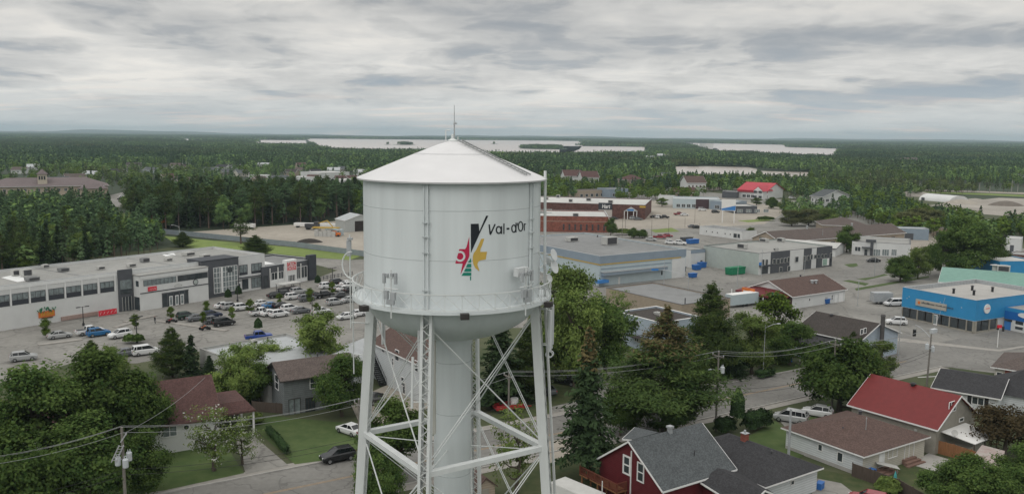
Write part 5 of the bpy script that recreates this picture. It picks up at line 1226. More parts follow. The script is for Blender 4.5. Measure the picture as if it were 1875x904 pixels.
for px, py in [(1660, 545), (1664, 542), (1760, 562), (1721, 552)]: bs.pslab('facade_mark', 'f', px, py, px + 1.6, py + 1.6, .03, W_SKY)
# lower blue annex
an = B('blue_annex', 'low annex with a deep blue band and white walls beside the bright blue store', 'building', bs.w(BL, 10.5).x, bs.w(BL, 10.5).y, bs.ang, 9.5, 24)
MB().box(.05, 9.5, 0, 24, 0, 2.5).build('wall', W_WHITE, an.root); MB().box(.03, 9.62, -.12, 24.1, 2.5, 5.0).build('blue_band', W_STORED, an.root); MB().box(.4, 9.2, .3, 23.7, 5.002, 5.05).build('roof', R_FLAT, an.root)
an.slab('band_top', 'f', .05, 9.5, 4.3, 5.03, .16, W_STORE, d0=.125)
ov_ = MB().lathe([(0, 0), (1.0, 0), (1.0, .12), (0, .12)], 24).build('oval_sign', SIGNW, an.root); ov_.location = (4.6, -.12, 3.9); ov_.rotation_euler = (PI/2, 0, 0); ov_.scale = (1.5, .55, 1)
for a, b, z0, z1, m in ((2.6, 4.3, 1.7, 2.45, GLASS), (2.6, 4.3, .6, 1.2, GLASS), (5.6, 7.8, .7, 1.5, GLASS), (2.4, 4.8, 1.25, 1.6, SIGNW)): an.slab('poster', 'f', a, b, z0, z1, .04, m)
an.slab('blue_door_wall', 'f', .06, 1.6, .02, 2.1, .06, SIGNB); an.slab('leaning_board', 'f', .2, 1.8, 2.0, 2.45, .2, GLASS)
an.win('r', 1.2, 2.4, 2.2 - .6, 2.45, d=.1); an.door('r', 3.4, 4.4, 2.1, WHITE)
# buildings behind the blue store
tg = B.fit('teal_roofed_hall', 'hall with a pale teal green metal roof directly behind the blue store', 'building', (1722, 514), (1900, 538), 5.0, 18, deg=-31)
tg.gable(4.8, 7.4, W_SKY, R_TEAL, ovg=.5, ove=.5)
tg.vent(12, 12, 7.5, .8, 1.2, UNITM); tg.unit(14.0, 11, 3, 2, 1.5, z=7.2)
tg2 = B.fit('blue_side_hall', 'blue-walled flat-roofed hall behind the tallest leafy tree', 'building', (1828, 514), (1868, 510), 0, 16, deg=8, L=13); tg2.flat(5.6, .3, W_STORE, R_WHITE, .3)
for A, Bp, D, h, wm, rm, lab in [
    ((1840, 464), (1868, 466), 10, 5.5, W_WHITE, R_WHITE, 'white metal shed at the right edge beyond the brown wooden building'),
    ((1842, 488), (1882, 492), 10, 4.2, W_BRICKD, R_FLAT, 'low brown-walled building with a pale flat roof at the right edge'),
    ((1800, 424), (1850, 424), 12, 4, W_WHITE, R_WHITE, 'pale shed roof among the trees below the quarry yard'),
    ((1638, 438), (1700, 440), 8, 4.5, W_SKYD, R_METAL, 'blue-grey shed with a corrugated front behind the white flat shop'),
    ((1705, 432), (1735, 434), 6, 3.4, W_TAN, R_BROWN2, 'small tan hut amid stored goods right of the blue-grey shed')]:
    b = B.fit('shed', lab, 'shed', A, Bp, 0, D); b.flat(h, .2, wm, rm, .25); b.slab('door', 'f', b.L * .3, b.L * .55, .02, h * .6, .06, W_DGREY)
qh = B.fit('arched_hall', 'long white arched hall in the quarry yard', 'hall', (1682, 366), (1738, 371), 0, 18)
pf = MB(); n = 10; L_ = qh.L
ring_ = [(qh.D / 2 - qh.D / 2 * math.cos(PI * k / n), 4.4 * math.sin(PI * k / n)) for k in range(n + 1)]
vs = [(x, y, z) for x in (0, L_) for y, z in ring_]; pf.add(vs, [(k, k + 1, n + 2 + k, n + 1 + k) for k in range(n)] + [tuple(range(n, -1, -1)), tuple(range(n + 1, 2 * n + 2))]); pf.build('shell', W_WHITE, qh.root, True)
qh.slab('door', 'f', L_ * .1, L_ * .2, .02, 2, .3, W_DGREY)
for k, (px, py, r_, h_, lab) in enumerate([(1672, 358, 15, 3.5, 'broad grey gravel heap left of the arched hall'), (1760, 372, 9, 2.6, 'pale gravel heap right of the arched hall'), (1785, 370, 8, 2.6, 'grey gravel heap between the pale one and the brownish one'), (1842, 376, 9, 3, 'brownish gravel heap at the right of the quarry yard')]):
    g = at(px, py); o = MB().lathe([(r_, -.1), (r_ * .7, h_ * .45), (r_ * .35, h_ * .85), (0, h_)], 20).build('gravel_heap', [YARD, DUST, YARD, mat('brown_gravel', (0.15, 0.13, 0.11), .95, .2, .6)][k], None, True); o.location = (g.x, g.y, 0); o.scale = (1.25, 1, 1); tag(o, lab, 'heap')
# --- brown-roofed diner with maroon awnings
dn = B.fit('diner', 'long low building with a brown gable roof and a maroon awning with an orange sign', 'building', (1450, 566), (1551, 552), 0, 14.4, deg=33.6)
dn.gable(3.2, 6.0, W_WHITE, R_BROWN, ovg=.5, ove=.4)
W_DRK = mat('dark_brown_front', (0.07, 0.042, 0.038), .7, .2)
dn.slab('front_wall', 'l', .02, 14.38, .02, 3.1, .12, W_DRK)
aw = MB(); aw.add([(-3.2, .5, 2.75), (.2, .5, 3.3), (.2, 15.5, 3.3), (-3.2, 15.5, 2.75), (-3.2, .5, 2.3), (-3.2, 15.5, 2.3), (2.0, 7.2, 5.0)], [(4,5,3,0), (0,3,6), (0,6,1), (3,2,6), (4,0,1), (5,2,3)]); awo = aw.build('awning', MAROON, dn.root)
[MB().box(-3.1, -2.9, y, y + .2, 0, 2.7).build('awning_post', TRIM, awo) for y in (-.8, 6.4, 16.8)]
og = MB().box(-3.55, -3.25, 9.0, 13.0, 2.3, 3.9).build('orange_sign', ORANGE, dn.root)
MB().box(-3.58, -3.555, 9.4, 12.6, 2.9, 3.2).build('sign_stripe', SIGNW, og)
gs = MB().box(-3.5, -3.2, .2, 3.6, 2.5, 4.0).build('green_sign', mat('sign_dark_green', (0.02, 0.11, 0.05), .6, .1), dn.root)
b_ = MB()
for k in range(4): b_.bar((-3.53, 3.1 - k * .75, 2.9), (-3.53, 2.9 - k * .75, 3.6), .14, .04); b_.bar((-3.53, 3.1 - k * .75, 3.6), (-3.53, 2.7 - k * .75, 3.6), .14, .04)
b_.build('sign_lettering', SIGNW, gs)
for k in range(4): dn.win('l', 1.5 + k * 3.3, 3.6 + k * 3.3, .7, 2.3, nx=2, d=.2)
dn.door('f', dn.L * .80, dn.L * .85, 2.1, WHITE); dn.win('f', dn.L * .73, dn.L * .76, .8, 2.2, ny=2); dn.slab('garage_door', 'f', dn.L * .88, dn.L * .96, .02, 2.4, .07, TRIM); dn.win('f', dn.L * .30, dn.L * .33, 1.4, 2.2); dn.slab('meter_box', 'f', dn.L * .62, dn.L * .65, .8, 1.8, .25, UNITM)
dn.vent(dn.L * .60, 4.0, 4.6, .35, .9, GALV); dn.vent(dn.L * .66, 3.8, 4.6, .35, .9, GALV); dn.vent(dn.L * .62, 8.0, 5.7, .2, .6)
# --- flat grey building and pale blue house behind the trees
fg = B.fit('flat_grey_building', 'low building with a wide flat grey roof behind the pale blue house', 'building', (1110, 527), (1240, 556), 4.4, 16, deg=-55.3, L=26)
fg.x -= fg.uy.x * 0; fg.flat(4.2, .25, W_TAN, R_FLATG, .25, W_DGREY)
hp = fg.hz(1228, 562, 4.2); fg.vent(max(1, min(25, hp[0])), 2, 4.3, .12, 1.2, DARKM)
ph = B.fit('pale_blue_house', 'pale blue two-storey house with a flat dark roof, left of the rusty-topped pine', 'house', (1129, 570), (1208, 591), 6.5, 11, deg=-56)
ph.flat(6.2, .3, W_BLUE, R_DKBR, .25, TRIM)
for x0, y0, x1, y1 in [(1159.5, 587, 1170.5, 597), (1162, 614.5, 1170, 625), (1150, 588, 1154, 596), (1193, 600, 1200, 610)]: ph.pwin('f', x0, y0, x1, y1, nx=2)
ph.pwin('r', 1238, 597, 1243, 608); ph.pwin('r', 1222, 604, 1228, 614); ph.unit(6, 6, 2.2, .8, .3); ph.unit(8.2, 5, 1.2, .8, .3)
ph.slab('porch_roof', 'f', 4.5, ph.L, 2.6, 2.8, 1.6, R_DKBR); ph.slab('porch_wall', 'f', 1.0, 2.4, .02, 3.2, .3, W_CREAM)
# --- dark-roofed house across the street
dh = B.fit('dark_roofed_house', 'pale blue house with a dark brown roof and a tall dark flue', 'house', (1462, 600), (1543, 610), 4.4, 13.5, deg=-54, L=13.2)
dh.gable(4.3, 6.9, W_BLUE, R_DKBR, ovg=.5, ove=.5, ry=6.2)
lo = MB().box(1.0, 11.0, -4.6, -.05, 0, 2.5).build('lower_wing', W_BLUE, dh.root)
MB().add([(.5, -5.2, 2.6), (12.5, -5.2, 2.6), (12.5, -.02, 3.7), (.5, -.02, 3.7), (.5, -5.2, 2.75), (12.5, -5.2, 2.75), (12.5, -.02, 3.85), (.5, -.02, 3.85)], [(3,2,1,0),(4,5,6,7),(0,1,5,4),(1,2,6,5),(2,3,7,6),(3,0,4,7)]).build('wing_roof', R_DARK, lo)
for x0, y0, x1, y1 in [(1575, 602, 1580, 612), (1581, 600, 1586, 610)]: dh.pwin('r', x0, y0, x1, y1)
fl2 = MB().tube((dh.L + .75, 6.6, 0), (dh.L + .75, 6.6, 8.4), .42, .40, 14).tube((dh.L + .75, 6.6, 8.4), (dh.L + .75, 6.6, 8.8), .48, .36, 14).build('flue', mat('dark_flue', (0.085, 0.08, 0.078), .7, .15), dh.root)
dh.vent(3.5, 5.6, 6.7, .25, .35)
# --- pole sign and street signs in the commercial area
g = at(1333, 408); t = thing('pole_sign', 'tall blue and white sign on two white posts beside the dusty lot', 'sign', (g.x, g.y, 0), math.radians(-12))
MB().box(-3, -2.6, -.2, .2, 0, 6).box(2.6, 3.0, -.2, .2, 0, 6).build('post', SIGNW, t); MB().box(-3.4, 3.4, -.3, .3, 6, 11.5).build('panel', SIGNW, t); MB().add([(-3.3, -.32, 6.2), (3.3, -.32, 6.2), (3.3, -.32, 8.6), (-3.3, -.32, 7.0), (-3.3, -.30, 6.2), (3.3, -.30, 6.2), (3.3, -.30, 8.6), (-3.3, -.30, 7.0)], [(0,1,2,3), (7,6,5,4)]).build('blue_field', SIGNB, t)
# skips and bins
def skip(px, py, lab, m, L_=6, h=2.0, w_=2.4, ang=33):
    g = at(px, py); t = thing('skip_container', lab, 'container', (g.x, g.y, 0), math.radians(ang)); b = MB()
    b.add([(-L_/2+.3,-w_/2,.15),(L_/2-.3,-w_/2,.15),(L_/2-.3,w_/2,.15),(-L_/2+.3,w_/2,.15),(-L_/2,-w_/2,h),(L_/2,-w_/2,h),(L_/2,w_/2,h),(-L_/2,w_/2,h)], [(3,2,1,0),(0,1,5,4),(1,2,6,5),(2,3,7,6),(3,0,4,7),(4,5,6,7)]); b.build('body', m, t)
    r = MB()
    for k in range(7): x = -L_/2 + .3 + (L_ - .6) * k / 6; r.box(x - .06, x + .06, -w_/2 - .08, -w_/2 - .002, .2, h - .1)
    r.box(-L_/2 - .05, L_/2 + .05, -w_/2 - .1, -w_/2 - .003, h - .1, h + .06); r.build('rib', m, t); MB().tube((-L_/2 + .5, -w_/2, .1), (-L_/2 + .5, w_/2, .1), .12).build('roller', DARKM, t)
GREENM = mat('skip_green', (0.02, 0.20, 0.10), .55, .15)
skip(1346, 502, 'big green skip beside the pale green wall', GREENM, 6.6, 2.3)
skip(1275, 494, 'blue skip by the pale link building', BLUEP, 2.6, 1.7, 1.8); skip(1285, 490, 'blue skip nearest the pale green wall', BLUEP, 2.6, 1.8, 1.8); skip(1268, 508, 'low blue skip at the corner of the pale blue store', BLUEP, 2.4, 1.4, 1.6); skip(1268, 446, 'blue skip on the far lot behind the two-tone block', BLUEP, 5, 1.8); skip(1257, 442, 'dark skip next to the blue one on the far lot', W_DGREY, 5, 1.8); skip(1247, 497, 'dark skip at the end of the pale blue store', W_DGREY, 2.6, 1.6, 1.8)
skip(1513, 556, 'blue bin pair by the white wall of the diner', BLUEP, 1.8, 1.3, 1.0, 33.6)
# trailers
def boxtrailer(px, py, lab, L_, w_, h, m, rm, deg, z0=.7, name='box_trailer'):
    g = at(px, py); t = thing(name, lab, 'trailer', (g.x, g.y, 0), math.radians(deg)); MB().box(-L_/2, L_/2, -w_/2, w_/2, z0, z0 + h).build('body', m, t)
    MB().box(-L_/2 + .05, L_/2 - .05, -w_/2 + .05, w_/2 - .05, z0 + h, z0 + h + .04).build('roof', rm, t)
    for x in (-.6, .6):
        for s_ in (-1, 1): MB().tube((x, s_ * (w_/2 - .25), .38), (x, s_ * (w_/2 + .0), .38), .38, .38, 12).build('wheel', BLACK, t)
    MB().bar((-L_/2, 0, z0), (-L_/2 - 1.4, 0, z0), .1).build('tow_bar', DARKM, t); return t
boxtrailer(1613, 556, 'grey box trailer parked beside the white van, left of the blue store', 5.0, 2.3, 2.3, GALV, GALV, 5)
boxtrailer(1056, 944, 'white box trailer with a pale roof beside the red house', 6.2, 2.5, 2.6, SIGNW, R_WHITE, -48)
boxtrailer(1358, 560, 'long white-topped trailer behind the bright green tree', 9, 2.5, 2.6, W_SKY, SIGNW, 30)
# far houses in the wooded town
R5 = random.Random(5)
FARH = [(120, 333), (150, 326), (92, 340), (310, 309), (322, 312), (300, 333), (372, 318), (395, 312), (420, 308), (436, 324), (470, 308), (408, 322), (520, 322), (540, 318), (570, 322), (590, 330), (600, 318), (626, 316), (648, 322), (615, 336), (560, 334), (582, 305), (655, 305), (545, 308), (470, 338), (500, 336), (345, 340), (20, 318), (50, 312), (262, 318), (330, 300), (200, 322), (640, 336), (230, 308), (656, 338),
        (1205, 290), (1215, 293), (1240, 284), (1250, 286), (1262, 282), (1290, 279), (1300, 277), (1340, 283), (1362, 282), (1175, 295), (1500, 292), (1645, 299), (1662, 298), (1676, 300), (1750, 300), (1812, 302), (1842, 303), (1860, 330), (1470, 300), (1215, 328), (1200, 335)]
WALLS = [W_WHITE, W_CREAM, W_TAN, W_SKY, W_WHITE, W_BEIGE]; ROOFS = [R_DKBR, R_GREY, R_BROWN2, R_REDBR, R_DARK, R_METAL]
for k, (px, py) in enumerate(FARH):
    g = at(px, py); wi = R5.randrange(6); ri = R5.randrange(6); Lh = R5.uniform(10, 17); big_ = py < 300
    if big_: Lh *= 1.6
    wn = ['white', 'cream', 'tan', 'pale blue', 'white', 'beige'][wi]; rn = ['dark brown', 'grey', 'dusty brown', 'reddish', 'charcoal', 'pale metal'][ri]
    b = B('distant_house', '%s house with a %s roof among trees, %s' % (wn, rn, 'left of the tank' if px < 900 else 'below the far lake' if py < 297 else 'on the right slope'), 'house', g.x, g.y, R5.uniform(-.5, .9), Lh, 9 * (1.4 if big_ else 1), 'houses among distant trees')
    b.gable(5.2 if big_ else 3.8, 8.8 if big_ else 6.4, WALLS[wi], ROOFS[ri], ovg=.5, ove=.5)
    FOOT.append((g.x * .965, g.y * .965, 17)); FOOT.append((g.x * .93, g.y * .93, 13))
    for q in range(3): b.win('f', (q + .3) * Lh / 3, (q + .65) * Lh / 3, 1.1, 2.5, fw=.1)
for A, Bp, D, h, lab in [((585, 332), (640, 330), 30, 7, 'wide flat white-roofed building beyond the pines, next to the tank'), ((540, 336), (575, 336), 22, 5, 'long low pale building behind the pine row'), ((455, 333), (490, 333), 20, 5, 'long low pale building left of the other behind the pine row'), ((630, 345), (668, 343), 20, 6, 'white and red flat shop just left of the tank roof'), ((1290, 277), (1306, 277), 24, 22, 'tall pale tower block on the rise below the lake')]:
    b = B.fit('distant_building', lab, 'building', A, Bp, 0, D); b.flat(h, .4, W_WHITE, R_WHITE, .4)
    for q in range(5): b.win('f', (q + .25) * b.L / 5, (q + .75) * b.L / 5, 1, 3, fw=.15)
# ================================================================ RIGHT FOREGROUND
# --- red house with grey roof
rh = B.fit('red_house', 'dark red clapboard house with a grey shingle gable roof and wooden deck', 'house', (1213, 900), (1340, 861), 3.5, 10.6, deg=34.5)
rh.gable(3.9, 7.6, W_RED, R_GREY, ovg=.35, ove=.4)
f = rh.pwin('l', 1141, 833, 1155, 868, nx=1, ny=2, fw=.20); rh.pwin('l', 1167, 846, 1180, 882, nx=1, ny=2, fw=.15)
rh.slab('corner_board', 'l', 5.0, 5.15, .02, 6.6, .08, TRIM)
dr = MB().prism([(1.25, 6.0), (4.3, 6.0), (4.5, 9.2), (1.5, 7.6)], 4.6, 6.9).build('dormer', W_RED, rh.root)
q = [(.5, 5.35, 7.66), (1.0, 7.75, 6.95), (4.8, 9.8, 7.05), (4.4, 5.4, 7.74)]
MB().add([(x, y, z - .04) for x, y, z in q] + [(x, y, z + .1) for x, y, z in q], [(0,1,2,3),(7,6,5,4),(0,4,5,1),(1,5,6,2),(2,6,7,3),(3,7,4,0)]).build('dormer_roof', R_GREY, dr)
MB().bar((.46, 5.6, 7.55), (.96, 7.8, 6.92), .05, .2).bar((.96, 7.8, 6.92), (4.8, 9.86, 7.0), .05, .2).build('dormer_fascia', TRIM, dr)
ch = rh.hz(1229, 792, 7.6); ro_ = MB().box(ch[0] - .22, ch[0] + .22, 4.9, 5.35, 7.2, 8.15).box(ch[0] - .34, ch[0] + .34, 4.8, 5.45, 8.15, 8.4).build('chimney', GALV, rh.root)
rh.vent(7.0, 2.1, 5.4, .06, .6)
aw_ = MB().box(6.2, 11.1, -6.2, -.05, 0, 2.6).build('lower_wing', W_RED, rh.root)
MB().add([(5.6, -6.8, 2.5), (11.7, -6.8, 2.5), (11.7, -.05, 3.4), (5.6, -.05, 3.4), (8.6, -6.8, 4.0), (8.6, -.05, 4.4)], [(0,1,4),(1,2,5,4),(2,3,5),(3,0,4,5),(3,2,1,0)]).build('wing_roof', R_DARK, aw_)
MB().bar((5.55, -6.85, 2.5), (8.6, -6.85, 4.05), .06, .2).bar((8.6, -6.85, 4.05), (11.75, -6.85, 2.5), .06, .2).bar((5.55, -6.8, 2.5), (5.55, -.3, 3.4), .06, .2).build('wing_fascia', TRIM, aw_)
dk = MB().box(-1.7, -.05, 5.6, 10.4, 1.65, 1.8).box(-1.7, .4, 10.75, 12.3, 1.65, 1.8); dko = dk.build('deck', FENCEW, rh.root)
rl = MB()
for (x0, y0, x1, y1) in ((-1.65, 5.6, -1.65, 12.25), (-1.65, 12.25, .4, 12.25), (-1.65, 5.65, -.1, 5.65)):
    d_ = Vector((x1 - x0, y1 - y0, 0)); n = int(d_.length / .16)
    for z in (2.0, 2.8): rl.bar((x0, y0, z), (x1, y1, z), .07, .1)
    for k in range(n + 1): p = Vector((x0, y0, 0)) + d_ * k / n; rl.bar(p + Vector((0,0,1.81)), p + Vector((0,0,2.8)), .06 if k % 8 else .12)
rl.build('deck_railing', mat('red_brown_rail', (0.17, 0.055, 0.035), .8, .15), dko)
for x in (-1.6, -.2):
    for y in (5.8, 9, 11.9): MB().box(x - .08, x + .08, y - .08, y + .08, 0, 1.64).build('deck_post', FENCEW, dko)
sd_ = B('brown_shed', 'small shed with a brown peaked roof at the foot of the tower', 'shed', at(872, 925).x, at(872, 925).y, .5, 2.4, 2.4); sd_.gable(2.0, 3.0, W_TAN, R_BROWN, axis='y', ovg=.2, ove=.25, fas=False); sd_.door('f', .7, 1.6, 1.8, W_BEIGE)
# --- black hip-roofed house
bh = B.fit('black_roofed_house', 'white house with a charcoal hip roof and a brick chimney, behind the red house', 'house', (1350, 866.6), (1408, 889.5), 3.0, 9.6, deg=-55, x0=-9.6, L=13.6)
bh.hip(2.9, 5.3, W_SIDING, R_DARK, .5, 4.3)
bh.pwin('r', 1447, 878, 1454, 887); bh.win('f', 8.2, 9.3, 1.2, 2.3, nx=1, frame=BRICKC); bh.win('f', 3, 4.4, 1.2, 2.3, nx=2)
c = bh.hz(1363, 814, 4.6); MB().box(c[0] - .35, c[0] + .35, c[1] - .35, c[1] + .35, 3.8, 6.1).build('chimney', BRICKC, bh.root); MB().tube((c[0], c[1], 6.1), (c[0], c[1], 6.5), .14, .14, 10).box(c[0]-.42, c[0]+.42, c[1]-.42, c[1]+.42, 6.1, 6.16).build('chimney_cap', GALV, bh.root)
c = bh.hz(1384, 799, 5.2); bh.vent(min(max(c[0], 4), 9.5), 4.8, 5.2, .22, .25); bh.vent(10.5, 4.9, 4.5, .1, .45)
# --- brown bungalow
bb = B.fit('brown_roofed_bungalow', 'white bungalow with a brown hip roof, left of the red metal roof', 'house', (1440, 783), (1579, 833), 2.9, 13.2, deg=-57)
bb.hip(2.8, 5.1, W_SIDING, R_BROWN, .5, 5.6)
bb.pwin('f', 1498, 812, 1506.5, 825, ny=1); bb.pwin('f', 1533, 827, 1544, 845)
bb.slab('basement_wall', 'f', .02, bb.L, .02, .5, .05, CONC)
bb.slab('rear_wall', 'r', .05, 13.15, .02, 2.65, .05, W_CREAM)
bb.pwin('r', 1625, 818, 1642, 837, nx=2, d=.14); f = bb.pwin('r', 1655, 806, 1672, 843, nx=2, d=.14); 
a = bb.loc('r', 1608, 845)[0]; b = bb.loc('r', 1618, 845)[0]; bb.slab('door', 'r', a, b, .5, 2.4, .12, WHITE, d0=.055)
stp = MB()
for k in range(3): bb.sb(stp, 'r', b + 3.9 - .3 * k, b + 6.5 + .3 * k, 0, .72 - .24 * k, .06 + .45 * k if k else .06, .06 + .45 * (k + 1))
bb_s = stp.build('patio_steps', mat('reddish_deck', (0.20, 0.125, 0.10), .85, .15), bb.root); stp = MB()
for k in range(3): bb.sb(stp, 'r', a - .6 - .25 * k, b + .5 + .25 * k, 0, .62 - .2 * k, .06 + .5 * k, .06 + .5 * (k + 1))
stp.build('door_steps', mat('reddish_deck', None), bb.root)
c = bb.hz(1575, 757, 4.9); bb.vent(c[0], c[1], 5.0, .22, .25); bb.vent(6.5, 3.2, 3.6, .08, .6); bb.vent(8.5, 5.2, 4.4, .05, 1.3, GALV)
# --- red metal roof house
rr_ = B.fit('red_roofed_house', 'beige house with a steep dark red metal roof facing the yard', 'house', (1560, 737), (1715.5, 780), 4.0, 10.4, deg=-54)
rr_.gable(3.9, 7.3, W_BEIGE, R_RED, ovg=.45, ove=.5)
rr_.pwin('r', 1737, 734, 1750, 753, nx=3); rr_.pwin('r', 1756, 764, 1764, 771, nx=1); rr_.vent(6.2, 5.0, 7.2, .28, .3, BLACK)
rr_.slab('dryer_vent', 'f', 9.6, 10.0, 2.6, 2.9, .15, UNITM)
pc_ = MB(); pc_.add([(rr_.L + .05, 1.2, 3.0), (rr_.L + 4.6, 1.2, 2.6), (rr_.L + 4.6, 7.6, 2.6), (rr_.L + .05, 7.6, 3.0), (rr_.L + .05, 1.2, 3.1), (rr_.L + 4.6, 1.2, 2.7), (rr_.L + 4.6, 7.6, 2.7), (rr_.L + .05, 7.6, 3.1)], [(3,2,1,0),(4,5,6,7),(0,1,5,4),(1,2,6,5),(2,3,7,6),(3,0,4,7)])
pco = pc_.build('porch_roof', SIGNW, rr_.root); [MB().box(rr_.L + 4.4, rr_.L + 4.52, y, y + .12, 0, 2.6).build('porch_post', FENCED, pco) for y in (1.3, 4.2, 7.4)]
rr_.slab('porch_wall', 'r', 2.2, 7.0, .02, 1.3, 3.0, W_CREAM, d0=.06)
# --- charcoal-roofed house far right
cr_ = B.fit('charcoal_roofed_house', 'white house with a charcoal hip roof and a shuttered front gable, at the right edge', 'house', (1711, 706), (1791, 726), 3.4, 13, deg=-38)
cr_.L = 9.0
cr_.gable(3.2, 4.9, W_SIDING, R_DARK, ovg=.4, ove=.45, ry=5.5)
mh = MB().box(6.5, 17.5, 3.2, 14.0, 0, 3.1).build('main_wall', W_SIDING, cr_.root)
MB().add([(6.0, 2.7, 3.1), (18.0, 2.7, 3.1), (18.0, 14.5, 3.1), (6.0, 14.5, 3.1), (11.2, 8.6, 6.3), (13.0, 8.6, 6.3)], [(3,2,1,0), (0,1,5,4), (1,2,5), (2,3,4,5), (3,0,4)]).build('main_roof', R_DARK, mh)
w_ = cr_.win('f', 5.4, 7.1, 1.6, 2.8, nx=2); cr_.slab('shutter', 'f', 4.8, 5.35, 1.5, 2.9, .06, BLACK); cr_.slab('shutter', 'f', 7.15, 7.7, 1.5, 2.9, .06, BLACK)
bt = B.fit('brown_eaved_house', 'house corner with a brown hip roof and brick pier, top of the right edge', 'house', (1822, 671), (1880, 694), 3.2, 12, deg=-38, L=12)
bt.hip(3.1, 5.4, W_CREAM, R_BROWN2, .6, 5); bt.slab('brick_pier', 'f', 1.6, 2.6, .02, 2.9, .3, BRICKC); bt.win('f', 3.4, 5.0, .9, 2.4, nx=2); bt.win('f', .3, 1.2, 1.2, 2.4)
# --- yard things
fence_line('cedar_fence', 'orange-brown cedar board fence behind the red-roofed house', [(1697, 825), (1745, 838), (1785, 851)], 1.9, FENCEW, 2.4, FENCEW)
fence_line('weathered_fence', 'dark weathered board fence below the bungalow', [(1560, 872), (1600, 886), (1645, 903), (1690, 930)], 1.8, FENCED, 2.4)
P_ = [at(1771, 849, 2.6), at(1833, 862, 2.6), at(1840, 825, 2.6), at(1798, 814, 2.6)]
gs_ = thing('garden_shed', 'garden shed with a flat pink-stained pale roof beside the cedar fence', 'shed', (P_[0].x, P_[0].y, 0))
q = [(p.x - P_[0].x, p.y - P_[0].y) for p in P_]; cx_ = sum(a for a, b in q) / 4; cy_ = sum(b for a, b in q) / 4
MB().prism([(cx_ + (a - cx_) * .95, cy_ + (b - cy_) * .95) for a, b in q], 0, 2.5).build('wall', W_CREAM, gs_); MB().prism(q, 2.5, 2.62).build('roof', mat('stained_roof', (0.33, 0.24, 0.225), .9, .2, .9, col2=(0.40, 0.38, 0.35)), gs_)
def small(name, px, py, lab, cat, parts, ang=0.0):
    g = at(px, py); t = thing(name, lab, cat, (g.x, g.y, 0), ang)
    for n, b, m in parts: b.build(n, m, t)
    return t
small('wheelie_bin', 1595, 872, 'blue wheelie bin between the dark fence and the bungalow', 'bin', [('body', MB().box(-.5, .5, -.35, .35, .05, .95), BLUEP), ('lid', MB().box(-.53, .53, -.38, .38, .95, 1.02), BLUEP)], .6)
small('folding_canopy', 1625, 866, 'pale awning board leaning beside the bungalow steps', 'awning', [('board', MB().bar((-1.6, 0, 1.5), (1.2, -.3, .9), 1.3, .05), UNITM), ('pole', MB().tube((-1.5, 0, 0), (-1.5, 0, 1.5), .04).tube((1.1, -.3, 0), (1.1, -.3, .9), .04), GALV)])
small('garden_parasol', 1638, 892, 'closed turquoise parasol on the lawn beside the bungalow', 'parasol', [('cover', MB().lathe([(.05, .5), (.26, .7), (.16, 1.6), (.03, 2.1)], 10), mat('turquoise_cloth', (0.08, 0.36, 0.36), .8, .1)), ('pole', MB().tube((0, 0, 0), (0, 0, .55), .03), GALV)])
t = small('garden_table', 1777, 824, 'round white garden table behind the cedar fence', 'table', [('table_top', MB().lathe([(0, .70), (.75, .70), (.75, .75), (0, .75)], 20), SIGNW), ('leg', MB().tube((0, 0, 0), (0, 0, .7), .06), GALV)])
small('recycling_bins', 1503, 893, 'blue bin at the foot of the black-roofed house wall', 'bin', [('body', MB().box(-.9, .2, -.35, .35, .05, .8), BLUEP), ('lid', MB().box(-.95, .25, -.38, .38, .8, .88), BLUEP)], .9)
small('storage_boxes', 1438, 662, 'blue box on the driveway across the street', 'box', [('body', MB().box(-1.1, 1.1, -.6, .6, .05, .8), BLUEP), ('lid', MB().box(-1.15, 1.15, -.65, .65, .8, .9), SIGNW)], .3)
small('flower_planter', 1746, 742, 'blue tub by the porch of the charcoal-roofed house', 'planter', [('tub', MB().box(-.8, .8, -.5, .5, 0, .7), BLUEP)], .3)
# satellite dish on the red-roofed house porch
dm_ = MB().lathe([(0, 0), (.25, .03), (.42, .10), (.42, .13), (0, .06)], 16).build('satellite_dish', UNITM, rr_.root); dm_.location = (rr_.L + 2.0, .9, 3.5); dm_.rotation_euler = (1.1, 0, .8); MB().tube((rr_.L + 2.0, .95, 2.8), (rr_.L + 2.0, .95, 3.5), .03).build('dish_mast', GALV, rr_.root)
# child-sized red tractor-mower area behind the tower: red utility trailer with a white tank
g = at(935, 752); t = thing('red_trailer', 'red utility trailer carrying a white tank, between the tower legs', 'trailer', (g.x, g.y, 0), math.radians(20))
MB().box(-2.6, 2.0, -1, 1, .6, .8).box(-2.6, 2.0, -1.02, -.95, .8, 1.3).box(-2.6, 2.0, .95, 1.02, .8, 1.3).build('bed', REDP, t)
for x in (-1.3, 1.0):
    for s_ in (-1, 1): MB().tube((x, s_ * .95, .42), (x, s_ * 1.2, .42), .42, .42, 12).build('wheel', BLACK, t)
MB().tube((.6, 0, .82), (.6, 0, 2.0), .6, .6, 16).build('tank', SIGNW, t); MB().bar((2.0, 0, .65), (3.4, 0, .5), .12).build('tow_bar', REDP, t)
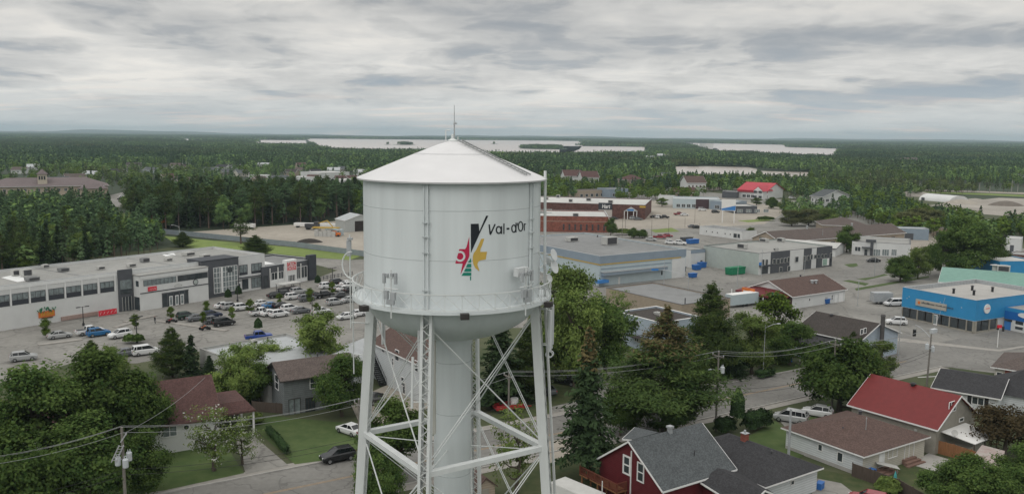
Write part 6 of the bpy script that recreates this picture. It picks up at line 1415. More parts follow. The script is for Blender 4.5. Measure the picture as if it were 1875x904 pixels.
# ================================================================ vehicles
def carpaint(n, c): return mat('car_paint_' + n, c, .22, .02, .5, spec=.6)
CP = {'white': carpaint('white', (0.66, 0.67, 0.67)), 'silver': carpaint('silver', (0.36, 0.37, 0.37)), 'grey': carpaint('grey', (0.13, 0.14, 0.15)), 'black': carpaint('black', (0.012, 0.013, 0.015)),
      'blue': carpaint('blue', (0.02, 0.13, 0.30)), 'dark green': carpaint('dark_green', (0.02, 0.045, 0.032)), 'dark blue': carpaint('dark_blue', (0.012, 0.022, 0.055)), 'red': carpaint('red', (0.24, 0.018, 0.028)), 'royal blue': carpaint('royal_blue', (0.012, 0.05, 0.26))}
CGLASS = mat('car_glass', (0.012, 0.015, 0.017), .06, .1, spec=.7); TYRE = mat('tyre_rubber', (0.018, 0.018, 0.019), .9, .2); RIM = mat('wheel_rim', (0.35, 0.36, 0.37), .35, .1, metal=.7)
LAMPW = mat('headlamp_glass', (0.55, 0.57, 0.58), .15, .1, spec=.7); LAMPR = mat('tail_lamp_red', (0.30, 0.012, 0.015), .25, .1, spec=.6)
def loft(secs):
    """car body from cross sections: (x, z_low, z_mid, z_top, half width low/mid, half width top)"""
    b = MB(); R = []
    for x, zl, zm, zt, w, wt in secs:
        ring = [(-w * .93, zl), (-w, zl + (zm - zl) * .35), (-w, zm), (-wt, zt), (wt, zt), (w, zm), (w, zl + (zm - zl) * .35), (w * .93, zl)]
        R.append([(x, y, z) for y, z in ring])
    n = 8; vs = [p for r in R for p in r]; fs = []
    for k in range(len(R) - 1):
        for i in range(n): j = (i + 1) % n; fs.append((k*n+i, k*n+j, (k+1)*n+j, (k+1)*n+i))
    fs += [tuple(range(n - 1, -1, -1)), tuple(range((len(R) - 1) * n, len(R) * n))]
    return b.add(vs, fs)
WHEEL = None
def wheelpair(): 
    t = MB().tube((0, -.115, 0), (0, .115, 0), .34, .34, 16).mesh('tyre', TYRE, True)
    r = MB().tube((0, -.125, 0), (0, .125, 0), .215, .215, 12).mesh('rim', RIM, True); return t, r
TYME, RIME = wheelpair()
CARM = {}
def carmeshes(kind):
    if kind in CARM: return CARM[kind]
    if kind == 'sedan':
        body = loft([(-2.28, .42, .72, .80, .74, .66), (-2.18, .28, .80, .95, .84, .74), (-1.45, .22, .86, 1.02, .90, .78), (-.2, .20, .86, .98, .91, .80), (.9, .20, .84, .96, .91, .80), (1.75, .22, .76, .86, .88, .74), (2.2, .28, .62, .74, .80, .66), (2.32, .36, .56, .62, .70, .58)])
        cab = [(-1.62, .98, .76), (-.85, 1.42, .60), (.42, 1.44, .60), (1.25, .93, .76)]
        wb = (-1.35, 1.42)
    elif kind == 'suv':
        body = loft([(-2.25, .46, .92, 1.04, .78, .70), (-2.15, .30, .98, 1.14, .88, .78), (-1.3, .26, 1.0, 1.14, .93, .82), (0, .25, .98, 1.12, .94, .82), (.95, .25, .96, 1.10, .94, .82), (1.8, .28, .90, 1.02, .90, .76), (2.2, .34, .76, .88, .82, .68), (2.3, .42, .66, .74, .74, .6)])
        cab = [(-2.12, 1.12, .80), (-1.72, 1.66, .66), (.25, 1.70, .66), (1.12, 1.08, .80)]
        wb = (-1.38, 1.42)
    elif kind == 'van':
        body = loft([(-2.5, .46, 1.0, 1.12, .84, .78), (-2.42, .30, 1.04, 1.2, .92, .84), (-1.3, .26, 1.04, 1.2, .96, .86), (0, .25, 1.04, 1.18, .96, .86), (1.3, .25, 1.0, 1.12, .96, .84), (2.0, .30, .86, 1.0, .90, .76), (2.4, .40, .74, .84, .80, .66)])
        cab = [(-2.40, 1.18, .85), (-2.15, 1.82, .72), (.55, 1.84, .72), (1.62, 1.06, .84)]
        wb = (-1.55, 1.50)
    else:                                                            # pickup
        body = loft([(-2.8, .55, .98, 1.10, .90, .88), (-2.7, .45, 1.0, 1.12, .95, .92), (-1.0, .40, 1.0, 1.12, .96, .92), (-.55, .38, 1.02, 1.14, .97, .86), (1.0, .38, 1.02, 1.14, .97, .86), (1.2, .38, 1.0, 1.12, .97, .84), (2.3, .40, .96, 1.08, .93, .80), (2.65, .48, .80, .92, .86, .72)])
        cab = [(-.95, 1.12, .84), (-.78, 1.76, .68), (.55, 1.80, .68), (1.35, 1.12, .84)]
        wb = (-1.75, 1.72)
    (xa, za, wa), (xb, zb_, wb1), (xc, zc_, wc), (xd, zd, wd) = cab
    g = MB().add([(xa,-wa,za),(xa,wa,za),(xb,-wb1,zb_),(xb,wb1,zb_),(xc,-wc,zc_),(xc,wc,zc_),(xd,-wd,zd),(xd,wd,zd)], [(0,2,3,1),(2,4,5,3),(4,6,7,5),(0,6,4,2),(1,3,5,7),(0,1,7,6)])
    r = MB()
    r.add([(xb-.04,-wb1-.02,zb_-.01),(xc+.05,-wc-.02,zc_-.01),(xc+.05,wc+.02,zc_-.01),(xb-.04,wb1+.02,zb_-.01),(xb+.05,-wb1+.04,zb_+.06),(xc-.08,-wc+.04,zc_+.05),(xc-.08,wc-.04,zc_+.05),(xb+.05,wb1-.04,zb_+.06)], [(3,2,1,0),(4,5,6,7),(0,1,5,4),(1,2,6,5),(2,3,7,6),(3,0,4,7)])
    for s_ in (-1, 1):
        r.bar((xa, s_*wa, za), (xb, s_*wb1, zb_), .10, .07); r.bar((xc, s_*wc, zc_), (xd, s_*wd, zd), .08, .07)
        mxm = (xb + xc) / 2 - .05; r.bar((mxm, s_*(wa+.005), (za+zd)/2), (mxm, s_*(wb1+.005), zb_), .09, .05)
        if kind in ('suv', 'van'): r.bar((mxm - .95, s_*(wa+.004), za), (mxm - .9, s_*(wb1+.004), zb_), .09, .05)
    bm_ = body.mesh('body', None, False)
    hl = MB(); tl = MB(); fx = max(v[0] for v in body.v); rx2 = min(v[0] for v in body.v)
    zl = {'sedan': .62, 'suv': .80, 'van': .80, 'pickup': .85}[kind]
    h1 = MB().box(fx - .22, fx - .02 + .03, -.09, .09, zl - .10, zl + .08).mesh('headlight', LAMPW); t1 = MB().box(rx2 - .02, rx2 + .12, -.09, .09, zl + .02, zl + .30).mesh('tail_light', LAMPR)
    bed = None
    if kind == 'pickup': bed = MB().box(-2.62, -1.02, -.78, .78, 1.121, 1.128).mesh('cargo_bed', BLACK)
    CARM[kind] = (bm_, g.mesh('window_glass', CGLASS), r.mesh('roof', None), wb, h1, t1, bed); return CARM[kind]
CARP = {}
def car_proto(kind, color):
    if (kind, color) in CARP: return None
    bm_, gm_, rm_, wb, h1, t1, bed = carmeshes(kind)
    t = bpy.data.objects.new('parked_car', None)
    t.name = {'sedan': 'parked_car', 'suv': 'parked_suv', 'van': 'parked_van', 'pickup': 'pickup_truck'}[kind]
    COL.objects.link(t)
    def pt(n, me, loc=None, par=None):
        o = bpy.data.objects.new(n, me); COL.objects.link(o); o.parent = par or t
        if loc: o.location = loc
        return o
    b2 = bm_.copy(); b2.materials.clear(); b2.materials.append(CP[color]); r2 = rm_.copy(); r2.materials.clear(); r2.materials.append(CP[color])
    bd_ = pt('body', b2); pt('roof', r2); pt('window_glass', gm_)
    w_ = .80 if kind == 'sedan' else .84
    for x in wb:
        for s_ in (-1, 1):
            w = pt('wheel', TYME, (x, s_ * w_, .34 if kind != 'pickup' else .37)); pt('rim', RIME, None, w)
            if kind == 'pickup': w.scale = (1.1,) * 3
    for s_ in (-1, 1): pt('headlight', h1, (0, s_ * .58, 0)); pt('tail_light', t1, (0, s_ * .62, 0))
    if bed: pt('cargo_bed', bed)
    CARP[(kind, color)] = t; return t
def car(px, py, kind, color, deg, label, group=None):
    g = at(px, py); t = car_proto(kind, color)
    if t is None: t = dup(CARP[(kind, color)])
    if 'group' in t: del t['group']
    t.location = (g.x, g.y, .10); t.rotation_euler = (0, 0, math.radians(deg)); 
    return tag(t, label, {'sedan': 'car', 'suv': 'car', 'van': 'van', 'pickup': 'pickup truck'}[kind], group)
G1 = 'cars in the parking lot of the long white block'
for a in [
    (43, 660, 'suv', 'silver', 30, 'silver suv alone at the far left of the parking lot'),
    (109, 619, 'sedan', 'silver', 40, 'silver hatchback beside the small tree by the leafy sign'),
    (165, 612, 'pickup', 'white', 42, 'white pickup truck behind the blue hatchback'),
    (180, 615, 'suv', 'blue', 42, 'blue hatchback in front of the white pickup'),
    (220, 618, 'suv', 'white', 228, 'white suv left of the black lamp post and round shrubs'),
    (267, 649, 'van', 'white', 38, 'big white suv with dark side windows at the lot edge'),
    (228, 652, 'sedan', 'grey', 220, 'grey car mostly hidden by the light green tree'),
    (342, 584, 'suv', 'dark green', 40, 'dark green suv at the start of the black row'),
    (360, 587, 'sedan', 'grey', 42, 'dark grey car second in the black row'),
    (388, 582, 'suv', 'dark blue', 42, 'dark blue suv behind the black ones'),
    (390, 592, 'suv', 'grey', 42, 'dark grey suv beside the big black suv'),
    (410, 596, 'van', 'black', 38, 'big black suv at the end of the black row'),
    (410, 564, 'sedan', 'white', 42, 'white car first of three below the twin cone shrubs'),
    (423, 566, 'suv', 'silver', 42, 'grey-silver car in the middle of three below the twin cone shrubs'),
    (443, 568, 'suv', 'white', 40, 'white suv last of three below the twin cone shrubs'),
    (479, 560, 'sedan', 'white', 45, 'white car directly behind the bright blue car'),
    (497, 564, 'sedan', 'blue', 38, 'bright blue car among the white cars'),
    (479, 577, 'pickup', 'white', 40, 'white pickup in front of the bright blue car'),
    (495, 578, 'sedan', 'white', 42, 'white car right beside the white pickup in the middle row'),
    (511, 580, 'suv', 'white', 42, 'white suv nearest the viewer in the middle row'),
    (516, 564, 'sedan', 'black', 42, 'black car squeezed between bright blue car and white suv'),
    (531, 570, 'suv', 'white', 40, 'white suv second last in the middle row'),
    (551, 573, 'sedan', 'grey', 38, 'grey sedan closing the middle row by the lamp post'),
    (505, 545, 'sedan', 'black', 40, 'black car at the left end of the restaurant row'),
    (524, 543, 'suv', 'black', 42, 'black suv second in the restaurant row'),
    (538, 548, 'suv', 'white', 40, 'white suv in front of the restaurant row'),
    (546, 538, 'suv', 'silver', 42, 'silver suv behind the white one in the restaurant row'),
    (562, 551, 'suv', 'grey', 40, 'dark grey suv left of the lone lamp post'),
    (577, 545, 'sedan', 'black', 40, 'black car just behind the lone lamp post'),
    (594, 545, 'pickup', 'black', 38, 'black pickup right of the lone lamp post'),
    (599, 528, 'suv', 'white', 40, 'white suv right of the cone shrub by the restaurant corner'),
    (618, 521, 'suv', 'black', 42, 'black suv at the back beside the farthest lamp post'),
    (620, 532, 'sedan', 'silver', 42, 'silver car in the middle of the far right row'),
    (631, 533, 'sedan', 'white', 42, 'white car in front at the far right row'),
    (636, 523, 'sedan', 'white', 42, 'white car at the back of the far right row'),
    (645, 536, 'suv', 'black', 40, 'black suv next to the tower walkway'),
    (643, 527, 'suv', 'white', 42, 'white suv behind the black one next to the tower walkway'),
    (613, 558, 'suv', 'silver', 40, 'silver suv alone in the lane right of the black pickup'),
    (625, 548, 'pickup', 'black', 200, 'black pickup facing left behind the lone silver suv'),
    (641, 553, 'sedan', 'silver', 42, 'silver sedan right of the lone silver suv'),
    (634, 584, 'sedan', 'white', 215, 'white car beyond the light green tree, left of the tower leg'),
    (653, 579, 'sedan', 'white', 215, 'white car half hidden by the left tower leg'),
    (588, 574, 'sedan', 'white', 40, 'white car behind the top of the light green tree'),
    (474, 622, 'pickup', 'royal blue', 25, 'royal blue pickup next to the cone shrub')]: car(*a, G1)
for a in [
    (619, 843, 'suv', 'black', 212, 'black suv driving on the main street left of the tower leg'),
    (641, 794, 'sedan', 'white', 140, 'white sedan at the lawn edge behind the left tower leg'),
    (682, 737, 'sedan', 'black', 250, 'black car on the drive of the white apartment house'),
    (1033, 703, 'pickup', 'black', 150, 'black truck in the shade right of the tower legs'),
    (1183, 531, 'suv', 'black', 165, 'black suv on the avenue in front of the pale blue store'),
    (1641, 594, 'suv', 'white', 170, 'white suv in front of the blue store windows'),
    (1599, 480, 'sedan', 'black', 175, 'black sedan driving past the white flat shop'),
    (1636, 560, 'van', 'white', 190, 'white van parked against the side of the blue store'),
    (1447, 772, 'van', 'silver', 150, 'silver minivan in the drive behind the white bungalow'),
    (1497, 762, 'suv', 'white', 150, 'white car hidden behind the brown bungalow roof'),
    (1590, 926, 'suv', 'red', 150, 'dark red car below the weathered fence'),
    (1418, 662, 'sedan', 'black', 20, 'dark car under the trees across the street'),
    (1000, 720, 'sedan', 'grey', 120, 'grey car parked behind the right tower leg')]: car(*a)
G2 = 'cars on the far right-hand lots'
for a in [
    (1124, 402, 'sedan', 'black', 10, 'dark car nearest the pale entrance of the dark brick store'), (1136, 394, 'sedan', 'grey', 10, 'grey car close to the brick store wall'), (1160, 402, 'suv', 'silver', 10, 'silver suv before the gabled porch of the brick store'), (1168, 403, 'sedan', 'grey', 10, 'grey car right of the silver suv at the brick store'), (1155, 393, 'sedan', 'black', 10, 'black car under the gabled porch of the brick store'),
    (1198, 399, 'sedan', 'black', 10, 'black car left in the trio right of the brick store'), (1207, 400, 'suv', 'white', 10, 'white suv in the middle of the trio right of the brick store'), (1216, 400, 'pickup', 'black', 10, 'black pickup right in the trio right of the brick store'),
    (1243, 394, 'pickup', 'red', 10, 'red pickup on the dusty lot'), (1253, 395, 'sedan', 'white', 10, 'white car behind the red pickup on the dusty lot'), (1286, 386, 'van', 'white', 5, 'white van in front of the dark storefront'),
    (1228, 447, 'suv', 'white', -20, 'white suv behind the pale blue store roof edge, left of two'), (1246, 448, 'suv', 'white', -20, 'white suv behind the pale blue store roof edge, right of two'), (1192, 441, 'sedan', 'silver', -20, 'silver car by the red goods behind the pale blue store'), (1208, 437, 'pickup', 'red', -10, 'red truck among goods behind the pale blue store'), (1222, 434, 'sedan', 'red', -10, 'red car among goods behind the pale blue store'),
    (1268, 417, 'sedan', 'grey', -5, 'grey car at the corner of the long white building'), (1276, 418, 'sedan', 'black', -5, 'black car at the corner of the long white building'),
    (1450, 364, 'suv', 'white', 0, 'white suv right of the bright red roof'), (1470, 365, 'suv', 'silver', 0, 'silver suv between red-roofed building and grey-roofed lodge'), (1310, 390, 'suv', 'black', 5, 'black suv before the pale shops'), (1327, 385, 'sedan', 'royal blue', 5, 'blue car before the pale shops'),
    (1690, 463, 'sedan', 'white', -15, 'white car left of two beyond the leafy trees'), (1706, 462, 'sedan', 'white', -15, 'white car right of two beyond the leafy trees'),
    (225, 361, 'sedan', 'white', 20, 'white car on the hotel drive'), (222, 366, 'sedan', 'black', 20, 'black car on the hotel drive')]: car(*a, G2)
# motorcycles
def moto(px, py, lab, col, deg):
    g = at(px, py); t = thing('motorcycle', lab, 'motorcycle', (g.x, g.y, .1), math.radians(deg))
    for x in (-.7, .75): MB().tube((x, -.06, .32), (x, .06, .32), .32, .32, 14).build('wheel', TYRE, t)
    MB().add([(-.5,-.14,.4),(.5,-.14,.4),(.5,.14,.4),(-.5,.14,.4),(-.35,-.12,.78),(.4,-.13,.88),(.4,.13,.88),(-.35,.12,.78)], [(3,2,1,0),(4,5,6,7),(0,1,5,4),(1,2,6,5),(2,3,7,6),(3,0,4,7)]).build('body', col, t)
    MB().box(-.75, -.05, -.13, .13, .76, .86).build('seat', BLACK, t); MB().tube((.72, 0, .35), (.48, 0, 1.0), .04).tube((.45, -.34, 1.02), (.45, .34, 1.02), .025).build('handlebar', GALV, t)
moto(373, 604, 'orange motorcycle on the island by the black cars', ORANGE, 30); moto(377, 605, 'dark motorcycle beside the orange one', BLACK, 35); moto(316, 592, 'black motorcycle left of the dark green suv', BLACK, 30); moto(312, 591, 'red motorcycle at the end of the pavement', REDP, 40)
# person walking across the lot: one continuous body grown round a skeleton
def person(px, py, lab, top, legs, ang):
    g = at(px, py); J = [((0,0,.95),.15),((0,0,1.15),.145),((0,.0,1.38),.17),((0,0,1.50),.065),((0,.02,1.56),.07),((0,.03,1.66),.105),((0,.02,1.76),.075),
        ((-.19,0,1.42),.07),((-.25,.02,1.15),.05),((-.24,.14,.92),.038),((-.24,.20,.84),.035),((.19,0,1.42),.07),((.26,-.03,1.15),.05),((.25,-.06,.90),.038),((.25,-.05,.81),.035),
        ((-.10,0,.86),.095),((-.11,.14,.50),.065),((-.11,.05,.10),.045),((-.11,.20,.05),.04),((.10,0,.86),.095),((.11,-.06,.50),.065),((.11,-.26,.12),.045),((.11,-.14,.05),.04)]
    E_ = [(0,1),(1,2),(2,3),(3,4),(4,5),(5,6),(2,7),(7,8),(8,9),(9,10),(2,11),(11,12),(12,13),(13,14),(0,15),(15,16),(16,17),(17,18),(0,19),(19,20),(20,21),(21,22)]
    me = bpy.data.meshes.new('body'); me.from_pydata([j[0] for j in J], E_, []); o = bpy.data.objects.new('person', me); COL.objects.link(o); o.location = (g.x, g.y, .04); o.rotation_euler = (0, 0, ang)
    md = o.modifiers.new('skin', 'SKIN')
    for v, j in zip(me.skin_vertices[0].data, J): v.radius = (j[1], j[1])
    me.skin_vertices[0].data[0].use_root = True
    o.modifiers.new('sub', 'SUBSURF').render_levels = 2
    pm = mat('clothed_person', (0.05, 0.05, 0.055), .9, .2)
    n = pm.node_tree; g_ = n.nodes.new('ShaderNodeNewGeometry'); s_ = n.nodes.new('ShaderNodeSeparateXYZ'); n.links.new(g_.outputs['Position'], s_.inputs[0]); r = n.nodes.new('ShaderNodeValToRGB'); mr = n.nodes.new('ShaderNodeMath'); mr.operation = 'DIVIDE'; mr.inputs[1].default_value = 2.0
    n.links.new(s_.outputs[2], mr.inputs[0]); n.links.new(mr.outputs[0], r.inputs[0]); r.color_ramp.interpolation = 'CONSTANT'; e = r.color_ramp.elements
    e[0].position = 0; e[0].color = (0.02, 0.02, 0.02, 1); e[1].position = .07; e[1].color = (*legs, 1)
    for p_, c in ((.49, top), (.775, (.42, .26, .19)), (.875, (.03, .022, .018))): q = e.new(p_); q.color = (*c, 1)
    n.links.new(r.outputs[0], n.nodes['Principled BSDF'].inputs['Base Color']); me.materials.append(pm)
    tag(o, lab, 'person'); return o
person(284, 593, 'person in a dark jacket walking across the parking lot', (.025, .026, .03), (.03, .035, .05), math.radians(150))
# ================================================================ poles, wires, lamps, signals
def top_at(px, py, H): return at(px, py, H)
INS = mat('insulator_pale', (0.40, 0.41, 0.42), .4, .1)
PTRANS = mat('transformer_grey', (0.52, 0.55, 0.57), .45, .06)
def tr_can(b, x, y, z, r=.30, h=.95): b.lathe([(0, z), (r * .9, z), (r, z + .08), (r, z + h - .08), (r * .8, z + h), (0, z + h)], 18, (x, y)); b.tube((x - .1, y, z + h), (x - .1, y, z + h + .3), .05, .04); b.tube((x + .12, y, z + h), (x + .12, y, z + h + .3), .05, .04)
def upole(px, py, H, lab, arm=True, cans=(), lean=0.0, lamp=None, r=.16, ang=None):
    p = top_at(px, py, H); t = thing('utility_pole', lab, 'utility pole', (p.x, p.y, 0), HGA if ang is None else ang)
    MB().tube((0, 0, 0), (lean, 0, H + .25), r, r * .72, 10).build('post', WOODP, t)
    if arm:
        MB().bar((-.1, -1.1, H - .35), (-.1, 1.1, H - .35), .11, .13).bar((-.1, -.7, H - .4), (0, 0, H - 1.0), .05).bar((-.1, .7, H - .4), (0, 0, H - 1.0), .05).build('crossarm', WOODP, t)
        i = MB()
        for y in (-1.0, 0.0, 1.0): i.lathe([(.05, H - .28 if y else H + .22), (.09, H - .15 if y else H + .32), (.05, H - .02 if y else H + .45)], 8, (-.1 if y else 0, y))
        i.build('insulator', INS, t)
    for x, y, z in cans:
        b = MB(); tr_can(b, x, y, z); b.bar((x, y, z + .6), (0, 0, z + .6), .08); b.build('transformer', PTRANS, t)
    if lamp:
        dx, dy, z = lamp; a = MB(); pts = [Vector((dx * s, dy * s, z - .9 + 1.1 * math.sin(s * PI / 2))) for s in np.linspace(0, 1, 8)]; a.path(pts, .045); a.build('lamp_arm', GALV, t)
        q = pts[-1]; MB().ball((q.x + dx * .08, q.y + dy * .08, q.z - .03), .40, .16, .09, 12, 6).build('lamp_head', PTRANS, t)
    return t, p
P1, p1 = upole(223, 786, 10.6, 'utility pole with three grey transformers before the dark maples', False, ((.1, -.62, 6.6), (-.55, -.1, 6.8), (.62, .2, 7.0)), r=.19)
b = MB(); b.bar((-1.2, -.15, 7.3), (-.35, -.15, 9.0), .10).bar((-.75, -.35, 7.3), (.05, -.3, 9.0), .10)
for k in range(6): z = 7.5 + k * .28; b.bar((-1.1 + k * .14, -.2, z), (-.6 + k * .14, -.4, z), .05)
b.build('fuse_rack', INS, P1); b = MB().bar((-.2, -.2, 9.3), (.45, -.1, 10.2), .10); b.lathe([(.07, 10.4), (.11, 10.6), (.05, 10.85)], 8).lathe([(.06, 9.9), (.1, 10.05), (.05, 10.2)], 8, (.35, -.1)); b.build('insulator', INS, P1)
PH_, ph_ = upole(657, 735, 10.6, 'utility pole almost hidden by the left tower leg', True)
P2, p2 = upole(932, 684, 10.4, 'utility pole seen between the riser and the right tower leg', True)
P3, p3 = upole(1316, 647, 11.4, 'utility pole with one transformer and a lamp, beside the rusty-topped pine', True, ((.35, -.5, 8.6),), lamp=(-2.2, -.6, 9.4))
P5, p5 = upole(1530, 626, 11.2, 'utility pole hidden behind the round dark maple', True)
P4, p4_ = upole(1704, 606, 9.6, 'leaning utility pole at the intersection with transformers and a lamp head', False, ((.5, -.3, 6.0), (-.6, .1, 6.5)), lean=.35)
MB().box(.2, 1.6, -.3, .3, 9.2, 9.9).build('lamp_housing', PTRANS, P4)
def wire(lab, a, b, sag, r=.022, m=None, group=None, name='power_line'):
    pts = []; d = b - a
    for k in range(15):
        s = k / 14; pts.append(a + d * s - Vector((0, 0, sag * 4 * s * (1 - s))))
    base = Vector((a.x, a.y, 0)); o = MB().path([p - base for p in pts], r, 5).build(name, m or WIRE, None); o.location = base; return tag(o, lab, 'wire', group)
WIRE = mat('wire_grey', (0.30, 0.31, 0.31), .6, .1); WIRED = mat('cable_black', (0.035, 0.035, 0.037), .7, .1)
nrm = Vector((-math.sin(HGA), math.cos(HGA), 0))
TOPS = [('left frame edge and the pole with three transformers', at(-180, 858, 10.6), p1), ('pole with three transformers and the left tower leg', p1, ph_), ('left tower leg and the pole behind the tower', ph_, p2), ('pole behind the tower and the pole with the lamp', p2, p3), ('pole with the lamp and the round dark maple', p3, p5), ('round dark maple and the intersection pole', p5, p4_)]
for k, (lab, a, b_) in enumerate(TOPS):
    for o, dz, nm in ((-1.0, 0, 'near'), (0, .42, 'top'), (1.0, 0, 'far')):
        wire('%s overhead power wire between the %s' % (nm, lab), a + nrm * o + Vector((0, 0, dz)), b_ + nrm * o + Vector((0, 0, dz)), .9)
    for z in (6.2, 5.6): wire('%s black cable between the %s' % ('upper' if z > 6 else 'lower', lab), Vector((a.x, a.y, z)), Vector((b_.x, b_.y, z)), .7, .022, WIRED, None, 'overhead_cable')
wire('service wire from the leaning intersection pole to the blue store', Vector((p4_.x, p4_.y, 8.6)), Vector((*bs.w(BL * .6, 0)[:2], 6.8)), .6)
wire('service wire running to the reddish-brown roof ridge', p1 + Vector((0, 0, -.5)), rb_.w(rb_.L - .3, 5.5, 8.2), .6)
# parking-lot lamp posts
def lotlamp(px, py, ty, lab, heads=2):
    g = at(px, py); H = height_at(px, ty, g.x, g.y); t = thing('lamp_post', lab, 'lamp post', (g.x, g.y, 0), math.radians(50))
    MB().tube((0, 0, 0), (0, 0, H), .11, .08, 8).tube((0, 0, 0), (0, 0, .6), .26, .26, 10).build('post', BLACK, t)
    for s_ in ((-1, 1) if heads == 2 else (1,)):
        MB().bar((0, 0, H - .1), (s_ * .9, 0, H - .05), .08).box(s_ * .55 if s_ > 0 else -1.35, 1.35 if s_ > 0 else -.55, -.18, .18, H - .14, H + .02).build('lamp_head', BLACK, t)
for a in [(153, 596, 561, 'black double-headed lamp post behind the white pickup'), (251, 627, 580, 'black double-headed lamp post among the round shrubs'), (435, 552, 514, 'black lamp post between the twin cone shrubs', 1), (572, 590, 540, 'black lone lamp post amid the parked cars', 1), (609, 522, 490, 'double-headed lamp post farthest off by the restaurant')]: lotlamp(*a)
# slim street lamps and poles on the right, far highway poles
def slim(px, by, ty, lab, m=None, arm=0, group=None, r=.08):
    g = at(px, by); H = height_at(px, ty, g.x, g.y); t = thing('street_lamp' if arm else 'slim_pole', lab, 'street lamp' if arm else 'pole', (g.x, g.y, 0), 0, group)
    MB().tube((0, 0, 0), (0, 0, H), r, r * .7, 7).build('post', m or GALV, t)
    if arm:
        pts = [Vector((arm * s, 0, H - .6 + .8 * math.sin(s * PI / 2))) for s in np.linspace(0, 1, 6)]; MB().path(pts, r * .6, 5).build('lamp_arm', GALV, t); MB().ball((arm * 1.05, 0, pts[-1].z), .4, .16, .1, 10, 5).build('lamp_head', PTRANS, t)
for a in [(1645, 651, 562, 'slim grey pole at the street corner before the blue store'), (1215, 536, 474, 'slim grey pole on the avenue before the pale blue store'), (1231, 556, 534, 'short grey pole on the flat grey roof side of the avenue'), (1350, 524, 478, 'slim grey pole in front of the green skip'), (1394, 508, 456, 'slim grey pole at the corner of the two-tone block'), (1473, 500, 470, 'slim grey pole before the right part of the two-tone block'), (1601, 506, 438, 'slim grey pole beside the white flat shop'), (1570, 560, 512, 'slim grey pole right of the diner'), (1452, 545, 515, 'slim pole at the corner of the diner roof'), (1505, 452, 420, 'slim pole over the motel roof')]: slim(*a)
slim(1443, 850, 748, 'thick pale steel mast at the left corner of the brown-roofed bungalow', GALV, 0, None, .2); slim(1101, 960, 880, 'slim white pole beside the wooden deck of the red house', SIGNW)
slim(1397, 690, 594, 'curved-arm street lamp over the trees across the street', None, 2.2); slim(329, 441, 413, 'curved-arm street lamp on the grass strip', None, -2.6, None, .12)
G3 = 'lamp poles on the dusty lot'
for px, by, ty, w in [(1139, 440, 398, 'leftmost, by the dark round tree'), (1145, 424, 396, 'second, behind the dark round tree'), (1193, 432, 402, 'in front of the black, white and black car trio'), (1224, 428, 400, 'left of the red pickup'), (1254, 416, 398, 'below the red pickup'), (1272, 408, 376, 'tallest, left of the pole sign'), (1281, 420, 408, 'at the corner of the long white building')]: slim(px, by, ty, 'thin lot lamp pole, ' + w, WOODP, 0, G3, .10)
G4 = 'power poles along the far highway'
for px, by, ty in [(1507, 337, 321), (1556, 338, 321), (1592, 345, 317), (1608, 346, 327), (1632, 346, 332), (1664, 347, 329), (1684, 347, 335), (1727, 349, 331), (1760, 350, 338), (1793, 351, 334), (1812, 352, 340), (1852, 353, 329), (1863, 353, 338)]: slim(px, by, ty, 'pale wooden power pole beside the far highway above the quarry yard', mat('pale_pole_wood', (0.34, 0.33, 0.31), .9, .15), 0, G4, .22)
# traffic signals
def heads(b, x, y, z):
    b.box(x - .17, x + .17, y - .15, y + .15, z - 1.0, z)
sg_p = p4_; t = thing('traffic_signal', 'black traffic light hanging from a curved arm at the leaning pole', 'traffic light', (p4_.x, p4_.y, 0), 0)
xs_ = at(1674, 625, 6.0); dx, dy = xs_.x - p4_.x, xs_.y - p4_.y
pts = [Vector((dx * s + .3 * (1 - s), dy * s, 8.2 + .9 * math.sin(s * PI * .62))) for s in np.linspace(0, 1, 9)]
MB().path(pts, .06).tube(pts[-1], pts[-1] - Vector((0, 0, 1.0)), .03).build('mast_arm', GALV, t)
q = pts[-1]; b = MB(); heads(b, q.x, q.y, q.z - .9); 
for k in range(3): b.lathe([(.15, q.z - 1.1 - k * .32), (.15, q.z - 1.0 - k * .32)], 8, (q.x, q.y - .2))
b.box(q.x - .28, q.x + .28, q.y + .15, q.y + .18, q.z - 2.1, q.z - .85); b.build('signal_head', BLACK, t)
g = at(1826, 636); t = thing('traffic_signal', 'red-backed traffic light on a white post by the blue annex', 'traffic light', (g.x, g.y, 0), 0)
MB().tube((0, 0, 0), (0, 0, 4.6), .09, .07, 8).build('post', SIGNW, t); b = MB(); heads(b, -.2, 0, 4.7); b.build('signal_head', BLACK, t); b = MB(); heads(b, .9, 0, 4.4); b.bar((-.2, 0, 4.2), (.9, 0, 4.2), .07); b.build('signal_head', BLACK, t); MB().box(-.45, .5, -.2, -.16, 4.1, 4.75).build('signal_visor', SIGNR, t)
g = at(1230, 545); t = thing('traffic_signal', 'traffic light on a mast arm with a blue street sign over the avenue', 'traffic light', (g.x + 3, g.y - 6, 0), 0)
MB().tube((0, 0, 0), (0, 0, 6.5), .1, .08, 8).path([Vector((-6.5 * s, 2 * s, 6.4 + 1.6 * math.sin(s * PI / 2))) for s in np.linspace(0, 1, 7)], .06).build('mast', GALV, t); b = MB(); heads(b, -6.5, 2, 7.7); b.build('signal_head', BLACK, t); MB().box(-9.2, -7.4, 1.95, 2.0, 7.8, 8.3).build('street_sign', SIGNB, t)
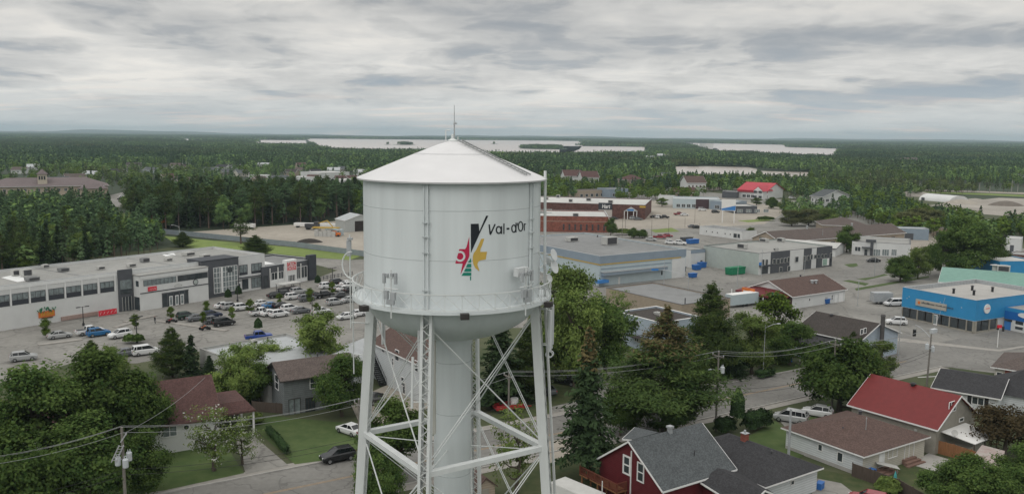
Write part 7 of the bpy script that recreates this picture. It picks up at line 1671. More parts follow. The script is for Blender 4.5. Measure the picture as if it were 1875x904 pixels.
# patio by the leafy sign: low planter wall, red banner fence, white posts
A_, B_ = at(112, 588), at(186, 580); t = thing('patio_wall', 'low pinkish planter wall in front of the blank white wall', 'patio', (A_.x, A_.y, 0), mall.ang)
L_ = (B_ - A_).length; MB().box(0, L_, -.3, .3, .12, 1.0).box(0, .5, .3, 4.0, .12, 1.0).build('planter', mat('pink_block', (0.34, 0.25, 0.22), .9, .12, 2), t); b = MB()
for k in range(10): b.tube((1 + k * L_ / 11, 1.5, .1), (1 + k * L_ / 11, 1.5, 1.7), .05)
b.build('patio_post', mat('pink_block', None), t); MB().box(4, 5, 1.5, 2.2, .1, 2.2).build('red_heater', SIGNR, t)
A_, B_ = at(181, 581), at(211, 575); t = thing('banner_fence', 'red banner fence of the patio beside the entrance', 'fence', (A_.x, A_.y, 0), mall.ang); L_ = (B_ - A_).length
MB().box(0, L_, -.05, .05, .25, 1.5).build('banner', SIGNR, t); b = MB()
for k in range(6): b.tube((k * L_ / 5, .08, .05), (k * L_ / 5, .08, 1.6), .05)
b.build('post', GALV, t); b = MB()
for k in range(5): x = (k + .3) * L_ / 5; b.bar((x, -.06, .6), (x + .35, -.06, 1.15), .16, .02)
b.build('banner_mark', SIGNW, t)
g = at(528, 534); t = thing('cart_shelter', 'flat-roofed shopping cart shelter in front of the restaurant', 'shelter', (g.x, g.y, 0), mall.ang); MB().box(-3, 3, -1.5, 1.5, 2.2, 2.45).build('roof', UNITM, t); b = MB()
for x in (-2.8, 0, 2.8):
    for y in (-1.4, 1.4): b.box(x - .06, x + .06, y - .06, y + .06, 0, 2.2)
b.build('post', DARKM, t); MB().box(-2.7, 2.7, -1.1, 1.1, .1, 1.2).build('cart_rows', DARKM, t)
# ---------------------------------------------------------------- vegetation
BARK = mat('bark', (0.085, 0.070, 0.055), 0.95, 0.3, 3, stretch=(3, 3, .6))
BARKP = mat('pine_bark', (0.13, 0.095, 0.075), 0.95, 0.3, 3, stretch=(3, 3, .6))
L_MAPLE = leafmat('maple_leaves', (0.039, 0.078, 0.024), (0.134, 0.196, 0.054))
L_LIGHT = leafmat('light_leaves', (0.089, 0.140, 0.039), (0.218, 0.284, 0.081))
L_YOUNG = leafmat('young_leaves', (0.068, 0.115, 0.018), (0.136, 0.196, 0.040))
L_WILLOW = leafmat('budding_leaves', (0.110, 0.122, 0.050), (0.185, 0.195, 0.092))
L_SPRUCE = leafmat('spruce_needles', (0.024, 0.041, 0.020), (0.054, 0.086, 0.038), .12)
L_PINE = leafmat('pine_needles', (0.033, 0.059, 0.022), (0.095, 0.130, 0.036), .15)
L_WHITEP = leafmat('white_pine_needles', (0.030, 0.057, 0.021), (0.101, 0.146, 0.044), .15)
L_RUST = leafmat('rusty_needles', (0.080, 0.075, 0.034), (0.165, 0.132, 0.066), .15)
L_FAR = leafmat('far_needles', (0.045, 0.079, 0.039), (0.108, 0.173, 0.082), .15, .30, True)
L_FARD = leafmat('far_leaves', (0.075, 0.144, 0.056), (0.218, 0.317, 0.103), .2, .30, True)
L_PURPLE = leafmat('purple_leaves', (0.060, 0.048, 0.026), (0.115, 0.090, 0.050))
L_CEDAR = leafmat('cedar_leaves', (0.028, 0.051, 0.021), (0.060, 0.104, 0.042), .1)
L_CONES = leafmat('spruce_cones', (0.100, 0.085, 0.040), (0.170, 0.135, 0.065), .1)
L_BLOSSOM = leafmat('blossom', (0.420, 0.430, 0.400), (0.620, 0.620, 0.580), .3, .05)

def unit(a): return a / np.maximum(np.linalg.norm(a, axis=-1, keepdims=True), 1e-9)
def leaf_arrays(P, size, aspect, nrm, tint):
    """one small rhombic leaf clump per point"""
    n = len(P); size = np.broadcast_to(size, (n,))
    u = unit(np.cross(nrm, RNG.normal(size=(n, 3)))); v = np.cross(nrm, u)
    a = u * size[:, None]; b = v * (size * aspect)[:, None]
    V = np.stack([P - a, P - b * .9 + a * .15, P + a, P + b * .9 - a * .15], 1).reshape(-1, 3)
    return V, tint
def to_mesh(name, groups, mats):
    """groups: list of (verts(4n,3), tint(n), material index); quads only"""
    V = np.concatenate([g[0] for g in groups]); T = np.concatenate([g[1] for g in groups]); I = np.concatenate([np.full(len(g[1]), g[2]) for g in groups])
    n = len(T); me = bpy.data.meshes.new(name)
    me.vertices.add(4 * n); me.vertices.foreach_set('co', V.astype(np.float32).ravel())
    me.loops.add(4 * n); me.loops.foreach_set('vertex_index', np.arange(4 * n, dtype=np.int32))
    me.polygons.add(n); me.polygons.foreach_set('loop_start', np.arange(0, 4 * n, 4, dtype=np.int32))
    me.polygons.foreach_set('loop_total', np.full(n, 4, dtype=np.int32))
    for m_ in mats: me.materials.append(m_)
    me.polygons.foreach_set('material_index', I.astype(np.int32))
    at_ = me.attributes.new('tint', 'FLOAT', 'FACE'); at_.data.foreach_set('value', np.clip(T, 0, 1).astype(np.float32))
    me.update(); me.validate()
    return me
def tube_quads(pts, rads, n=6):
    V = []
    for (p, q), (r0, r1) in zip(zip(pts, pts[1:]), zip(rads, rads[1:])):
        p, q = np.array(p, float), np.array(q, float); d = unit(q - p); u = np.cross(d, [0.3, 0.9, 0.2]); u = unit(u); w = np.cross(d, u)
        for i in range(n):
            t0, t1 = 2*PI*i/n, 2*PI*(i+1)/n
            c0, c1 = u*math.cos(t0) + w*math.sin(t0), u*math.cos(t1) + w*math.sin(t1)
            V += [p + c0*r0, p + c1*r0, q + c1*r1, q + c0*r1]
    return V
def deciduous(name, H, R, zb, nlobe, ncl, nlf, rc, ls, lm, seed, tall=1.0, loose=0.0):
    g = np.random.default_rng(seed); tq = []
    zc = (H + zb) / 2; hz_ = (H - zb) / 2
    fork = zb + 0.1 * (H - zb)
    tr_top = np.array([g.normal() * .2, g.normal() * .2, fork + .45 * (H - fork)])
    tq += tube_quads([(0, 0, 0), (0.05, 0, zb * .6), (tr_top[0]*.4, tr_top[1]*.4, fork), tr_top], [R * .075 + .06, R * .06 + .04, R * .05 + .03, .05], 8)
    lob = []
    for k in range(nlobe):
        a = 2 * PI * k * 0.381966 * 1.0 + g.normal() * .35; e = g.uniform(-.9, .95)
        rr = math.sqrt(max(0, 1 - abs(e) ** (3.2 if e < 0 else 2))) * g.uniform(.5, .86)
        c = np.array([math.cos(a) * R * rr, math.sin(a) * R * rr, zc + e * hz_ * .80]); lob.append((c, g.uniform(.30, .50) * R))
        s0 = np.array([tr_top[0]*.3, tr_top[1]*.3, max(zb*.7, min(c[2] - .35 * np.hypot(c[0], c[1]) - .5, tr_top[2]))])
        mid_ = (s0 + c) / 2 + np.array([0, 0, -.1 * R])
        tq += tube_quads([s0, mid_, c], [R * .028 + .02, R * .018 + .015, .012], 5)
    lob.append((np.array([0, 0, zc + hz_ * .55]), .45 * R)); lob.append((np.array([0, 0, zc - hz_ * .1]), .5 * R))
    P, Nn, T = [], [], []
    for k in range(ncl):
        c, lr = lob[g.integers(len(lob))]
        dd = unit(g.normal(size=3)); cc = c + dd * lr * (g.random() ** .4) * np.array([1, 1, .8 * tall])
        ax = np.array([rc, rc, rc * .62]) * g.uniform(.65, 1.25)
        pts = cc + g.normal(size=(nlf, 3)) * ax * .55
        out = unit(pts - np.array([0, 0, zc - .2 * hz_])) + np.array([0, 0, .55]) + g.normal(size=(nlf, 3)) * .55
        P.append(pts); Nn.append(unit(out)); T.append(np.clip(.15 + .6 * g.random() + g.normal(size=nlf) * .16, 0, 1))
    P, Nn, T = np.concatenate(P), np.concatenate(Nn), np.concatenate(T)
    keep = P[:, 2] > zb * .75; P, Nn, T = P[keep], Nn[keep], T[keep]
    V, T = leaf_arrays(P, ls * g.uniform(.6, 1.2, len(P)), .75, Nn, T)
    tq = np.array(tq)
    return to_mesh(name + '_trunk', [(tq, np.full(len(tq) // 4, .5), 0)], [BARK]), to_mesh(name + '_crown', [(V, T, 0)], [lm])
def conifer(name, H, R, z0, dz, nb, ls, lm, seed, droop=.25, tip=0.0, shape=.85, clump=0.0, widest=0.0, bark=None, extra=None, irr=.2):
    g = np.random.default_rng(seed); tq = tube_quads([(0, 0, 0), (0, 0, H * .5), (0, 0, H * .97)], [H * .016 + .05, H * .010 + .03, .02], 8)
    P, Nn, T, SZ, X = [], [], [], [], []
    z = z0
    while z < H - .15:
        f = (z - z0) / (H - z0)
        prof = (1 - f) ** shape if widest == 0 else (min(1, .45 + .55 * f / widest) if f < widest else ((1 - f) / (1 - widest)) ** shape)
        for k in range(max(3, int(round(nb * (.55 + .45 * prof))))):
            a = g.random() * 2 * PI; L = max(.25, R * prof * (1 + g.normal() * irr)); bt = .12 + .7 * g.random()
            dirv = np.array([math.cos(a), math.sin(a), 0]); sd_ = np.array([-dirv[1], dirv[0], 0])
            zz_ = z + g.normal() * dz * .25
            if clump:
                m_ = max(4, int(L * clump)); t = .30 + .75 * g.random(m_) ** .75
                wid = .30 * L * .55 + .18
                p = dirv * (t * L)[:, None] + sd_ * (g.normal(size=m_) * wid * (.5 + .5 * t))[:, None]
                p[:, 2] += zz_ - droop * L * t + tip * L * t * t + g.normal(size=m_) * (.10 + .05 * L)
                nn_ = unit(np.array([0, 0, 1.0]) + dirv * .35 + g.normal(size=(m_, 3)) * .5)
            else:
                m_ = max(3, int(L / (ls * .42))); t = (np.arange(m_) + g.random(m_)) / m_
                off = g.normal(size=m_) * (.16 * L * (1 - t) + .14)
                p = dirv * (t * L + .05)[:, None] + sd_ * off[:, None]
                p[:, 2] += zz_ - droop * L * t + tip * L * t * t + g.normal(size=m_) * .07
                nn_ = unit(np.array([0, 0, 1.0]) + dirv * .6 + g.normal(size=(m_, 3)) * .38)
            P.append(p); Nn.append(nn_); T.append(np.clip(bt + g.normal(size=m_) * .15, 0, 1)); SZ.append(np.full(m_, ls) * g.uniform(.7, 1.2, m_))
            if clump and L > 1.2 and g.random() < .6:
                e = dirv * L * .8; e[2] = zz_ - droop * L * .8 + tip * L * .64
                tq += tube_quads([(0, 0, zz_), e], [.035 + L * .008, .015], 4)
        z += dz * (1 - .45 * f)
    for k in range(14): P.append(np.array([[0, 0, H - .12 * k]]) + g.normal(size=(1, 3)) * .03 * k ** .7); Nn.append(unit(g.normal(size=(1, 3)))); T.append(np.array([.5])); SZ.append(np.array([.22]))
    P, Nn, T, SZ = np.concatenate(P), np.concatenate(Nn), np.concatenate(T), np.concatenate(SZ)
    V, T = leaf_arrays(P, SZ, .30 if clump else .5, Nn, T); grp = [(V, T, 0)]; ms_ = [lm]
    if extra:                                                    # (material, from height fraction, probability): rusty top, hanging cones
        n = len(T); sel = (g.random(n) < extra[2] * np.clip((P[:, 2] / H - extra[1]) / (1 - extra[1]) * 2.2, 0, 1)); V4 = V.reshape(n, 4, 3)
        grp = [(V4[~sel].reshape(-1, 3), T[~sel], 0), (V4[sel].reshape(-1, 3), T[sel], 1)]; ms_ = [lm, extra[0]]
    tq = np.array(tq)
    return to_mesh(name + '_trunk', [(tq, np.full(len(tq) // 4, .5), 0)], [bark or BARK]), to_mesh(name + '_crown', grp, ms_)
def shrub_mesh(name, rx, ry, rz, n, ls, lm, seed, flat=False, rough=.12):
    g = np.random.default_rng(seed); d = unit(g.normal(size=(n, 3))); d[:, 2] = np.abs(d[:, 2]) * 1.25 - .25
    r = (g.random(n) ** .22)
    bump = 1 + rough * np.sin(d[:, 0] * 7 + seed) * np.sin(d[:, 1] * 6 + 1) + rough * .8 * np.sin(d[:, 2] * 9 + seed * 2)
    if flat:                                                      # clipped hedge: box-like
        d = d / np.maximum(np.max(np.abs(d), axis=1, keepdims=True), 1e-6) * (.85 + .15 * np.linalg.norm(d, axis=1, keepdims=True))
    P = d * r[:, None] * bump[:, None] * np.array([rx, ry, rz]); P[:, 2] = np.maximum(P[:, 2], -rz * .92) + rz * .95
    V, T = leaf_arrays(P, ls * g.uniform(.6, 1.2, n), .75, unit(d + g.normal(size=(n, 3)) * .6 + np.array([0, 0, .4])), np.clip(g.random(n) * .6 + .2 + .25 * np.sin(P[:, 0] * 3) * np.sin(P[:, 1] * 3 + P[:, 2] * 2), 0, 1))
    return to_mesh(name, [(V, T, 0)], [lm])

PROTO = {}
PROTO['maple'] = (*deciduous('maple', 12, 5.0, 1.0, 19, 330, 66, 1.05, .215, L_MAPLE, 3), 12, 5.2)
PROTO['maple2'] = (*deciduous('maple_b', 12, 4.5, .8, 17, 300, 64, 1.0, .215, L_MAPLE, 17), 12, 4.6)
PROTO['ash'] = (*deciduous('ash', 13, 4.4, 1.2, 18, 270, 56, .92, .20, L_LIGHT, 5), 13, 4.6)
PROTO['poplar'] = (*deciduous('poplar', 14, 3.6, 1.2, 18, 230, 54, .9, .23, L_FARD, 8, 1.2), 14, 3.6)
PROTO['young'] = (*deciduous('young_tree', 6, 2.0, 1.0, 11, 90, 44, .55, .17, L_YOUNG, 9), 6, 2.1)
PROTO['willow'] = (*deciduous('budding_tree', 10, 3.6, .15, 22, 240, 50, .9, .18, L_WILLOW, 10), 10, 4.2)
PROTO['sparse'] = (*deciduous('sparse_tree', 9, 3.4, 1.6, 13, 95, 26, .7, .16, L_LIGHT, 13), 9, 3.4)
PROTO['purple'] = (*deciduous('purple_tree', 8, 4.0, 1.2, 13, 150, 50, .9, .20, L_PURPLE, 14), 8, 4.0)
PROTO['broad'] = (*deciduous('broad_maple', 9, 5.6, .5, 22, 360, 66, 1.0, .215, L_MAPLE, 33), 9, 5.6)
PROTO['broadash'] = (*deciduous('broad_ash', 9, 5.4, .6, 22, 300, 58, .9, .20, L_LIGHT, 35), 9, 5.4)
PROTO['spruce'] = (*conifer('spruce', 17, 3.6, 1.6, .46, 12, .36, L_SPRUCE, 21), 17, 3.6)
PROTO['conespruce'] = (*conifer('cone_spruce', 19, 3.9, 3.2, .44, 14, .38, L_SPRUCE, 22, extra=(L_CONES, .70, .75)), 19, 3.9)
PROTO['whitepine'] = (*conifer('white_pine', 17, 5.2, 1.6, .66, 12, .27, L_WHITEP, 23, droop=.04, tip=.18, clump=46, widest=.24, shape=1.05, extra=(L_RUST, .58, .80), irr=.24), 17, 5.2)
PROTO['greenpine'] = (*conifer('green_pine', 17, 4.6, 1.4, .70, 11, .25, L_PINE, 24, droop=.05, tip=.14, clump=46, widest=.22, shape=.75, irr=.2), 17, 4.6)
PROTO['woodpine'] = (*conifer('wood_pine', 15, 2.9, 5.5, .75, 8, .42, L_PINE, 25, droop=.0, tip=.12, clump=9, widest=.30, shape=.6, bark=BARKP, irr=.3), 15, 2.9)
PROTO['woodpine2'] = (*conifer('wood_pine_b', 15, 2.6, 7.0, .7, 8, .42, L_FAR, 26, droop=.0, tip=.15, clump=9, widest=.35, shape=.55, bark=BARKP, irr=.35), 15, 2.6)
PROTO['woodspruce'] = (*conifer('wood_spruce', 13, 2.4, 1.0, .6, 8, .5, L_SPRUCE, 27), 13, 2.4)

def tree(kind, x, y, H, label, wide=1.0, ang=None, group=None, name=None, cat='tree'):
    tm, cm, h0, r0 = PROTO[kind]; s = H / h0
    nm = name or {'spruce': 'spruce_tree', 'conespruce': 'spruce_tree', 'whitepine': 'pine_tree', 'greenpine': 'pine_tree', 'woodpine': 'pine_tree', 'woodpine2': 'pine_tree', 'woodspruce': 'spruce_tree', 'maple': 'maple_tree', 'maple2': 'maple_tree'}.get(kind, 'leafy_tree')
    t = thing(nm, label, cat, (x, y, 0), random.random() * 6.28 if ang is None else ang, group); t.scale = (s * wide, s * wide, s)
    for n, me in (('trunk', tm), ('crown', cm)):
        o = bpy.data.objects.new(n, me); COL.objects.link(o); o.parent = t
    return t
TREES = []
def ptree(kind, bx, by, ty, label, w=None, group=None, name=None, cat='tree'):
    """tree whose foot stands at photo pixel (bx,by), with its top at row ty; w = crown width in photo pixels"""
    g = at(bx, by); H = height_at(bx, ty, g.x, g.y); tm, cm, h0, r0 = PROTO[kind]
    depth = (g - C_).dot(F_); wide = 1.0
    if w:
        wide = (w / FPX * depth / 2) / (r0 * H / h0)
        if wide > 1.25 and kind in ('maple', 'maple2', 'ash', 'poplar'):
            if name is None: name = 'maple_tree' if kind in ('maple', 'maple2') else 'leafy_tree'
            kind = 'broad' if kind in ('maple', 'maple2') else 'broadash'; tm, cm, h0, r0 = PROTO[kind]; wide = (w / FPX * depth / 2) / (r0 * H / h0)
    TREES.append((g.x, g.y)); return tree(kind, g.x, g.y, H, label, wide, None, group, name, cat)

for a in [
    # foreground left
    ('maple', 70, 880, 668, 'big dark maple at the left edge, in front of the hidden brown roof', 180),
    ('maple2', 196, 850, 632, 'tallest dark maple between the brown roofs at the left', 170),
    ('maple', 268, 842, 684, 'dark maple leaning over the left end of the reddish-brown roof', 100),
    ('maple2', 30, 985, 800, 'dark maple low in the bottom left corner', 190),
    ('maple', 160, 935, 765, 'dark maple directly behind the pole with three transformers', 170),
    ('maple2', 262, 905, 790, 'shrubby dark maple beside the white wall with the round window', 90),
    ('greenpine', 168, 668, 622, 'small bright pine at the edge of the parking lot', 40),
    ('ash', 205, 700, 636, 'light green tree between the small pine and the dark maples', 60),
    ('greenpine', 316, 690, 598, 'dark bushy pine beside the flat white-edged roof', 66),
    ('woodspruce', 352, 696, 612, 'slim dark spruce next to the bushy pine and flat roof', 46),
    ('spruce', 385, 712, 650, 'ragged dark spruce in front of the flat white-edged roof', 50),
    ('ash', 582, 690, 566, 'airy light green tree beside the parking lot, behind the blue canopy', 106),
    ('ash', 492, 684, 628, 'light green tree behind the grey two-storey house roof', 90),
    ('ash', 425, 742, 648, 'wide loose tree hiding the near edge of the flat white roof', 92),
    ('maple2', 478, 738, 660, 'bushy tree left of the grey house gable', 70),
    ('ash', 452, 720, 622, 'light green tree between flat white roof and grey house', 74),
    ('maple2', 440, 730, 668, 'low green tree behind the red-brown carport', 70),
    ('maple', 626, 762, 648, 'dark green tree against the right end of the grey house', 92),
    ('sparse', 392, 862, 742, 'sparse blossoming apple tree on the lawn by the driveway', 96),
    ('sparse', 444, 850, 760, 'small thin blossoming tree at the edge of the driveway', 66),
    # around the tower legs
    ('maple2', 724, 880, 722, 'green tree seen between the tower legs left of the riser', 120),
    ('maple', 690, 935, 815, 'dark green tree at the foot of the left tower leg', 90),
    ('sparse', 945, 905, 745, 'thin bare-looking tree right of the riser, beside the street', 100),
    ('spruce', 915, 742, 572, 'dark spruce just right of the tower riser', 110),
    ('greenpine', 968, 730, 590, 'dark pine seen between the riser and the right tower leg', 84),
    # right of the tower
    ('ash', 1036, 690, 470, 'tall light green tree right of the tower tank', 120),
    ('ash', 1052, 712, 512, 'lower leafy tree standing in front of the tall light green tree', 104),
    ('maple', 1108, 690, 545, 'round dark tree beside the pale blue house', 110),
    ('maple2', 1015, 700, 570, 'dark tree behind the right tower leg', 70),
    ('sparse', 1132, 600, 530, 'thin pale tree in front of the flat grey roof', 62),
    ('conespruce', 1074, 878, 596, 'tall narrow spruce heavy with brown cones near the red house', 112),
    ('whitepine', 1215, 790, 562, 'big broad pine with a rusty orange top beside the street', 190),
    ('maple', 1135, 800, 708, 'low green tree between the tall spruce and the rusty pine', 74),
    ('greenpine', 1298, 692, 517, 'dark dense pine with layered branches behind the rusty-topped pine', 106),
    ('ash', 1376, 684, 566, 'bright green tree beside the dark-roofed house', 92),
    ('young', 1420, 640, 535, 'yellow-green tree in front of the long brown roof', 74),
    ('maple', 1446, 668, 588, 'dark bushy tree at the corner of the dark-roofed house', 84),
    ('spruce', 1345, 690, 615, 'small dark spruce between the layered pine and the bright green tree', 50),
    ('maple', 1536, 754, 628, 'round dark maple in front of the red metal roof', 158),
    ('ash', 1606, 700, 618, 'lighter green tree right of the round maple, by the intersection', 66),
    ('greenpine', 1560, 660, 606, 'slim pine in front of the pale gable with the tall flue', 34),
    ('purple', 1838, 835, 738, 'purplish-brown tree behind the pink-stained shed roof', 112),
    ('maple2', 1728, 938, 842, 'bushy green tree left at the bottom right edge', 90),
    ('maple', 1790, 945, 838, 'bushy green tree centre at the bottom right edge', 120),
    ('maple2', 1868, 920, 806, 'bushy green tree in the bottom right corner', 90),
    # right middle distance
    ('maple', 1772, 508, 400, 'tallest leafy tree behind the blue store', 108),
    ('maple', 1724, 507, 424, 'leafy tree on the left flank of the tallest tree', 60),
    ('maple', 1815, 500, 448, 'leafy tree on the right flank of the tallest tree', 60),
    ('ash', 1680, 510, 448, 'slender tree left of the trees behind the blue store', 46),
    ('maple2', 1648, 516, 470, 'low tree beside the lot edge, left of the blue store trees', 54),
    ('willow', 1660, 428, 385, 'pale budding tree between the white shops and the tree belt', 60),
    ('willow', 1688, 425, 378, 'wide pale budding tree in front of the tree belt', 76),
    ('willow', 1450, 414, 382, 'pale budding tree at the left end of the bushes by the motel', 46),
    ('willow', 1480, 414, 380, 'pale budding tree in the middle of the bushes by the motel', 50),
    ('ash', 1512, 413, 382, 'light green tree at the right end of the bushes by the motel', 46),
    ('maple2', 1550, 462, 412, 'round green tree between the motel and the white flat shop', 42),
    ('maple', 1118, 432, 400, 'dark round tree at the corner of the orange brick building', 22),
    ('maple2', 1160, 436, 418, 'dark round bush-like tree on the green strip', 20),
    ('maple', 1176, 436, 421, 'dark green twin tree beside the round bush-like one', 22),
    ('young', 1374, 436, 416, 'small green tree at the end of the long white building', 20),
    ('maple2', 1412, 382, 362, 'dark tree in front of the red-roofed white building', 24),
    ('ash', 1436, 384, 364, 'pale green tree right of the dark one by the red roof', 24),
    ('young', 1385, 376, 362, 'yellow-green tree left of the dark one by the red roof', 20),
    ('young', 1212, 378, 362, 'bright yellow-green tree nearest the dusty lot', 22),
    ('young', 1248, 380, 366, 'bright yellow-green tree before the pale shops', 22),
    ('young', 1270, 380, 365, 'small bright tree in front of the dark storefront', 20),
    # left middle distance
    ('greenpine', 468, 470, 430, 'round dark pine behind the grey storefront', 52),
    ('woodpine', 441, 446, 398, 'lone pine beside the storage lot', 34),
    ('greenpine', 335, 452, 424, 'bushy pine on the grass strip', 34),
    ('maple2', 152, 482, 436, 'light round tree at the edge of the pine wood behind the long roof', 40),
    ('ash', 505, 408, 362, 'light green birch before the pine row', 24),
    ('ash', 250, 392, 342, 'light green tree by the hotel drive', 46),
    ('young', 40, 505, 472, 'bright bush-like tree at the back of the long white block', 40),
]: ptree(*a)
BLO = MB
# apple blossom in the two sparse trees by the driveway
for t in [o for o in COL.objects if o.get('label', '').find('blossoming') >= 0]:
    b = PROTO['sparse'][1]; n = len(b.polygons); sel = RNG.choice(n, 420)
    cen = np.empty(n * 3); b.polygons.foreach_get('center', cen); cen = cen.reshape(-1, 3)[sel] + RNG.normal(size=(420, 3)) * .12
    V, T = leaf_arrays(cen, np.full(420, .15), .9, unit(RNG.normal(size=(420, 3)) + [0, 0, .8]), RNG.random(420))
    o = bpy.data.objects.new('blossom', to_mesh('blossom', [(V, T, 0)], [L_BLOSSOM])); COL.objects.link(o); o.parent = t

def plant(name, bx, by, me, label, cat, sc=1, ang=0, group=None):
    g = at(bx, by); o = bpy.data.objects.new(name, me); COL.objects.link(o); o.location = (g.x, g.y, -.05); o.scale = (sc,) * 3 if not isinstance(sc, tuple) else sc
    o.rotation_euler = (0, 0, ang); return tag(o, label, cat, group)
CED = shrub_mesh('cedar', 1.15, 1.15, 3.1, 5200, .2, L_CEDAR, 2, rough=.05)
HED = shrub_mesh('hedge', 3.1, 1.3, 1.5, 6000, .2, L_CEDAR, 5, True)
ROUND = shrub_mesh('round_shrub', 1.2, 1.2, .95, 1500, .17, L_LIGHT, 7)
DENSE = shrub_mesh('dense_shrub', 1.5, 1.5, 1.2, 1800, .2, L_MAPLE, 8)

plant('cedar_tree', 1349, 788, CED, 'tall columnar cedar between the street and the black roof', 'tree', (.9, .9, 1.06))
plant('cedar_hedge', 1385, 786, HED, 'clipped cedar hedge right of the columnar cedar', 'hedge', (.72, .9, .95), HGA)
plant('cedar_hedge', 1327, 792, HED, 'low cedar hedge left of the columnar cedar', 'hedge', (.45, .8, .75), HGA)
plant('hedge', 508, 812, HED, 'thin brownish hedge along the lawn of the grey house', 'hedge', (1.5, .32, .45), math.radians(-60))
plant('shrub', 1400, 672, DENSE, 'rounded green shrub left of the driveway across the street', 'shrub', 1.1)
plant('shrub', 1432, 668, DENSE, 'rounded green shrub nearest the driveway across the street', 'shrub', .9)
plant('hedge', 1340, 682, HED, 'dark loose hedge along the far side of the street', 'hedge', (1.2, 1.1, .9), HGA)
plant('hedge', 1400, 690, HED, 'low dark hedge behind the two rounded shrubs', 'hedge', (.6, .7, .5), HGA)
plant('shrub', 470, 775, ROUND, 'bright shrub at the foot of the grey house wall', 'shrub', .9)
plant('shrub', 1625, 905, ROUND, 'yellow-green shrub inside the brown fence', 'shrub', 1.2)
plant('shrub', 1198, 535, ROUND, 'bright shrub at the corner of the avenue by the black car', 'shrub', 1.3)
plant('shrub', 1142, 430, ROUND, 'long bright shrub on the green strip by the orange building', 'shrub', (3.2, 1.6, 1.5))
plant('shrub', 1402, 404, DENSE, 'dark low shrub bed on the median', 'shrub', (3.0, 1.5, 1.0))
for i, (x, y, l) in enumerate([(437, 545, 'left'), (418, 551, 'right'), (582, 524, ''), (473, 608, ''), (253, 628, ''), (237, 628, '')]):
    lab = {0: 'small dark cone shrub by the lamp post, right of its twin', 1: 'small dark cone shrub left of its twin by the lamp post', 2: 'small dark cone shrub at the corner of the restaurant', 3: 'dark cone shrub beside the blue pickup', 4: 'round shrub at the foot of the black lamp post', 5: 'round shrub left of the one at the black lamp post'}[i]
    plant('cone_shrub', x, y, CED if i < 4 else DENSE, lab, 'shrub', (.75, .75, .52) if i < 4 else (.8, .8, .85))
for i, (x, y, h, l) in enumerate([(85, 618, 5.5, 'young tree on the traffic island nearest the long white wall'), (247, 602, 4.5, 'thin young tree before the entrance with the red sign'), (313, 585, 4.2, 'young tree between the two glass doors and the parked cars'), (378, 575, 4.4, 'young tree before the tall glass front'), (458, 575, 5, 'young tree at the end of the row with the blue car'), (512, 558, 4, 'young tree between two rows of parked cars'), (568, 556, 5.5, 'young tree beside the lamp post among parked cars'), (608, 538, 4.5, 'young tree nearest the restaurant row of cars'), (372, 595, 4.2, 'young tree beside the black cars'), (425, 585, 4.2, 'young tree between the black cars and the white cars'), (580, 576, 4, 'young tree near the white pickup row')]):
    g = at(x, y); tree('young', g.x, g.y, h * .72, l, .9, cat='tree')

# --- woods: jittered points, kept off lots, water, roads and buildings
def band(pts, z=0): return [(p.x, p.y) for p in (at(x, y, z) for x, y in pts)]
CLEAR = [band(p) for p in (
    [(-330, 690), (-40, 600), (0, 516), (300, 470), (480, 440), (660, 440), (780, 440), (800, 640), (380, 650), (0, 720)],
    [(292, 436), (310, 424), (480, 415), (640, 400), (800, 398), (800, 470), (540, 470), (330, 455)],
    [(950, 430), (950, 380), (1100, 354), (1310, 352), (1345, 362), (1500, 366), (1545, 384), (1430, 386), (1440, 412), (1640, 412), (1700, 432), (1875, 442), (1990, 470), (1990, 690), (950, 690)],
    [(1655, 384), (1650, 362), (1830, 352), (2100, 362), (2100, 424), (1880, 420), (1780, 412), (1700, 398)],
    [(1470, 343), (1640, 345), (1800, 350), (2200, 366), (2200, 356), (1800, 340), (1640, 336), (1470, 336)],
    [(-40, 380), (-40, 352), (205, 352), (245, 376), (210, 384)], [(195, 396), (245, 384), (262, 405), (215, 420)])]
def free(x, y, margin=0):
    for p in LAKES:
        if inside(p, x, y): return False
    for p in CLEAR:
        if inside(p, x, y): return False
    for (bx, by, r) in FOOT:
        if (x - bx) ** 2 + (y - by) ** 2 < r * r: return False
    return True
def nz(x, y, s):                                                   # smooth value noise from sines
    return (math.sin(x * s + 1.3) * math.sin(y * s * 1.1 + .7) + .6 * math.sin(x * s * 2.3 + y * s * 1.9) + .4 * math.sin(x * s * 4.1 - y * s * 3.7 + 2)) / 2
def lowtree(name, con, seed):
    g = np.random.default_rng(seed)
    if con:
        H, R, n = 14, 2.2, 74; t = g.random(n) ** .8; z = 3.0 + t * (H - 3.2); r = R * (1 - t) ** .7 * (.55 + .5 * g.random(n))
        a = g.random(n) * 6.28; P = np.stack([r*np.cos(a), r*np.sin(a), z], 1); nn_ = unit(np.stack([np.cos(a), np.sin(a), np.full(n, .9)], 1) + g.normal(size=(n, 3)) * .3); sz = .55 + .6 * (1 - t)
    else:
        H, R, n = 11, 2.9, 105; d = unit(g.normal(size=(n, 3))); lob = 1 + .25 * np.sin(d[:, 0] * 5 + seed) * np.sin(d[:, 2] * 4)
        P = d * (.55 + .45 * g.random((n, 1)) ** .4) * lob[:, None] * np.array([R, R, 4.0]) + [0, 0, 6.8]; nn_ = unit(d + g.normal(size=(n, 3)) * .45 + [0, 0, .4]); sz = .65 + .4 * g.random(n)
    V, T = leaf_arrays(P, sz, .7, nn_, g.random(len(P)))
    tq = np.array(tube_quads([(0, 0, 0), (0, 0, H * .9)], [.16, .04], 4))
    me = to_mesh(name, [(V, T, 0), (tq, np.full(len(tq) // 4, .5), 1)], [L_FAR if con else L_YOUNG if seed == 5 else L_FARD, BARKP])
    return bpy.data.objects.new(name, me), H
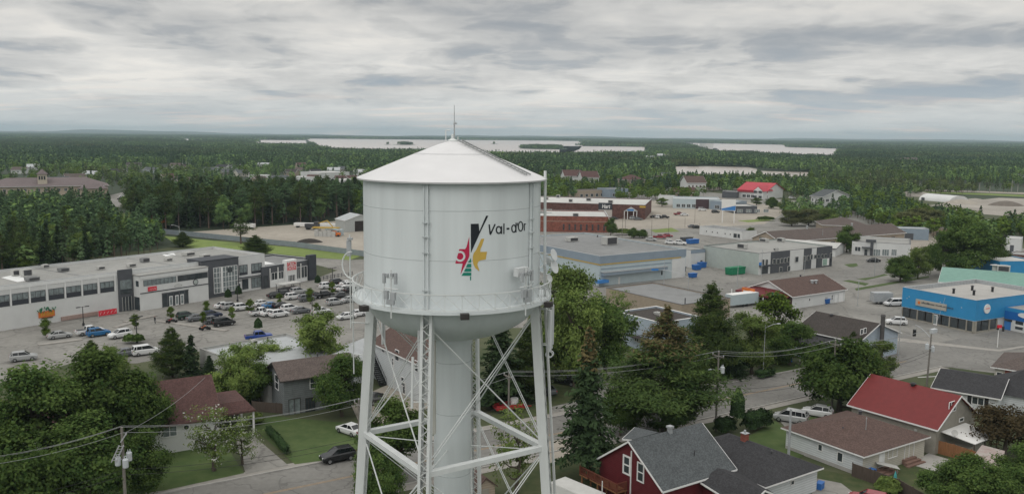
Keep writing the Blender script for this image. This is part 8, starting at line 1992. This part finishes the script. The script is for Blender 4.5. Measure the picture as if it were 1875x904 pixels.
LOWS = [lowtree('far_spruce', True, 1), lowtree('far_pine', True, 2), lowtree('far_birch', False, 3), lowtree('far_poplar', False, 4), lowtree('far_young', False, 5)]
def patch(name, size, n, share, seed, sz):
    g = np.random.default_rng(seed); V, T, M_ = [], [], []
    grp = [[], []]
    for k in range(n):
        x, y = (g.random(2) - .5) * size; c = 0 if g.random() < share else 1; h = g.uniform(9, 15) if c == 0 else g.uniform(8, 12.5)
        m_ = 13 if c == 0 else 15; t = g.random(m_)
        if c == 0: r = 2.6 * (1 - t) ** .8; z = h * (.25 + .75 * t); s_ = sz * (.7 + .6 * (1 - t))
        else: r = 2.9 * np.sqrt(np.clip(1 - (2*t - 1)**2, .08, 1)); z = h * (.35 + .65 * t); s_ = np.full(m_, sz * 1.05)
        a = g.random(m_) * 6.28; P = np.stack([x + r*np.cos(a), y + r*np.sin(a), z], 1)
        nn_ = unit(np.stack([np.cos(a), np.sin(a), np.full(m_, .8)], 1) + g.normal(size=(m_, 3)) * .35)
        V1, T1 = leaf_arrays(P, s_, .8, nn_, np.clip(g.random() * .7 + .15 + g.normal(size=m_) * .12, 0, 1)); grp[c].append((V1, T1, c))
    return bpy.data.objects.new(name, to_mesh(name, grp[0] + grp[1], [L_FAR, L_FARD]))
def scatter(name, pts, protos, label, cat):
    """ONE object: the wood as a mass; pts = (x,y,z,rot,sx,sz,index)"""
    A = np.array(pts, dtype=np.float32); n = len(A); me = bpy.data.meshes.new(name); me.vertices.add(n); me.vertices.foreach_set('co', A[:, :3].ravel().copy())
    for nm, ty, data in (('rot', 'FLOAT', A[:, 3]), ('sx', 'FLOAT', A[:, 4]), ('sz', 'FLOAT', A[:, 5]), ('idx', 'INT', A[:, 6].astype(np.int32))):
        at_ = me.attributes.new(nm, ty, 'POINT'); at_.data.foreach_set('value', np.ascontiguousarray(data))
    me.update(); o = bpy.data.objects.new(name, me); COL.objects.link(o)
    pc = bpy.data.collections.new(name + '_kinds')
    for i, p in enumerate(protos): p.name = '%03d_' % i + p.name; pc.objects.link(p)
    g = bpy.data.node_groups.new(name, 'GeometryNodeTree'); g.interface.new_socket('Geometry', in_out='INPUT', socket_type='NodeSocketGeometry'); g.interface.new_socket('Geometry', in_out='OUTPUT', socket_type='NodeSocketGeometry')
    gi, go = g.nodes.new('NodeGroupInput'), g.nodes.new('NodeGroupOutput'); ci = g.nodes.new('GeometryNodeCollectionInfo'); ci.inputs[0].default_value = pc
    ci.inputs['Separate Children'].default_value = True; ci.inputs['Reset Children'].default_value = True
    ip = g.nodes.new('GeometryNodeInstanceOnPoints'); ip.inputs['Pick Instance'].default_value = True
    def na(nm, ty): q = g.nodes.new('GeometryNodeInputNamedAttribute'); q.data_type = ty; q.inputs[0].default_value = nm; return q.outputs[0]
    rc_, sc_ = g.nodes.new('ShaderNodeCombineXYZ'), g.nodes.new('ShaderNodeCombineXYZ')
    g.links.new(na('rot', 'FLOAT'), rc_.inputs[2]); sx = na('sx', 'FLOAT'); g.links.new(sx, sc_.inputs[0]); g.links.new(sx, sc_.inputs[1]); g.links.new(na('sz', 'FLOAT'), sc_.inputs[2])
    g.links.new(gi.outputs[0], ip.inputs['Points']); g.links.new(ci.outputs[0], ip.inputs['Instance']); g.links.new(na('idx', 'INT'), ip.inputs['Instance Index'])
    g.links.new(rc_.outputs[0], ip.inputs['Rotation']); g.links.new(sc_.outputs[0], ip.inputs['Scale']); g.links.new(ip.outputs[0], go.inputs[0])
    md = o.modifiers.new('scatter', 'NODES'); md.node_group = g
    o['kind'] = 'stuff'; return tag(o, label, cat)

# tracts: (polygon on the ground, spacing m, conifer share, height range, label for single trees, group)
TRACTS = [
    (band([(-520, 640), (-300, 560), (0, 514), (200, 487), (300, 456), (290, 432), (225, 425), (205, 402), (190, 382), (-520, 388)]), 5.2, .88, (9, 13.5), 'dark pine in the dense wood behind the long white commercial block', 'pines in the wood behind the commercial block'),
    (band([(236, 384), (250, 424), (292, 430), (310, 421), (420, 418), (560, 408), (640, 397), (670, 396), (670, 381), (400, 376), (250, 374)]), 5.6, .85, (14, 19), 'tall bare-trunked pine in the row of pines behind the storage lot', 'pines in the row behind the storage lot'),
    (band([(1545, 388), (1590, 412), (1640, 430), (1700, 436), (1880, 444), (2000, 440), (2000, 424), (1880, 420), (1780, 412), (1700, 398), (1640, 380), (1560, 366)]), 4.6, .25, (7.5, 11), 'leafy tree in the belt between the white shops and the quarry yard', 'trees in the belt below the quarry yard'),
    (band([(1000, 384), (1000, 352), (1120, 350), (1120, 356), (1060, 362), (1010, 385)]), 6.5, .2, (8, 12), 'leafy tree behind the dark brick store', 'trees behind the brick store'),
    (band([(1440, 388), (1440, 406), (1530, 408), (1545, 396), (1530, 388)]), 5, .1, (6, 9), 'leafy tree beside the motel', 'trees beside the motel'),
    (band([(1195, 353), (1195, 336), (1330, 336), (1430, 339), (1560, 348), (1560, 360), (1480, 358), (1445, 349), (1345, 347), (1300, 350)]), 5.2, .45, (9, 13), 'leafy tree in the belt between the small lake and the far shops', 'trees along the small lake'),
    (band([(1000, 352), (1000, 338), (1195, 336), (1195, 350)]), 7, .2, (8, 12), 'leafy tree around the inns beyond the brick store', 'trees around the inns'),
    (band([(1130, 372), (1190, 368), (1290, 366), (1290, 358), (1130, 358)]), 7.5, .1, (7, 11), 'leafy tree among the pale shops at the far end of the dusty lot', 'trees among the far shops'),
]
cand = []
for poly, sp_t, share, hr, lab, grp in TRACTS:
    xs_, ys_ = [p[0] for p in poly], [p[1] for p in poly]
    y = min(ys_)
    while y < max(ys_):
        x = min(xs_)
        while x < max(xs_):
            px, py_ = x + random.uniform(-.45, .45) * sp_t, y + random.uniform(-.45, .45) * sp_t
            if inside(poly, px, py_) and all((px - bx) ** 2 + (py_ - by) ** 2 > r * r for bx, by, r in FOOT) and not any(inside(c, px, py_) for c in CLEAR[:2]) and abs(px) < .80 * py_ + 25:
                con = random.random() < share + .25 * nz(px, py_, .02)
                cand.append((math.hypot(px, py_), px, py_, con, random.uniform(*hr), lab, grp))
            x += sp_t
        y += sp_t
cand.sort(key=lambda c: c[0] / c[4] + (1e3 if abs(c[1]) > .62 * c[2] + 12 else 0))
N_SINGLE = 205
for d_, x, y, con, H, lab, grp in cand[:N_SINGLE]:
    k = random.choice(['woodpine', 'woodpine', 'woodpine2', 'woodspruce']) if con else random.choice(['poplar', 'ash', 'poplar'])
    l = lab if con == ('pine' in lab) or ('leafy' in lab and not con) else (lab.replace('dark pine', 'leafy tree').replace('tall bare-trunked pine', 'leafy tree') if not con else lab.replace('leafy tree', 'dark conifer'))
    tree(k, x, y, H * (1.0 if con else .8), l, random.uniform(.85, 1.2), None, grp if con or 'pines' not in grp else grp.replace('pines', 'leafy trees'))
pts = []
for d_, x, y, con, H, lab, grp in cand[N_SINGLE:]:
    i = random.choice((0, 1)) if con else 4 if ('inns' in lab or 'shops' in lab or 'brick' in lab) and random.random() < .7 else random.choice((2, 3, 3, 4)); s = H / LOWS[i][1] * (1 if con else .85)
    pts.append((x, y, -.1, random.random() * 6.28, s * random.uniform(.9, 1.35), s, i))
# the leafy town to the left and the near forest
y = 440.0
while y < 980:
    sp_t = 7.5; x = -.80 * y - 30
    while x < .80 * y + 30:
        px, py_ = x + random.uniform(-.48, .48) * sp_t, y + random.uniform(-.48, .48) * sp_t
        q = nz(px, py_, .011)
        dens = .42 + .5 * q if px < 60 else .9
        if random.random() < dens and free(px, py_) and not any(inside(t[0], px, py_) for t in TRACTS):
            con = random.random() < (.40 + .35 * nz(px, py_, .006 + .002) if px < 60 else .42)
            i = random.choice((0, 1)) if con else random.choice((2, 3, 3, 4)); s = random.uniform(.55, .95)
            pts.append((px, py_, -.1, random.random() * 6.28, s * random.uniform(.9, 1.4), s, i))
        x += sp_t
    y += sp_t
scatter('woods', pts, [l[0] for l in LOWS], 'mixed woods of pines and leafy trees filling the town and its edges', 'woods')
# the forest to the horizon
PK = [patch('grove_%d' % i, 44, 62, s, 40 + i, 1.5) for i, s in enumerate((.9, .75, .5, .25))] + [patch('grove_%d' % (4 + i), 110, 150, s, 50 + i, 2.6) for i, s in enumerate((.85, .6, .35))]
pts = []
y = 980.0
while y < 10500:
    near = y < 3200; sp_t = 36 if near else 88 + (y - 3200) * .012
    x = -.76 * y - 60
    while x < .76 * y + 60:
        px, py_ = x + random.uniform(-.3, .3) * sp_t, y + random.uniform(-.3, .3) * sp_t; m_ = 24 if near else 50
        ok = all(free(px + a, py_ + b) for a, b in ((0, 0), (m_, 0), (-m_, 0), (0, m_), (0, -m_)))
        if not ok:                                                   # shrink to fit beside water and lots
            if near and free(px, py_) and all(free(px + a, py_ + b) for a, b in ((9, 0), (-9, 0), (0, 9), (0, -9))):
                pts.append((px, py_, -.1, random.random() * 6.28, .38, random.uniform(.75, .95), random.choice((1, 2))))
        else:
            q = nz(px, py_, .0016) * .6 + nz(px, py_, .006) * .5 + random.uniform(-.25, .25)
            if near: i = 0 if q > .35 else 1 if q > .0 else 2 if q > -.4 else 3
            else: i = 4 if q > .15 else 5 if q > -.3 else 6
            pts.append((px, py_, -.1, random.random() * 6.28, 1.0 if near else sp_t / 88, random.uniform(.8, 1.12), i))
        x += sp_t
    y += sp_t * .92
for (ix, iy), wpx, dep in ISLANDS:                                   # wooded islands in the lake
    c = at(ix, iy, 0); sc_ = c.y / FPX; wx = wpx * sc_ / 2
    for k in range(int(max(3, wx * dep * 8 / 900))):
        t, r = random.random() * 6.28, math.sqrt(random.random()); sx = min(1.0, wx / 40)
        pts.append((c.x + math.cos(t) * r * (wx - 8), c.y + math.sin(t) * r * dep * 2.2, .2, random.random() * 6.28, .7 * sx, random.uniform(.75, 1.0), random.choice((0, 1, 2))))
    e = MB(); e.prism([(c.x + math.cos(t) * (wx + 8) * random.uniform(.9, 1.05), c.y + math.sin(t) * (dep * 2.2 + 12)) for t in np.linspace(0, 2 * PI, 21)[:-1]], .2, .9)
    struct(e.build('island', FOREST_FLOOR))
scatter('forest', pts, PK, 'dark boreal forest reaching to the horizon around the lakes', 'forest')
print('forest patches', len(pts), 'singles', N_SINGLE, 'cands', len(cand))
# ---------------------------------------------------------------- air: thin haze towards the horizon
def haze():
    b = MB().box(-14500, 14500, -290, 16500, -1.0, 120.0)
    o = b.build('haze', None); o['kind'] = 'stuff'
    M = bpy.data.materials.new('haze'); M.use_nodes = True; t = M.node_tree
    t.nodes.remove(t.nodes['Principled BSDF']); v = t.nodes.new('ShaderNodeVolumePrincipled')
    v.inputs['Color'].default_value = (0.66, 0.84, 0.93, 1); v.inputs['Density'].default_value = 0.00008; v.inputs['Anisotropy'].default_value = 0.0
    t.links.new(v.outputs[0], t.nodes['Material Output'].inputs['Volume'])
    o.data.materials.append(M)
    o['label'] = 'thin blue haze over the distance'
haze()
